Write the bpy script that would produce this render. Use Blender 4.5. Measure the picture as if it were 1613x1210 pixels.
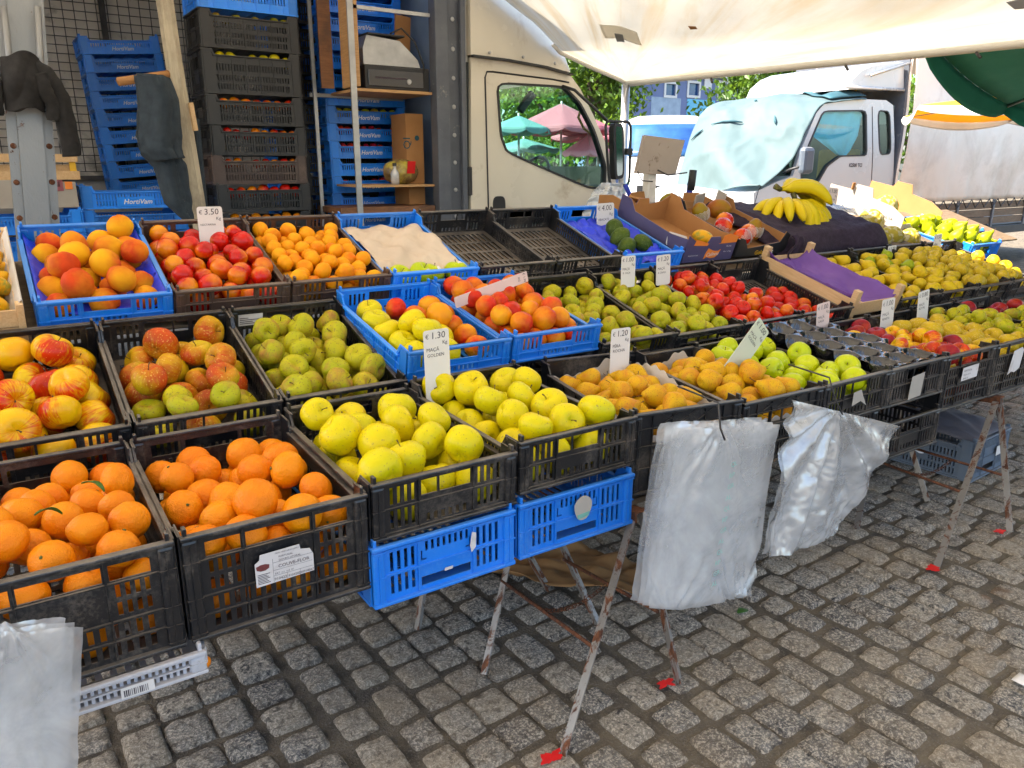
import bpy, bmesh, math, random
import numpy as np
from mathutils import Matrix, Vector, Euler, noise as mnoise

for o in list(bpy.data.objects): bpy.data.objects.remove(o, do_unlink=True)
SC = bpy.context.scene
COL = SC.collection
R = math.radians
K = 0.8            # everything below is laid out in working units of 0.8 m; scaled to metres at the end
rnd = random.Random(11)

# ------------------------------------------------------------------ camera, sky, sun, exposure
FPX, PITCH, YAW, EYE = 1207.0, R(15.81), R(33.63), 1.5
cd = bpy.data.cameras.new('camera'); cam = bpy.data.objects.new('camera', cd); COL.objects.link(cam)
cam.location = (0, 0, EYE * K); cam.rotation_euler = (R(90) - PITCH, 0, -YAW)
cd.sensor_width = 36; cd.lens = 36 * FPX / 1613; cd.clip_start = 0.05; cd.clip_end = 600
SC.camera = cam
SUN_EL, SUN_AZ = R(51), R(-68)     # azimuth clockwise from +Y
w = bpy.data.worlds.new('World'); SC.world = w; w.use_nodes = True
wn = w.node_tree.nodes; wl = w.node_tree.links
sky = wn.new('ShaderNodeTexSky'); sky.sky_type = 'NISHITA'; sky.sun_disc = False
sky.sun_elevation = SUN_EL; sky.sun_rotation = SUN_AZ; sky.air_density = 1.0; sky.dust_density = 2.5
wn['Background'].inputs['Strength'].default_value = 0.115
wl.new(sky.outputs[0], wn['Background'].inputs['Color'])
sd = bpy.data.lights.new('sun', 'SUN'); sd.energy = 4.0; sd.angle = R(0.5); sd.color = (1.0, 0.92, 0.80)
sun = bpy.data.objects.new('sun', sd); COL.objects.link(sun)
sv = Vector((math.sin(SUN_AZ) * math.cos(SUN_EL), math.cos(SUN_AZ) * math.cos(SUN_EL), math.sin(SUN_EL)))
sun.rotation_euler = sv.to_track_quat('Z', 'Y').to_euler(); sun.location = (0, 0, 12)
SC.view_settings.view_transform = 'Standard'; SC.view_settings.look = 'None'
SC.view_settings.exposure = 2.3; SC.view_settings.gamma = 1.0
SC.render.engine = 'CYCLES'

_fw = Vector((math.sin(YAW) * math.cos(PITCH), math.cos(YAW) * math.cos(PITCH), -math.sin(PITCH)))
_r = Vector((math.cos(YAW), -math.sin(YAW), 0)); _u = _r.cross(_fw)
def ray(x, y): return _fw * FPX + _r * (x - 806.5) - _u * (y - 605)
def at(x, y, Y):            # survey helper: photo point -> point on the vertical plane at depth Y
    d = ray(x, y); return Vector((0, 0, EYE)) + d * (Y / d.y)
def onz(x, y, Z):
    d = ray(x, y); return Vector((0, 0, EYE)) + d * ((Z - EYE) / d.z)

# ------------------------------------------------------------------ materials
MATS = {}
def newmat(name):
    m = bpy.data.materials.new(name); m.use_nodes = True; MATS[name] = m
    nt = m.node_tree
    return m, nt.nodes, nt.links, nt.nodes['Principled BSDF']
def coords(n, l, scale=1.0, rand=False, src='Object'):
    tc = n.new('ShaderNodeTexCoord'); mp = n.new('ShaderNodeMapping')
    mp.inputs['Scale'].default_value = (scale,) * 3 if not isinstance(scale, tuple) else scale
    l.new(tc.outputs[src], mp.inputs['Vector'])
    if rand:
        oi = n.new('ShaderNodeObjectInfo'); mu = n.new('ShaderNodeMath'); mu.operation = 'MULTIPLY'; mu.inputs[1].default_value = 57.0
        l.new(oi.outputs['Random'], mu.inputs[0])
        cb = n.new('ShaderNodeCombineXYZ')
        for k in range(3): l.new(mu.outputs[0], cb.inputs[k])
        l.new(cb.outputs[0], mp.inputs['Location'])
    return mp.outputs[0]
def noise(n, l, vec, scale, detail=4, rough=0.55, dist=0.0):
    t = n.new('ShaderNodeTexNoise'); t.inputs['Scale'].default_value = scale; t.inputs['Detail'].default_value = detail
    t.inputs['Roughness'].default_value = rough; t.inputs['Distortion'].default_value = dist
    l.new(vec, t.inputs['Vector']); return t.outputs['Fac']
def ramp(n, l, fac, stops):
    r = n.new('ShaderNodeValToRGB'); e = r.color_ramp.elements
    while len(e) < len(stops): e.new(0.5)
    for k, (p, c) in enumerate(stops):
        e[k].position = p; e[k].color = (c[0], c[1], c[2], 1) if not isinstance(c, (int, float)) else (c, c, c, 1)
    l.new(fac, r.inputs[0]); return r.outputs[0]
def mix(n, l, fac, a, b, mode='MIX'):
    m = n.new('ShaderNodeMix'); m.data_type = 'RGBA'; m.blend_type = mode
    for sock, v in ((m.inputs[0], fac), (m.inputs[6], a), (m.inputs[7], b)):
        if hasattr(v, 'is_linked') or hasattr(v, 'links'): l.new(v, sock)
        else: sock.default_value = v if isinstance(v, (int, float)) else (v[0], v[1], v[2], 1)
    return m.outputs[2]
def bump(n, l, b, h, dist, strength=0.5):
    bp = n.new('ShaderNodeBump'); bp.inputs['Strength'].default_value = strength; bp.inputs['Distance'].default_value = dist
    l.new(h, bp.inputs['Height']); l.new(bp.outputs[0], b.inputs['Normal'])
def mathn(n, l, op, a, b=None):
    m = n.new('ShaderNodeMath'); m.operation = op
    for k, v in enumerate((a, b)):
        if v is None: continue
        if isinstance(v, (int, float)): m.inputs[k].default_value = v
        else: l.new(v, m.inputs[k])
    return m.outputs[0]

def surf(name, c1, c2=None, scale=6, rough=0.6, metal=0.0, bmp=0.0, bscale=60, stain=None, stain_scale=3, stain_t=(0.55, 0.7), src='Object', coat=0, spec=None, rand=True):
    """a general two-tone surface with optional stains and fine bump"""
    m, n, l, b = newmat(name)
    v = coords(n, l, 1.0, rand, src)
    f = noise(n, l, v, scale, 6, 0.6)
    c2 = c2 or tuple(x * 0.75 for x in c1)
    col = ramp(n, l, f, [(0.3, c1), (0.7, c2)])
    if stain:
        f2 = noise(n, l, v, stain_scale, 8, 0.65, 0.4)
        k = ramp(n, l, f2, [(stain_t[0], 0.0), (stain_t[1], 1.0)])
        col = mix(n, l, k, col, stain)
    l.new(col, b.inputs['Base Color'])
    b.inputs['Metallic'].default_value = metal
    r = ramp(n, l, f, [(0.2, max(rough - 0.12, 0.03)), (0.8, min(rough + 0.12, 1))]); l.new(r, b.inputs['Roughness'])
    if coat: b.inputs['Coat Weight'].default_value = coat; b.inputs['Coat Roughness'].default_value = 0.15
    if spec is not None: b.inputs['Specular IOR Level'].default_value = spec
    if bmp: bump(n, l, b, noise(n, l, v, bscale, 4, 0.6), bmp, 0.6)
    return m

def plastic(name, c, dust_highlight, dusty=0.5, rough=0.38):
    m, n, l, b = newmat(name)
    v = coords(n, l, 1.0, True)
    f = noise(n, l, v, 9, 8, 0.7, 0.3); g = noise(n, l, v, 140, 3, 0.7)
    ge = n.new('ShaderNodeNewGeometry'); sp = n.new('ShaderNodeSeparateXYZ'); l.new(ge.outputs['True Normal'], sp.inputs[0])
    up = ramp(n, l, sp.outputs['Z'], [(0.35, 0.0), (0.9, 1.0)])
    upm = mathn(n, l, 'MULTIPLY', up, ramp(n, l, f, [(0.35, 0.25), (0.65, 1.0)]))  # up-facing faces paled: settled dust, with rim highlights painted into the colour
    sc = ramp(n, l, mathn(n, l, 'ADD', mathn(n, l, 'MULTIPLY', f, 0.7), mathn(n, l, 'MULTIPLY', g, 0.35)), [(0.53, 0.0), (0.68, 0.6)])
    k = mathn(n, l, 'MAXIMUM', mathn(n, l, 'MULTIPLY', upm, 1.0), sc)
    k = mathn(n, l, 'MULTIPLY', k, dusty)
    oi = n.new('ShaderNodeObjectInfo')
    hs = n.new('ShaderNodeHueSaturation'); hs.inputs['Color'].default_value = (*c, 1)
    l.new(ramp(n, l, oi.outputs['Random'], [(0, 0.75), (1, 1.2)]), hs.inputs['Value'])
    l.new(mix(n, l, k, hs.outputs[0], dust_highlight), b.inputs['Base Color'])
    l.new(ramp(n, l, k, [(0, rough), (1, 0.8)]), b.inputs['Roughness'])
    b.inputs['Specular IOR Level'].default_value = 0.6
    bump(n, l, b, g, 0.0006, 0.5)
    return m

def sat(c, k=0.75):
    m_ = min(c); return tuple(max(0.002, x - m_ * k) if x == m_ else x for x in c)
def fruit(name, base, alt, blush=None, bt=(0.45, 0.6), streak=0.0, speck=None, spt=0.62, speck_scale=220, rough=0.42, bmp=0.0006, bscale=260, patch=None, pt=(0.6, 0.7), coat=0.0, base_scale=18, sss=0.0):
    q_ = 0.86; base, alt = [tuple(x * q_ for x in sat(c)) for c in (base, alt)]; blush = tuple(x * q_ for x in sat(blush, .5)) if blush else None
    m, n, l, b = newmat(name)
    v = coords(n, l, 0.055, True)
    oi = n.new('ShaderNodeObjectInfo')
    f = noise(n, l, v, base_scale, 3, 0.5)
    fr = mathn(n, l, 'ADD', mathn(n, l, 'MULTIPLY', f, 0.7), mathn(n, l, 'MULTIPLY', oi.outputs['Random'], 0.3))
    col = ramp(n, l, fr, [(0.32, base), (0.68, alt)])
    if blush:
        tc = n.new('ShaderNodeTexCoord'); sp = n.new('ShaderNodeSeparateXYZ'); l.new(tc.outputs['Object'], sp.inputs[0])
        g = mathn(n, l, 'MULTIPLY', sp.outputs['X'], 0.30)
        s = noise(n, l, v, 11, 4, 0.6)
        t = mathn(n, l, 'ADD', g, s)
        t = mathn(n, l, 'ADD', t, mathn(n, l, 'MULTIPLY', mathn(n, l, 'SUBTRACT', oi.outputs['Random'], 0.5), 0.35))
        if streak:
            gm = n.new('ShaderNodeTexGradient'); gm.gradient_type = 'RADIAL'; l.new(tc.outputs['Object'], gm.inputs[0])
            cb = n.new('ShaderNodeCombineXYZ'); l.new(mathn(n, l, 'MULTIPLY', gm.outputs['Fac'], 30.0), cb.inputs[0])
            l.new(mathn(n, l, 'MULTIPLY', sp.outputs['Z'], 1.3), cb.inputs[1]); l.new(mathn(n, l, 'MULTIPLY', oi.outputs['Random'], 40), cb.inputs[2])
            st = noise(n, l, cb.outputs[0], 1.6, 4, 0.65)
            t = mathn(n, l, 'ADD', t, mathn(n, l, 'MULTIPLY', mathn(n, l, 'SUBTRACT', st, 0.5), streak))
        k = ramp(n, l, t, [(bt[0], 0.0), (bt[1], 1.0)])
        bc = ramp(n, l, f, [(0.35, blush), (0.7, tuple(x * 0.62 for x in blush))])
        col = mix(n, l, k, col, bc)
    if patch:
        k = ramp(n, l, noise(n, l, v, 16, 6, 0.65, 0.6), [(pt[0], 0.0), (pt[1], 1.0)])
        col = mix(n, l, k, col, patch)
    if speck:
        k = ramp(n, l, noise(n, l, v, speck_scale, 1, 0.4), [(spt, 0.0), (spt + 0.07, 0.75)])
        col = mix(n, l, k, col, speck)
    l.new(col, b.inputs['Base Color'])
    b.inputs['Roughness'].default_value = rough; b.inputs['Specular IOR Level'].default_value = 0.22
    if coat: b.inputs['Coat Weight'].default_value = coat * .6; b.inputs['Coat Roughness'].default_value = 0.15
    h = mathn(n, l, 'ADD', noise(n, l, v, bscale, 2, 0.5), mathn(n, l, 'MULTIPLY', noise(n, l, v, 34, 2, 0.5), 3.0))
    bump(n, l, b, h, bmp, 0.7)
    return m

M = {}
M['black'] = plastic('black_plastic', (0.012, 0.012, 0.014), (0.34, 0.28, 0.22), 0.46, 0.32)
M['blackclean'] = plastic('black_plastic_clean', (0.007, 0.007, 0.008), (0.12, 0.10, 0.08), 0.12, 0.4)
M['brownblack'] = plastic('brown_black_plastic', (0.06, 0.034, 0.026), (0.22, 0.17, 0.13), 0.6, 0.42)
M['greyplastic'] = plastic('slate_plastic', (0.10, 0.13, 0.17), (0.20, 0.18, 0.16), 0.6, 0.42)
M['blue'] = plastic('blue_plastic', (0.008, 0.21, 0.80), (0.25, 0.45, 0.75), 0.3, 0.34)
M['whiteplastic'] = plastic('white_plastic', (0.62, 0.62, 0.66), (0.35, 0.30, 0.26), 0.55, 0.45)
M['greenstem'] = surf('stem_green', (0.10, 0.13, 0.02), (0.05, 0.06, 0.01), rough=0.6)
M['brownstem'] = surf('stem_brown', (0.09, 0.05, 0.02), (0.04, 0.02, 0.01), rough=0.7)
M['leaf'] = surf('leaf_green', (0.05, 0.16, 0.015), (0.03, 0.09, 0.01), rough=0.45)
M['card'] = surf('card_white', (0.74, 0.71, 0.68), (0.70, 0.66, 0.62), 3, 0.5)
M['cardgreen'] = surf('card_cream_green', (0.60, 0.63, 0.48), (0.56, 0.58, 0.46), 3, 0.5)
M['cardpink'] = surf('card_pink_white', (0.74, 0.58, 0.54), (0.70, 0.56, 0.50), 3, 0.5)
M['ink'] = surf('pen_ink', (0.03, 0.02, 0.03), (0.05, 0.03, 0.04), 40, 0.6)
M['whiteink'] = surf('white_print', (0.8, 0.8, 0.82), (0.7, 0.72, 0.75), 40, 0.5)
M['yellowink'] = surf('yellow_print', (0.75, 0.45, 0.02), (0.7, 0.4, 0.02), 40, 0.5)
M['orangeink'] = surf('orange_print', (0.85, 0.25, 0.03), (0.8, 0.22, 0.03), 20, 0.5)
M['greenink'] = surf('green_print', (0.10, 0.33, 0.27), (0.2, 0.42, 0.36), 60, 0.5)
M['redink'] = surf('dark_red_print', (0.14, 0.03, 0.03), (0.2, 0.05, 0.05), 60, 0.5)
M['paper'] = surf('label_paper', (0.68, 0.64, 0.63), (0.6, 0.56, 0.54), 14, 0.6, stain=(0.45, 0.38, 0.34), stain_scale=9)
M['kraft'] = surf('kraft_card', (0.42, 0.20, 0.065), (0.34, 0.155, 0.048), 5, 0.75, bmp=0.0006, bscale=120)
M['carton_white'] = surf('carton_white', (0.40, 0.36, 0.31), (0.35, 0.31, 0.27), 6, 0.7)
M['carton_purple'] = surf('carton_navy', (0.085, 0.075, 0.17), (0.07, 0.06, 0.14), 6, 0.5)
M['carton_black'] = surf('carton_black', (0.02, 0.02, 0.022), (0.03, 0.03, 0.03), 6, 0.45)
M['wood'] = None
def woodmat(name, c1, c2, axis=(1, 1, 1), rough=0.65, dirt=None):
    m, n, l, b = newmat(name)
    v = coords(n, l, axis, True)
    f = noise(n, l, v, 10, 6, 0.6, 1.2); g = noise(n, l, v, 60, 3, 0.6)
    col = ramp(n, l, mathn(n, l, 'ADD', mathn(n, l, 'MULTIPLY', f, 0.75), mathn(n, l, 'MULTIPLY', g, 0.25)), [(0.35, c1), (0.65, c2)])
    if dirt: col = mix(n, l, ramp(n, l, noise(n, l, coords(n, l, 1.0, True), 5, 8, 0.7), [(0.5, 0.0), (0.68, 0.8)]), col, dirt)
    l.new(col, b.inputs['Base Color']); b.inputs['Roughness'].default_value = rough
    bump(n, l, b, f, 0.001, 0.4); return m
M['wood'] = woodmat('pale_pine', (0.66, 0.45, 0.24), (0.54, 0.33, 0.15), (9, 1, 9))
M['ply'] = woodmat('brown_plywood', (0.26, 0.12, 0.05), (0.15, 0.06, 0.025), (1, 1, 8), 0.55, (0.08, 0.045, 0.03))
M['plyedge'] = woodmat('plywood_edge', (0.58, 0.34, 0.14), (0.40, 0.21, 0.08), (1, 1, 12), 0.6)
M['oldwood'] = woodmat('weathered_plank', (0.22, 0.15, 0.09), (0.11, 0.075, 0.045), (1, 8, 8), 0.8)
M['polewood'] = woodmat('grey_cream_pole', (0.50, 0.43, 0.30), (0.36, 0.30, 0.21), (10, 10, 1), 0.6, (0.22, 0.18, 0.13))

def rusty(name, paint, amount=(0.45, 0.56)):
    m, n, l, b = newmat(name)
    v = coords(n, l, (1, 1, 0.45), True)
    f = noise(n, l, v, 26, 9, 0.72, 0.8); g = noise(n, l, v, 90, 4, 0.7)
    k = ramp(n, l, f, [(amount[0], 0.0), (amount[1], 1.0)])
    rust = ramp(n, l, g, [(0.35, (0.05, 0.018, 0.01)), (0.6, (0.16, 0.055, 0.02)), (0.75, (0.27, 0.10, 0.04))])
    l.new(mix(n, l, k, paint, rust), b.inputs['Base Color'])
    l.new(ramp(n, l, k, [(0, 0.4), (1, 0.85)]), b.inputs['Roughness'])
    l.new(ramp(n, l, k, [(0, 0.55), (1, 0.1)]), b.inputs['Metallic'])
    bump(n, l, b, mathn(n, l, 'ADD', f, g), 0.002, 0.5); return m
M['rust'] = rusty('rusty_steel', (0.28, 0.26, 0.24), (0.50, 0.57))
M['rustbar'] = rusty('rusty_bar', (0.2, 0.17, 0.15), (0.3, 0.4))
M['rustlight'] = rusty('grey_painted_steel', (0.27, 0.275, 0.28), (0.62, 0.66))
M['steel'] = surf('galvanised_steel', (0.50, 0.50, 0.49), (0.38, 0.38, 0.38), 14, 0.38, metal=0.7)
M['mirrorglass'] = surf('mirror_glass', (0.8, 0.85, 0.88), (0.8, 0.85, 0.88), 3, 0.05, metal=1.0)
M['darksteel'] = surf('dark_grey_steel', (0.13, 0.14, 0.16), (0.09, 0.10, 0.12), 8, 0.45, metal=0.3, stain=(0.28, 0.27, 0.26), stain_scale=12, stain_t=(0.62, 0.7))
M['redpaint'] = surf('red_spray_paint', (0.75, 0.012, 0.01), (0.6, 0.01, 0.01), 30, 0.5)
M['rubber'] = surf('black_rubber', (0.018, 0.018, 0.019), (0.03, 0.03, 0.03), 10, 0.55)
M['cab_cream'] = surf('cream_cab_paint', (0.72, 0.66, 0.53), (0.68, 0.62, 0.50), 2, 0.28, coat=0.7, stain=(0.46, 0.36, 0.24), stain_scale=4.5, stain_t=(0.60, 0.80), bmp=0.003, bscale=2.5)
M['cab_white'] = surf('white_cab_paint', (0.55, 0.555, 0.56), (0.51, 0.515, 0.52), 2, 0.25, coat=0.7)
M['van_white'] = surf('white_van_paint', (0.48, 0.49, 0.50), (0.45, 0.46, 0.47), 2, 0.25, coat=0.7)
M['interior'] = surf('cab_interior', (0.07, 0.085, 0.085), (0.04, 0.05, 0.05), 5, 0.7)
M['seatcloth'] = surf('ochre_seat_cloth', (0.50, 0.30, 0.07), (0.40, 0.22, 0.05), 12, 0.85, bmp=0.002)
M['boxwall'] = surf('box_inner_wall', (0.86, 0.80, 0.72), (0.78, 0.72, 0.65), 3, 0.7, stain=(0.30, 0.27, 0.24), stain_scale=4)
M['boxskirt'] = surf('grey_panel', (0.42, 0.41, 0.41), (0.36, 0.35, 0.35), 3, 0.6)
M['frost'] = surf('pale_blue_panel', (0.30, 0.40, 0.52), (0.22, 0.30, 0.40), 3, 0.4)
M['wire'] = surf('dark_wire', (0.07, 0.065, 0.06), (0.045, 0.04, 0.04), 10, 0.55, metal=0.4)
M['darkcloth'] = surf('charcoal_fleece', (0.022, 0.020, 0.020), (0.012, 0.011, 0.011), 40, 0.95, bmp=0.0015, bscale=300)
M['towel_blue'] = surf('dark_teal_towel', (0.028, 0.042, 0.055), (0.017, 0.026, 0.036), 30, 0.97, bmp=0.004, bscale=350, stain=(0.13, 0.15, 0.16), stain_scale=240, stain_t=(0.70, 0.74))
M['towel_purple'] = surf('plum_terry_towel', (0.035, 0.018, 0.040), (0.018, 0.009, 0.020), 45, 0.97, bmp=0.006, bscale=260, stain=(0.28, 0.24, 0.30), stain_scale=230, stain_t=(0.72, 0.76))
M['purplepaper'] = surf('purple_tissue', (0.16, 0.06, 0.30), (0.12, 0.045, 0.24), 5, 0.55, bmp=0.002, bscale=25)
M['bluepaper'] = surf('deep_blue_tissue', (0.01, 0.05, 0.75), (0.02, 0.03, 0.5), 9, 0.4, bmp=0.002, bscale=30)
M['beigepulp'] = surf('beige_pulp', (0.62, 0.50, 0.38), (0.55, 0.43, 0.32), 8, 0.85, bmp=0.001, bscale=150)
M['kraftpaper'] = surf('brown_paper', (0.36, 0.19, 0.07), (0.26, 0.13, 0.045), 6, 0.8, bmp=0.004, bscale=18)
M['greypaper'] = surf('grey_sheet', (0.14, 0.13, 0.14), (0.09, 0.085, 0.10), 4, 0.6, stain=(0.30, 0.22, 0.15), stain_scale=3, stain_t=(0.6, 0.8), bmp=0.004, bscale=14)
M['blackpet'] = surf('black_tray_plastic', (0.012, 0.012, 0.016), (0.02, 0.018, 0.02), 8, 0.1, spec=0.9)
M['tarpgrey'] = surf('grey_truck_tarp', (0.82, 0.73, 0.62), (0.74, 0.66, 0.56), 1.6, 0.42, bmp=0.01, bscale=4, stain=(0.45, 0.36, 0.27), stain_scale=1.4, stain_t=(0.5, 0.8))
M['tarpteal'] = surf('pale_teal_cover', (0.080, 0.125, 0.130), (0.066, 0.108, 0.114), 1.5, 0.75, bmp=0.002, bscale=6)
M['tealcloth'] = surf('teal_curtain', (0.16, 0.52, 0.72), (0.12, 0.42, 0.62), 4, 0.7, bmp=0.004, bscale=14)
M['tarpdark'] = surf('dark_teal_edge', (0.02, 0.09, 0.11), (0.015, 0.06, 0.08), 4, 0.7)
M['greencloth'] = surf('green_parasol_cloth', (0.005, 0.17, 0.115), (0.004, 0.14, 0.095), 5, 0.8)
M['amber'] = surf('amber_lamp', (0.85, 0.22, 0.02), (0.7, 0.15, 0.01), 30, 0.2)
M['wallblue'] = surf('blue_grey_render', (0.15, 0.20, 0.36), (0.12, 0.16, 0.30), 0.5, 0.8)
M['bluecloth'] = surf('blue_strap', (0.02, 0.05, 0.5), (0.02, 0.04, 0.4), 5, 0.6)
M['cream_strip'] = surf('cream_strip', (0.70, 0.68, 0.62), (0.62, 0.60, 0.55), 4, 0.5)

def translucent(name, c, fac=0.5, rough=0.7, stain=None, stain_scale=2, bmp=0.0, bscale=10, t=(0.5, 0.72)):
    m, n, l, b = newmat(name)
    v = coords(n, l, 1.0, False)
    col = ramp(n, l, noise(n, l, v, 3, 6, 0.6), [(0.3, c), (0.7, tuple(x * 0.9 for x in c))])
    if stain:
        vs = coords(n, l, (1.0, 0.22, 1.0), False)
        if name == 'awning_canvas':
            tc = n.new('ShaderNodeTexCoord'); sp = n.new('ShaderNodeSeparateXYZ'); l.new(tc.outputs['Object'], sp.inputs[0])
            an = mathn(n, l, 'ARCTAN2', sp.outputs['Y'], mathn(n, l, 'ADD', sp.outputs['X'], 0.01))
            rd = mathn(n, l, 'SQRT', mathn(n, l, 'ADD', mathn(n, l, 'MULTIPLY', sp.outputs['X'], sp.outputs['X']), mathn(n, l, 'MULTIPLY', sp.outputs['Y'], sp.outputs['Y'])))
            cb = n.new('ShaderNodeCombineXYZ'); l.new(mathn(n, l, 'MULTIPLY', an, 5.0), cb.inputs[0]); l.new(mathn(n, l, 'MULTIPLY', rd, 0.35), cb.inputs[1]); vs = cb.outputs[0]
        k = ramp(n, l, noise(n, l, vs, stain_scale, 8, 0.68, 0.6), [(t[0], 0.0), (t[1], 1.0)])
        col = mix(n, l, k, col, stain)
    l.new(col, b.inputs['Base Color']); b.inputs['Roughness'].default_value = rough
    tr = n.new('ShaderNodeBsdfTranslucent'); l.new(col, tr.inputs['Color'])
    ms = n.new('ShaderNodeMixShader'); ms.inputs[0].default_value = fac
    l.new(b.outputs[0], ms.inputs[1]); l.new(tr.outputs[0], ms.inputs[2])
    if bmp: bump(n, l, b, noise(n, l, v, bscale, 5, 0.6), bmp, 0.6)
    l.new(ms.outputs[0], n['Material Output'].inputs['Surface']); return m
M['canvas'] = translucent('awning_canvas', (0.86, 0.825, 0.745), 0.56, 0.8, stain=(0.76, 0.66, 0.50), stain_scale=2.2, bmp=0.01, bscale=5)
M['patch'] = translucent('awning_patch', (0.92, 0.88, 0.80), 0.6, 0.8)
M['patchdark'] = translucent('awning_patch_dark', (0.45, 0.45, 0.46), 0.5, 0.8)
M['pink'] = translucent('pink_parasol_cloth', (0.50, 0.17, 0.21), 0.4)
M['palepink'] = translucent('pale_pink_parasol_cloth', (0.80, 0.42, 0.55), 0.4)
M['tealshade'] = translucent('turquoise_parasol_cloth', (0.17, 0.36, 0.35), 0.4)
M['yellowcloth'] = translucent('yellow_parasol_cloth', (0.85, 0.50, 0.03), 0.45)
M['whitecloth'] = translucent('white_parasol_cloth', (0.80, 0.78, 0.72), 0.35)
M['parchment'] = translucent('tray_paper', (0.80, 0.74, 0.66), 0.3)

def bagmat(name):
    m, n, l, b = newmat(name)
    v = coords(n, l, 1.0, False)
    f = noise(n, l, v, 7, 5, 0.6, 0.5)
    b.inputs['Base Color'].default_value = (0.90, 0.91, 0.92, 1); b.inputs['Roughness'].default_value = 0.12
    b.inputs['Coat Weight'].default_value = 1.0; b.inputs['Coat Roughness'].default_value = 0.05; b.inputs['Specular IOR Level'].default_value = 0.9
    tl = n.new('ShaderNodeBsdfTranslucent'); tl.inputs['Color'].default_value = (0.92, 0.93, 0.94, 1)
    tp = n.new('ShaderNodeBsdfTransparent'); tp.inputs['Color'].default_value = (0.93, 0.94, 0.95, 1)
    m1 = n.new('ShaderNodeMixShader'); m1.inputs[0].default_value = 0.3; l.new(b.outputs[0], m1.inputs[1]); l.new(tl.outputs[0], m1.inputs[2])
    gl = n.new('ShaderNodeBsdfGlossy'); gl.inputs['Roughness'].default_value = 0.16; gl.inputs['Color'].default_value = (1, 1, 1, 1)
    m3 = n.new('ShaderNodeMixShader'); m3.inputs[0].default_value = 0.28; l.new(m1.outputs[0], m3.inputs[1]); l.new(gl.outputs[0], m3.inputs[2])
    m2 = n.new('ShaderNodeMixShader'); l.new(ramp(n, l, f, [(0.32, 0.36), (0.68, 0.70)]), m2.inputs[0])
    l.new(m3.outputs[0], m2.inputs[1]); l.new(tp.outputs[0], m2.inputs[2])
    # sharp crinkles: ridged noise
    def ridge(sc, w_):
        q = noise(n, l, coords(n, l, (1, 1, 1.8)), sc, 2, 0.5, 2.0)
        a = mathn(n, l, 'ABSOLUTE', mathn(n, l, 'SUBTRACT', q, 0.5)); return mathn(n, l, 'MULTIPLY', mathn(n, l, 'MINIMUM', mathn(n, l, 'MULTIPLY', a, 6.0), 1.0), w_)
    bump(n, l, b, mathn(n, l, 'ADD', ridge(6, 1.0), ridge(17, 0.15)), 0.0016, 0.8)
    l.new(m2.outputs[0], n['Material Output'].inputs['Surface']); return m
M['bag'] = bagmat('clear_white_polythene')

def glassmat(name, tint, refl=0.12, rough=0.02):
    m, n, l, b = newmat(name); n.remove(b)
    gl = n.new('ShaderNodeBsdfGlossy'); gl.inputs['Roughness'].default_value = rough; gl.inputs['Color'].default_value = (0.9, 0.95, 1, 1)
    tp = n.new('ShaderNodeBsdfTransparent'); tp.inputs['Color'].default_value = (*tint, 1)
    fr = n.new('ShaderNodeLayerWeight'); fr.inputs['Blend'].default_value = 0.5
    ms = n.new('ShaderNodeMixShader'); l.new(mathn(n, l, 'ADD', mathn(n, l, 'MULTIPLY', mathn(n, l, 'POWER', fr.outputs['Facing'], 5.0), 0.8), 0.035 + refl), ms.inputs[0])
    l.new(tp.outputs[0], ms.inputs[1]); l.new(gl.outputs[0], ms.inputs[2])
    l.new(ms.outputs[0], n['Material Output'].inputs['Surface']); return m
M['glass'] = glassmat('green_window_glass', (0.80, 0.94, 0.91), 0.01)
M['blueglass'] = surf('blue_windscreen', (0.006, 0.03, 0.16), (0.03, 0.12, 0.22), 1.5, 0.08, coat=0.5)

# fruit skins
M['f_orange'] = fruit('orange_peel', (0.90, 0.22, 0.002), (0.93, 0.31, 0.004), rough=0.36, bmp=0.0022, bscale=330)
M['f_gold'] = fruit('golden_apple_skin', (0.82, 0.63, 0.008), (0.70, 0.61, 0.012), speck=(0.34, 0.25, 0.05), spt=0.66, speck_scale=190, rough=0.34, patch=(0.54, 0.53, 0.015), pt=(0.56, 0.8))
M['f_green'] = fruit('green_apple_skin', (0.62, 0.66, 0.012), (0.50, 0.60, 0.015), speck=(0.66, 0.66, 0.2), spt=0.68, speck_scale=150, rough=0.3, coat=0.2)
M['f_redyel'] = fruit('red_yellow_apple_skin', (0.88, 0.44, 0.01), (0.84, 0.58, 0.015), blush=(0.72, 0.04, 0.006), bt=(0.40, 0.70), streak=1.0, speck=(0.88, 0.45, 0.1), spt=0.70, rough=0.32, coat=0.2)
M['f_rustred'] = fruit('rusty_red_apple_skin', (0.70, 0.42, 0.02), (0.62, 0.44, 0.03), blush=(0.62, 0.08, 0.012), bt=(0.32, 0.76), streak=0.6, speck=(0.66, 0.42, 0.10), spt=0.64, rough=0.45)
M['f_russet'] = fruit('russet_apple_skin', (0.56, 0.47, 0.025), (0.38, 0.40, 0.025), patch=(0.36, 0.17, 0.03), pt=(0.50, 0.70), speck=(0.18, 0.14, 0.03), spt=0.62, speck_scale=190, rough=0.5)
M['f_red'] = fruit('red_apple_skin', (0.82, 0.30, 0.03), (0.80, 0.18, 0.03), blush=(0.74, 0.015, 0.008), bt=(0.10, 0.52), streak=0.5, rough=0.3, coat=0.25)
M['f_darkred'] = fruit('dark_red_apple_skin', (0.40, 0.05, 0.05), (0.55, 0.06, 0.04), blush=(0.32, 0.015, 0.025), bt=(0.3, 0.7), streak=0.5, rough=0.35)
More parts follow.
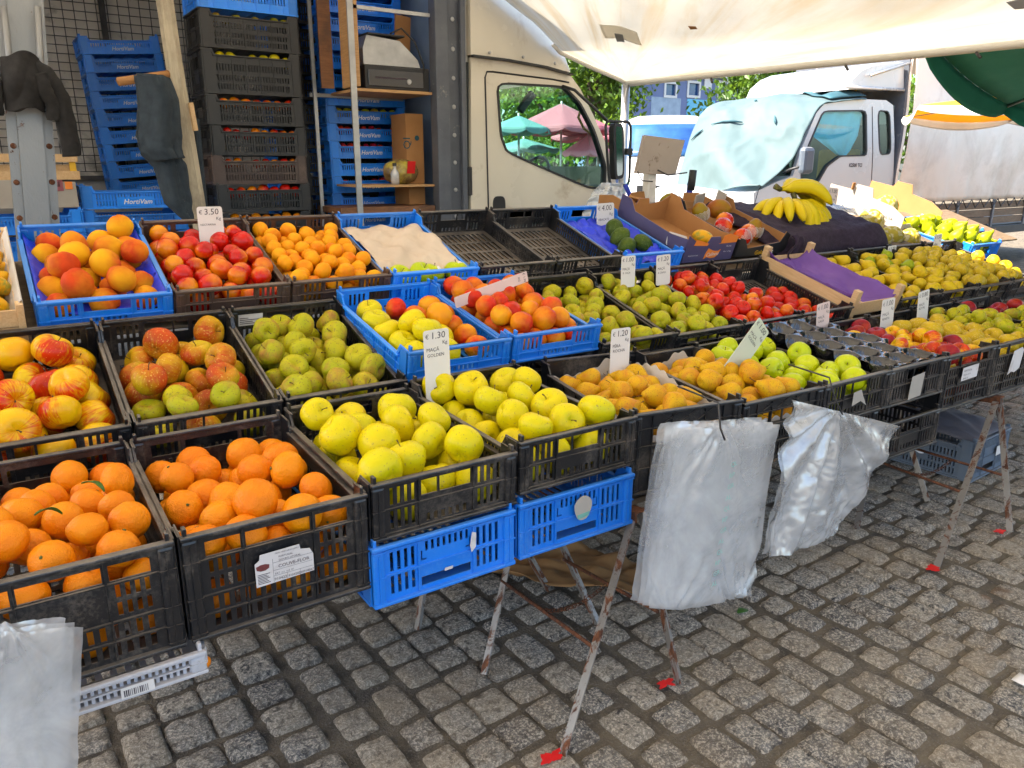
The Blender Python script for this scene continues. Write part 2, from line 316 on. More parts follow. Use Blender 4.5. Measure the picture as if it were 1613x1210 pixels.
M['f_peach'] = fruit('peach_skin', (0.90, 0.46, 0.015), (0.88, 0.34, 0.02), blush=(0.74, 0.07, 0.012), bt=(0.22, 0.78), rough=0.7, bmp=0.0003)
M['f_nect'] = fruit('nectarine_skin', (0.88, 0.32, 0.02), (0.84, 0.22, 0.01), blush=(0.70, 0.010, 0.006), bt=(0.18, 0.55), rough=0.25, coat=0.4)
M['f_nectpale'] = fruit('pale_nectarine_skin', (0.90, 0.38, 0.02), (0.88, 0.28, 0.02), blush=(0.76, 0.03, 0.01), bt=(0.28, 0.72), rough=0.42)
M['f_apricot'] = fruit('apricot_skin', (0.92, 0.32, 0.003), (0.94, 0.42, 0.006), blush=(0.90, 0.14, 0.004), bt=(0.58, 1.0), rough=0.55, bmp=0.0004)
M['f_pear'] = fruit('russet_pear_skin', (0.76, 0.40, 0.012), (0.70, 0.42, 0.02), patch=(0.56, 0.20, 0.015), pt=(0.46, 0.68), speck=(0.30, 0.13, 0.02), spt=0.62, speck_scale=230, rough=0.55)
M['f_pearyel'] = fruit('yellow_pear_skin', (0.76, 0.52, 0.045), (0.70, 0.46, 0.04), patch=(0.48, 0.26, 0.05), pt=(0.57, 0.74), speck=(0.36, 0.2, 0.04), spt=0.66, rough=0.5)
M['f_peargreen'] = fruit('green_pear_skin', (0.38, 0.42, 0.02), (0.32, 0.38, 0.02), speck=(0.32, 0.38, 0.03), spt=0.68, rough=0.42)
M['f_quince'] = fruit('brown_pear_skin', (0.66, 0.44, 0.03), (0.56, 0.36, 0.03), speck=(0.62, 0.48, 0.2), spt=0.62, rough=0.5)
M['f_avo'] = fruit('green_avocado_skin', (0.045, 0.085, 0.018), (0.085, 0.13, 0.02), speck=(0.16, 0.20, 0.05), spt=0.62, rough=0.42, bmp=0.002, bscale=170)
M['f_mango'] = fruit('mango_skin', (0.28, 0.22, 0.03), (0.35, 0.14, 0.03), blush=(0.42, 0.05, 0.03), bt=(0.4, 0.8), rough=0.35)
M['f_papaya'] = fruit('papaya_skin', (0.82, 0.42, 0.02), (0.75, 0.36, 0.02), patch=(0.30, 0.26, 0.03), pt=(0.5, 0.6), rough=0.4)
M['f_melon'] = fruit('netted_melon_skin', (0.42, 0.31, 0.12), (0.36, 0.28, 0.11), speck=(0.50, 0.42, 0.24), spt=0.52, speck_scale=70, rough=0.7, bmp=0.003, bscale=80)
M['f_banana'] = fruit('banana_peel', (0.80, 0.56, 0.02), (0.72, 0.56, 0.03), speck=(0.12, 0.07, 0.02), spt=0.73, speck_scale=60, rough=0.45, base_scale=8)
M['bananatip'] = surf('banana_tip', (0.06, 0.045, 0.02), (0.12, 0.12, 0.02), 40, 0.7)

# ------------------------------------------------------------------ mesh builder
class MB:
    def __init__(s): s.v = []; s.f = []; s.M = Matrix.Identity(4); s.T = None
    def add(s, vs, fs):
        k = len(s.v)
        for p in vs:
            q = s.M @ Vector(p)
            if s.T: q = Vector(s.T(q))
            s.v.append(tuple(q))
        s.f += [tuple(i + k for i in f) for f in fs]; return s
    def box(s, x0, x1, y0, y1, z0, z1, b=0.0):
        if b <= 0:
            vs = [(x0, y0, z0), (x1, y0, z0), (x1, y1, z0), (x0, y1, z0), (x0, y0, z1), (x1, y0, z1), (x1, y1, z1), (x0, y1, z1)]
            return s.add(vs, [(0, 3, 2, 1), (4, 5, 6, 7), (0, 1, 5, 4), (1, 2, 6, 5), (2, 3, 7, 6), (3, 0, 4, 7)])
        bm = bmesh.new(); bmesh.ops.create_cube(bm, size=1)
        for v in bm.verts:
            v.co = Vector(((x0 + x1) / 2 + v.co.x * (x1 - x0), (y0 + y1) / 2 + v.co.y * (y1 - y0), (z0 + z1) / 2 + v.co.z * (z1 - z0)))
        bmesh.ops.bevel(bm, geom=list(bm.edges), offset=b, segments=2, affect='EDGES', profile=0.5)
        return s.bm(bm)
    def bm(s, bm):
        bm.verts.index_update()
        s.add([v.co.copy() for v in bm.verts], [tuple(v.index for v in f.verts) for f in bm.faces]); bm.free(); return s
    def bar(s, p0, p1, wd, ht, up=(0, 0, 1)):
        p0 = Vector(p0); p1 = Vector(p1); d = (p1 - p0).normalized(); a = d.cross(Vector(up))
        if a.length < 1e-4: a = d.cross(Vector((1, 0, 0)))
        a.normalize(); b = a.cross(d)
        vs = []
        for p in (p0, p1):
            for i, j in ((-1, -1), (1, -1), (1, 1), (-1, 1)): vs.append(p + a * (i * wd / 2) + b * (j * ht / 2))
        return s.add(vs, [(0, 3, 2, 1), (4, 5, 6, 7), (0, 1, 5, 4), (1, 2, 6, 5), (2, 3, 7, 6), (3, 0, 4, 7)])
    def tube(s, pts, r, n=8, cap=True):
        pts = [Vector(p) for p in pts]; rr = r if isinstance(r, (list, tuple)) else [r] * len(pts)
        vs = []; fs = []; a = None
        for i, p in enumerate(pts):
            d = (pts[min(i + 1, len(pts) - 1)] - pts[max(i - 1, 0)]).normalized()
            if a is None: a = d.orthogonal().normalized()
            a = (a - d * a.dot(d)).normalized(); b = d.cross(a)
            for k in range(n):
                t = 2 * math.pi * k / n; vs.append(p + (a * math.cos(t) + b * math.sin(t)) * rr[i])
        for i in range(len(pts) - 1):
            for k in range(n):
                fs.append((i * n + k, i * n + (k + 1) % n, (i + 1) * n + (k + 1) % n, (i + 1) * n + k))
        if cap: fs.append(tuple(range(n))[::-1]); fs.append(tuple((len(pts) - 1) * n + k for k in range(n)))
        return s.add(vs, fs)
    def lathe(s, prof, n=20):
        vs = []; fs = []
        for (r, z) in prof:
            for k in range(n):
                t = 2 * math.pi * k / n; vs.append((r * math.cos(t), r * math.sin(t), z))
        m = len(prof)
        for i in range(m - 1):
            for k in range(n): fs.append((i * n + k, i * n + (k + 1) % n, (i + 1) * n + (k + 1) % n, (i + 1) * n + k))
        return s.add(vs, fs)
    def grid(s, fn, nu, nv, thick=0.0):
        """fn(u,v)->point; thick gives the sheet a back side"""
        vs = [Vector(fn(i / nu, j / nv)) for j in range(nv + 1) for i in range(nu + 1)]
        W_ = nu + 1; fs = [(j * W_ + i, j * W_ + i + 1, (j + 1) * W_ + i + 1, (j + 1) * W_ + i) for j in range(nv) for i in range(nu)]
        if thick:
            nm = [Vector((0, 0, 0)) for _ in vs]
            for f in fs:
                q = (vs[f[2]] - vs[f[0]]).cross(vs[f[3]] - vs[f[1]])
                for i in f: nm[i] += q
            k = len(vs); back = [v - (q.normalized() if q.length > 1e-12 else Vector((0, 0, 1))) * thick for v, q in zip(vs, nm)]
            bf = [tuple(reversed([i + k for i in f])) for f in fs]
            rim = [i for i in range(W_)] + [j * W_ + nu for j in range(1, nv + 1)] + [nv * W_ + i for i in range(nu - 1, -1, -1)] + [j * W_ for j in range(nv - 1, 0, -1)]
            ef = [(rim[(i + 1) % len(rim)], rim[i], rim[i] + k, rim[(i + 1) % len(rim)] + k) for i in range(len(rim))]
            vs = vs + back; fs = fs + bf + ef
        return s.add(vs, fs)
    def panel(s, U, V, t, holes, org=(0, 0, 0), eu=(1, 0, 0), ev=(0, 0, 1)):
        """flat perforated panel: extents U, V, thickness t along eu x ev"""
        us = sorted({round(x, 5) for x in [0, U] + [c for h in holes for c in (h[0], h[1])] if -1e-6 <= x <= U + 1e-6})
        vs_ = sorted({round(x, 5) for x in [0, V] + [c for h in holes for c in (h[2], h[3])] if -1e-6 <= x <= V + 1e-6})
        nu, nv = len(us) - 1, len(vs_) - 1
        cu = (np.array(us[:-1]) + np.array(us[1:])) / 2; cv = (np.array(vs_[:-1]) + np.array(vs_[1:])) / 2
        solid = np.ones((nu, nv), bool)
        for h in holes: solid &= ~(((cu > h[0]) & (cu < h[1]))[:, None] & ((cv > h[2]) & (cv < h[3]))[None, :])
        O = Vector(org); eu = Vector(eu); ev = Vector(ev); en = eu.cross(ev)
        idx = {}; P = []; F = []
        def vid(i, j, k):
            q = (i, j, k)
            if q not in idx: idx[q] = len(P); P.append(O + eu * us[i] + ev * vs_[j] + en * (t * k))
            return idx[q]
        sol = lambda i, j: 0 <= i < nu and 0 <= j < nv and solid[i, j]
        for i in range(nu):
            for j in range(nv):
                if not solid[i, j]: continue
                F.append((vid(i, j, 1), vid(i + 1, j, 1), vid(i + 1, j + 1, 1), vid(i, j + 1, 1)))
                F.append((vid(i, j, 0), vid(i, j + 1, 0), vid(i + 1, j + 1, 0), vid(i + 1, j, 0)))
                if not sol(i - 1, j): F.append((vid(i, j, 0), vid(i, j, 1), vid(i, j + 1, 1), vid(i, j + 1, 0)))
                if not sol(i + 1, j): F.append((vid(i + 1, j, 0), vid(i + 1, j + 1, 0), vid(i + 1, j + 1, 1), vid(i + 1, j, 1)))
                if not sol(i, j - 1): F.append((vid(i, j, 0), vid(i + 1, j, 0), vid(i + 1, j, 1), vid(i, j, 1)))
                if not sol(i, j + 1): F.append((vid(i, j + 1, 0), vid(i, j + 1, 1), vid(i + 1, j + 1, 1), vid(i + 1, j + 1, 0)))
        return s.add(P, F)
    def poly(s, outer, holes, P0, eu, ev, t):
        """polygon with holes given as (a,b) pairs in the plane P0 + a*eu + b*ev, extruded by t along eu x ev"""
        bm = bmesh.new(); es = []
        for loop in [outer] + list(holes):
            vv = [bm.verts.new((a, b, 0)) for a, b in loop]
            for i in range(len(vv)): es.append(bm.edges.new((vv[i], vv[(i + 1) % len(vv)])))
        bmesh.ops.triangle_fill(bm, edges=es, use_beauty=True, use_dissolve=False)
        for f in bm.faces:
            f.normal_update()
            if f.normal.z < 0: f.normal_flip()
        r = bmesh.ops.extrude_face_region(bm, geom=list(bm.faces))
        for g in r['geom']:
            if isinstance(g, bmesh.types.BMVert): g.co.z += t
        P0 = Vector(P0); eu = Vector(eu); ev = Vector(ev); en = eu.cross(ev)
        for v in bm.verts: v.co = P0 + eu * v.co.x + ev * v.co.y + en * v.co.z
        bmesh.ops.recalc_face_normals(bm, faces=bm.faces)
        return s.bm(bm)
    def text(s, txt, size, P0, eu, ev, off=0.0006, bold=0.0, shear=0.0, align='LEFT'):
        cu = bpy.data.curves.new('t', 'FONT'); cu.body = txt; cu.size = size; cu.align_x = align; cu.offset = bold; cu.shear = shear
        cu.resolution_u = 2
        ob = bpy.data.objects.new('t', cu); COL.objects.link(ob)
        me = bpy.data.meshes.new_from_object(ob.evaluated_get(bpy.context.evaluated_depsgraph_get()))
        P0 = Vector(P0); eu = Vector(eu).normalized(); ev = Vector(ev).normalized(); en = eu.cross(ev)
        s.add([P0 + eu * v.co.x + ev * v.co.y + en * off for v in me.vertices], [tuple(p.vertices) for p in me.polygons])
        bpy.data.meshes.remove(me); bpy.data.objects.remove(ob); bpy.data.curves.remove(cu); return s
    def mesh(s, name, smooth=False, mat=None):
        me = bpy.data.meshes.new(name); me.from_pydata(s.v, [], s.f); me.update()
        if mat: me.materials.append(mat)
        if smooth: me.polygons.foreach_set('use_smooth', [True] * len(me.polygons))
        return me
    def build(s, name, mat, parent=None, smooth=False, origin=None, auto=False):
        me = s.mesh(name, smooth or auto, mat)
        if auto:
            try: me.set_sharp_from_angle(angle=R(38))
            except Exception: pass
        o = bpy.data.objects.new(name, me); COL.objects.link(o)
        if parent: o.parent = parent
        elif origin is not None:
            me.transform(Matrix.Translation(-Vector(origin))); o.location = origin
        return o

def tag(o, label=None, cat=None, group=None, kind=None):
    if label: o['label'] = label
    if cat: o['category'] = cat
    if group: o['group'] = group
    if kind: o['kind'] = kind
    return o
def thing(name, label, cat, loc=(0, 0, 0), group=None):
    o = bpy.data.objects.new(name, None); COL.objects.link(o); o.empty_display_size = 0.05
    o.location = loc; return tag(o, label, cat, group)
def link(name, me, parent=None, mw=None):
    o = bpy.data.objects.new(name, me); COL.objects.link(o)
    if parent: o.parent = parent
    if mw is not None: o.matrix_world = mw
    return o
def fbm(p, s=1.0, seed=0):
    q = Vector(p) * s + Vector((seed * 7.3, seed * 3.1, seed * 1.7)); return mnoise.fractal(q, 1.0, 2.0, 4)

# ------------------------------------------------------------------ ground: granite setts
def ground():
    b = MB(); b.box(-60, 90, -12, 140, -0.34, -0.0105)
    m, n, l, bs = newmat('sett_joints')
    v = coords(n, l, 1.0, False)
    f = noise(n, l, v, 9, 8, 0.7); g = noise(n, l, v, 160, 3, 0.8)
    col = ramp(n, l, f, [(0.35, (0.07, 0.057, 0.042)), (0.6, (0.19, 0.15, 0.10)), (0.72, (0.08, 0.08, 0.035))])
    col = mix(n, l, ramp(n, l, g, [(0.55, 0.0), (0.7, 1.0)]), col, (0.26, 0.23, 0.19))
    l.new(col, bs.inputs['Base Color']); bs.inputs['Roughness'].default_value = 0.9
    bump(n, l, bs, mathn(n, l, 'ADD', f, g), 0.01, 1.0)
    tag(b.build('ground', m), kind='structure')
    # setts
    m, n, l, bs = newmat('granite_setts')
    v = coords(n, l, 1.0, False)
    ge = n.new('ShaderNodeNewGeometry')
    base = ramp(n, l, ge.outputs['Random Per Island'], [(0.0, (0.09, 0.085, 0.083)), (0.25, (0.19, 0.18, 0.165)), (0.5, (0.12, 0.115, 0.11)), (0.7, (0.29, 0.255, 0.205)), (0.88, (0.20, 0.19, 0.175)), (1.0, (0.34, 0.285, 0.215))])
    s1 = noise(n, l, v, 150, 3, 0.8); s2 = noise(n, l, v, 55, 7, 0.78, 0.6); s3 = noise(n, l, v, 2.2, 6, 0.65)
    col = mix(n, l, ramp(n, l, s1, [(0.48, 0.0), (0.58, 1.0)]), base, (0.64, 0.56, 0.45))
    col = mix(n, l, ramp(n, l, s2, [(0.50, 0.0), (0.60, 0.95)]), col, (0.025, 0.025, 0.03))
    col = mix(n, l, ramp(n, l, s3, [(0.38, 0.0), (0.66, 0.62)]), col, (0.40, 0.30, 0.185))
    s4 = noise(n, l, v, 3.7, 3, 0.5)
    col = mix(n, l, ramp(n, l, s4, [(0.70, 0.0), (0.74, 0.7)]), col, (0.16, 0.075, 0.02))
    l.new(col, bs.inputs['Base Color'])
    l.new(ramp(n, l, s2, [(0.3, 0.55), (0.7, 0.8)]), bs.inputs['Roughness'])
    bump(n, l, bs, mathn(n, l, 'ADD', s2, mathn(n, l, 'MULTIPLY', s1, 0.5)), 0.010, 1.0)
    V = []; F = []
    rs = random.Random(5); pw = 0.126; th = R(92); ct, st = math.cos(th), math.sin(th)
    y = -10.0; row = 0
    NS = 8
    while y < 2.0:
        h = pw * rs.uniform(0.86, 1.12); x = -1.0 + rs.uniform(0, 0.12)
        while x < 7.0:
            wd = rs.choice([1, 1, 1, 1.25, 1.4, 0.9]) * pw * rs.uniform(0.85, 1.15)
            cx, cy = x + wd / 2, y + h / 2 + 0.02 * math.sin(x * 1.3 + row)
            X, Y = cx * ct - cy * st, cx * st + cy * ct
            x += wd + 0.003
            if not (-0.9 < X < 8.5 and 0.25 < Y < 5.2): continue
            hw, hh = wd / 2 + 0.001, h / 2 + 0.001
            cs = [(-hw * rs.uniform(.945, 1.035), -hh * rs.uniform(.945, 1.035)), (hw * rs.uniform(.945, 1.035), -hh * rs.uniform(.945, 1.035)), (hw * rs.uniform(.945, 1.035), hh * rs.uniform(.945, 1.035)), (-hw * rs.uniform(.945, 1.035), hh * rs.uniform(.945, 1.035))]
            z0 = rs.uniform(-0.004, 0.004); tx, ty = rs.uniform(-.05, .05), rs.uniform(-.05, .05); sd_ = rs.uniform(0, 99)
            k0 = len(V)
            for j in range(NS + 1):
                for i in range(NS + 1):
                    u, v_ = i / NS, j / NS
                    # square -> superellipse-ish corner rounding
                    uu, vv = u * 2 - 1, v_ * 2 - 1
                    rr = max(abs(uu), abs(vv)); q = (uu ** 10 + vv ** 10) ** 0.1 + 1e-9
                    s_ = rr / q; ur, vr = (uu * s_ + 1) / 2, (vv * s_ + 1) / 2
                    px = (cs[0][0] * (1 - ur) + cs[1][0] * ur) * (1 - vr) + (cs[3][0] * (1 - ur) + cs[2][0] * ur) * vr
                    py = (cs[0][1] * (1 - ur) + cs[1][1] * ur) * (1 - vr) + (cs[3][1] * (1 - ur) + cs[2][1] * ur) * vr
                    nz = mnoise.noise(Vector((px * 28 + sd_, py * 28, 3)))
                    e = 1 + 0.10 * mnoise.noise(Vector((px * 30, py * 30, sd_))) * rr
                    px *= e; py *= e
                    z = z0 + tx * px + ty * py + 0.004 * nz + 0.0025 * mnoise.noise(Vector((px * 90 + sd_, py * 90, 7))) - 0.007 * max(0, rr - 0.75) ** 2 / 0.0625 * (1 + 0.6 * nz)
                    if rr > 0.99: z -= 0.020
                    a, b_ = px + cx, py + cy
                    V.append((a * ct - b_ * st, a * st + b_ * ct, z))
            W_ = NS + 1
            for j in range(NS):
                for i in range(NS): F.append((k0 + j * W_ + i, k0 + j * W_ + i + 1, k0 + (j + 1) * W_ + i + 1, k0 + (j + 1) * W_ + i))
        y += h + 0.003; row += 1
    b = MB(); b.v = V; b.f = F
    tag(b.build('cobbled_pavement', m, smooth=True), kind='structure')
ground()

# ------------------------------------------------------------------ crates
def slots(u0, u1, n, v0, v1, fill=0.5):
    p = (u1 - u0) / n; return [(u0 + p * (k + 0.5 - fill / 2), u0 + p * (k + 0.5 + fill / 2), v0, v1) for k in range(n)]
T_ = 0.004
def end_panel(style, W, H, back=False):
    b = MB(); h = []; hr = []; vr = []
    if style == 'deep':
        h = [(.045, .115, .76 * H, .90 * H), (.125, .262, .76 * H, .90 * H), (.274, .347, .76 * H, .90 * H)]
        h += slots(.045, .115, 4, .44 * H, .56 * H) + slots(.045, .115, 4, .60 * H, .72 * H) + slots(.277, .347, 4, .44 * H, .56 * H) + slots(.277, .347, 4, .60 * H, .72 * H)
        h += slots(.045, .347, 14, .08 * H, .20 * H) + slots(.045, .347, 14, .24 * H, .37 * H)
        hr = [.22, .40, .745]; vr = [.119, .268]
    elif style == 'mid':
        h = slots(.042, .115, 4, .56 * H, .86 * H) + slots(.042, .115, 4, .14 * H, .46 * H) + slots(.277, .35, 4, .56 * H, .86 * H) + slots(.277, .35, 4, .14 * H, .46 * H)
        h += [(.127, .170, .60 * H, .87 * H), (.176, .262, .60 * H, .87 * H)] + slots(.135, .255, 6, .12 * H, .26 * H)
        hr = [.51, .08]; vr = [.119, .268]
    elif style == 'xband':
        if back:
            h = [(.05, .115, .46 * H, .66 * H), (.14, .192, .42 * H, .70 * H), (.199, .25, .42 * H, .70 * H), (.275, .34, .46 * H, .66 * H)] + slots(.045, .347, 10, .1 * H, .3 * H)
            hr = [.36]; vr = [.127, .264]
        else:
            h = [(.075, .135, .62 * H, .78 * H), (.145, .195, .62 * H, .78 * H), (.202, .252, .62 * H, .78 * H), (.262, .32, .62 * H, .78 * H)]
            for v0, v1 in ((.36, .54), (.08, .28)): h += slots(.075, .135, 5, v0 * H, v1 * H) + slots(.262, .32, 5, v0 * H, v1 * H) + slots(.15, .245, 7, v0 * H, v1 * H)
            hr = [.80, .59, .32]; vr = [.03, .07, .14, .257, .325, .362]
            for k in range(3):
                u0 = .10 + k * .066; u1 = u0 + .062
                b.bar((u0, -.003, .82 * H), (u1, -.003, .95 * H), .004, .004, (0, 1, 0)); b.bar((u0, -.0045, .95 * H), (u1, -.0045, .82 * H), .004, .003, (0, 1, 0))
    elif style == 'blue':
        h = slots(.042, .115, 4, .38 * H, .80 * H) + slots(.277, .35, 4, .38 * H, .80 * H) + [(.127, .265, .50 * H, .84 * H)] + slots(.135, .255, 7, .10 * H, .26 * H)
        hr = [.90, .30]; vr = [.119, .268]
    elif style == 'bluedeep':
        h = slots(.042, .115, 4, .52 * H, .84 * H) + slots(.042, .115, 4, .14 * H, .44 * H) + slots(.277, .35, 4, .52 * H, .84 * H) + slots(.277, .35, 4, .14 * H, .44 * H)
        h += slots(.135, .262, 8, .70 * H, .86 * H) + [(.127, .265, .12 * H, .27 * H), (.127, .131, .58 * H, .72 * H), (.261, .265, .58 * H, .72 * H), (.127, .142, .55 * H, .58 * H), (.25, .265, .55 * H, .58 * H)]
        hr = [.48, .90]; vr = [.119, .271]
    elif style == 'grate':
        h = slots(.03, W - .03, 26, .1 * H, .44 * H) + slots(.03, W - .03, 26, .5 * H, .86 * H); hr = [.47]; vr = []
    b.panel(W, H, T_, h, (0, T_, 0))
    for x0, x1 in ((0, .032), (W - .032, W)):
        b.box(x0 + .0005, x1 - .0005, -.0085, .006, .004, H - .011, .006)
        for q in [.06] + hr: b.box(x0, x1, -.0105, -.002, q * H - .0018, q * H + .0018)
        b.box((x0 + x1) / 2 - .0015, (x0 + x1) / 2 + .0015, -.0112, -.004, .01, H - .02)
    for q in hr: b.box(.0325, W - .0325, -.0065, .0004, q * H - .0016, q * H + .0016)
    for q in vr: b.box(q - .0018, q + .0018, -.0052, .0003, .012, H - .012)
    b.box(-.001, W + .001, -.0125, T_ + .003, H - .0105, H, .003)
    b.box(-.0005, W + .0005, -.0115, T_ + .002, 0, .008, .002)
    for x in (.006, W - .014):
        b.box(x, x + .008, -.004, .014, H - .002, H + .016, .002)
    # return flanges that wrap the corner at full height
    for x0 in (-.0035, W - .0005): b.box(x0, x0 + .004, T_, .052, .006, H - .0015)
    return b
def side_panel(style, L, H):
    b = MB(); dip = H - (.036 if H > .1 else .026)
    h = [(.062, L - .062, dip, H + 1)]
    n = 26
    if H > .2: rows = [(.10, .24), (.30, .44), (.52, .68)]
    elif style == 'blue': rows = [(.34, .60)]
    else: rows = [(.12, .34), (.40, .66)]
    for v0, v1 in rows: h += slots(.07, L - .07, n, v0 * H, min(v1 * H, dip - .012), .45)
    b.panel(L, H, .0035, h, (0, 0, 0), (0, 1, 0), (0, 0, 1))
    b.box(-.010, .0065, .058, L - .058, dip - .007, dip + .002, .002)
    b.box(-.0045, .0, .01, L - .01, .0, .009)
    for k in range(1, 7): b.box(-.0042, .0, k * L / 7 - .002, k * L / 7 + .002, .009, dip - .007)
    b.box(-.0035, .0, .05, L - .05, dip * .5 - .0015, dip * .5 + .0015)
    # sloping shoulders between the high corners and the dip
    for y0, y1 in ((.05, .072), (L - .05, L - .072)): b.bar((-.002, y0, H - .004), (-.002, y1, dip - .003), .011, .006, (1, 0, 0))
    return b
PROTO = {}
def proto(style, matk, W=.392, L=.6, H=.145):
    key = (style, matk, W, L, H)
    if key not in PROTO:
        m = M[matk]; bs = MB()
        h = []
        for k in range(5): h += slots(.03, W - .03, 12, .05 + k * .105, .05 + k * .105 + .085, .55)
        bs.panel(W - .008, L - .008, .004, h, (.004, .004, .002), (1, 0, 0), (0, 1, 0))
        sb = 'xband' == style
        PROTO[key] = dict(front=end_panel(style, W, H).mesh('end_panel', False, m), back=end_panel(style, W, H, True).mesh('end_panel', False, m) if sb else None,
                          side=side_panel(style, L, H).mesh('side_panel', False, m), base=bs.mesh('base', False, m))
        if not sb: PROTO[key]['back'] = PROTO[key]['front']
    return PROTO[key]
def crate(style, matk, mw, label, group=None, W=.392, L=.6, H=.145, kind='plastic_crate'):
    p = proto(style, matk, W, L, H)
    r = bpy.data.objects.new(kind, None); COL.objects.link(r); r.matrix_world = mw; r.empty_display_size = .05
    tag(r, label, 'crate', group)
    def ch(nm, me, loc, rz=0):
        o = bpy.data.objects.new(nm, me); COL.objects.link(o); o.parent = r; o.location = loc; o.rotation_euler = (0, 0, rz); return o
    ch('end_panel', p['front'], (0, 0, 0)); ch('end_panel', p['back'], (W, L, 0), math.pi)
    ch('side_panel', p['side'], (0, 0, 0)); ch('side_panel', p['side'], (W, L, 0), math.pi)
    ch('base', p['base'], (0, 0, 0))
    return r
def row_mat(x0, yf, ztop, tilt, H, yaw=0.0):
    """world matrix of a crate whose front top left corner is at x0, yf, ztop"""
    Rm = Matrix.Rotation(yaw, 4, 'Z') @ Matrix.Rotation(tilt, 4, 'X')
    return Matrix.Translation(Vector((x0, yf, ztop)) - (Rm @ Vector((0, 0, H)))) @ Rm

# ------------------------------------------------------------------ fruit shapes (radius 1, scaled per piece)
def apple_mesh(name, mat, lobes=5, tall=.88, seed=0, ribs=.02):
    b = MB(); N, Mm = 28, 20; vs = []; fs = []
    for j in range(Mm + 1):
        ph = math.pi * j / Mm
        for i in range(N):
            th = 2 * math.pi * i / N
            r = math.sin(ph) ** 0.92 * (1 + .07 * math.cos(ph)) if 0 < j < Mm else 0.0
            r *= 1 + ribs * math.cos(lobes * th + seed) * (1.2 - math.cos(ph)) / 2
            z = tall * math.cos(ph) - .30 * math.exp(-(r / .30) ** 2) * (1 if ph < 1.57 else -0.62)
            z *= 1 + .09 * mnoise.noise(Vector((math.cos(th), math.sin(th), seed)))
            r *= 1 + .065 * mnoise.noise(Vector((math.cos(th) * 1.2 + seed, math.sin(th) * 1.2, ph)))
            vs.append((r * math.cos(th), r * math.sin(th), z))
    for j in range(Mm):
        for i in range(N): fs.append((j * N + i, (j + 1) * N + i, (j + 1) * N + (i + 1) % N, j * N + (i + 1) % N))
    b.add(vs, fs); return b.mesh(name, True, mat)
def round_mesh(name, mat, sz=(1, 1, 1), crease=0.0, dimple=0.0, N=24, Mm=16, rough=.05, seed=0, ridges=0):
    b = MB(); vs = []; fs = []
    for j in range(Mm + 1):
        ph = math.pi * j / Mm
        for i in range(N):
            th = 2 * math.pi * i / N; tt = (th + math.pi) % (2 * math.pi) - math.pi
            k = 1 - crease * math.exp(-(tt / .22) ** 2) * math.sin(ph) ** .5 + rough * mnoise.noise(Vector((math.cos(th) * math.sin(ph), math.sin(th) * math.sin(ph), math.cos(ph))) * 1.6 + Vector((seed, 0, 0)))
            if ridges: k *= 1 + .018 * math.cos(ridges * th)
            r = math.sin(ph) * k
            z = math.cos(ph) * k - dimple * math.exp(-(r / .25) ** 2) * (1 if ph < 1.57 else -.4)
            vs.append((r * math.cos(th) * sz[0], r * math.sin(th) * sz[1], z * sz[2]))
    for j in range(Mm):
        for i in range(N): fs.append((j * N + i, (j + 1) * N + i, (j + 1) * N + (i + 1) % N, j * N + (i + 1) % N))
    b.add(vs, fs); return b.mesh(name, True, mat)
def pear_mesh(name, mat, neck=.42, length=1.55, bend=.12, seed=0):
    prof = [(0, -1.0), (.12, -.93), (.3, -1.0), (.62, -.9), (.88, -.6), (1.0, -.2), (.97, .15), (.82, .5), (.62, .85), (neck + .04, 1.15), (neck - .06, 1.38), (neck - .2, length), (0, length + .02)]
    # smooth resample
    P = []
    for i in range(len(prof) - 1):
        p0 = prof[max(i - 1, 0)]; p1 = prof[i]; p2 = prof[i + 1]; p3 = prof[min(i + 2, len(prof) - 1)]
        for q in (0, .5):
            P.append(tuple(.5 * (2 * p1[k] + (p2[k] - p0[k]) * q + (2 * p0[k] - 5 * p1[k] + 4 * p2[k] - p3[k]) * q * q + (3 * p1[k] - p0[k] - 3 * p2[k] + p3[k]) * q ** 3) for k in (0, 1)))
    P.append(prof[-1])
    b = MB(); b.T = lambda q: (q.x * (1 + .05 * math.sin(q.z * 2 + seed)) + bend * max(q.z, 0) ** 2, q.y * (1 + .05 * math.cos(q.z * 3 + seed)), q.z - .12)
    b.lathe([(max(r, 0), z) for r, z in P], 22); return b.mesh(name, True, mat)
def stem_mesh(mat, z0, length, r, bend=.25, x0=0.0):
    b = MB(); b.tube([(x0 + bend * length * (t ** 2), .1 * length * math.sin(t * 2), z0 + length * t) for t in (0, .35, .7, 1)], [r * 1.2, r * .8, r * .8, r * 1.5], 6); return b.mesh('stem', True, mat)
def calyx_mesh(mat, z0, r):
    b = MB(); vs = [(0, 0, z0 + .02)]
    for k in range(10):
        a = k * math.pi / 5; q = r if k % 2 == 0 else r * .5; vs.append((q * math.cos(a), q * math.sin(a), z0))
    vs2 = [(x, y, z - .05) for x, y, z in vs]
    b.add(vs + vs2, [(0, k, k % 10 + 1) for k in range(1, 11)] + [(k, k + 11, (k % 10) + 12, k % 10 + 1) for k in range(1, 11)]); return b.mesh('calyx', True, mat)
ST_A = stem_mesh(M['brownstem'], .45, .52, .028); ST_P = stem_mesh(M['brownstem'], 1.36, .55, .032, .3, .25); CALYX = calyx_mesh(M['greenstem'], .915, .10)
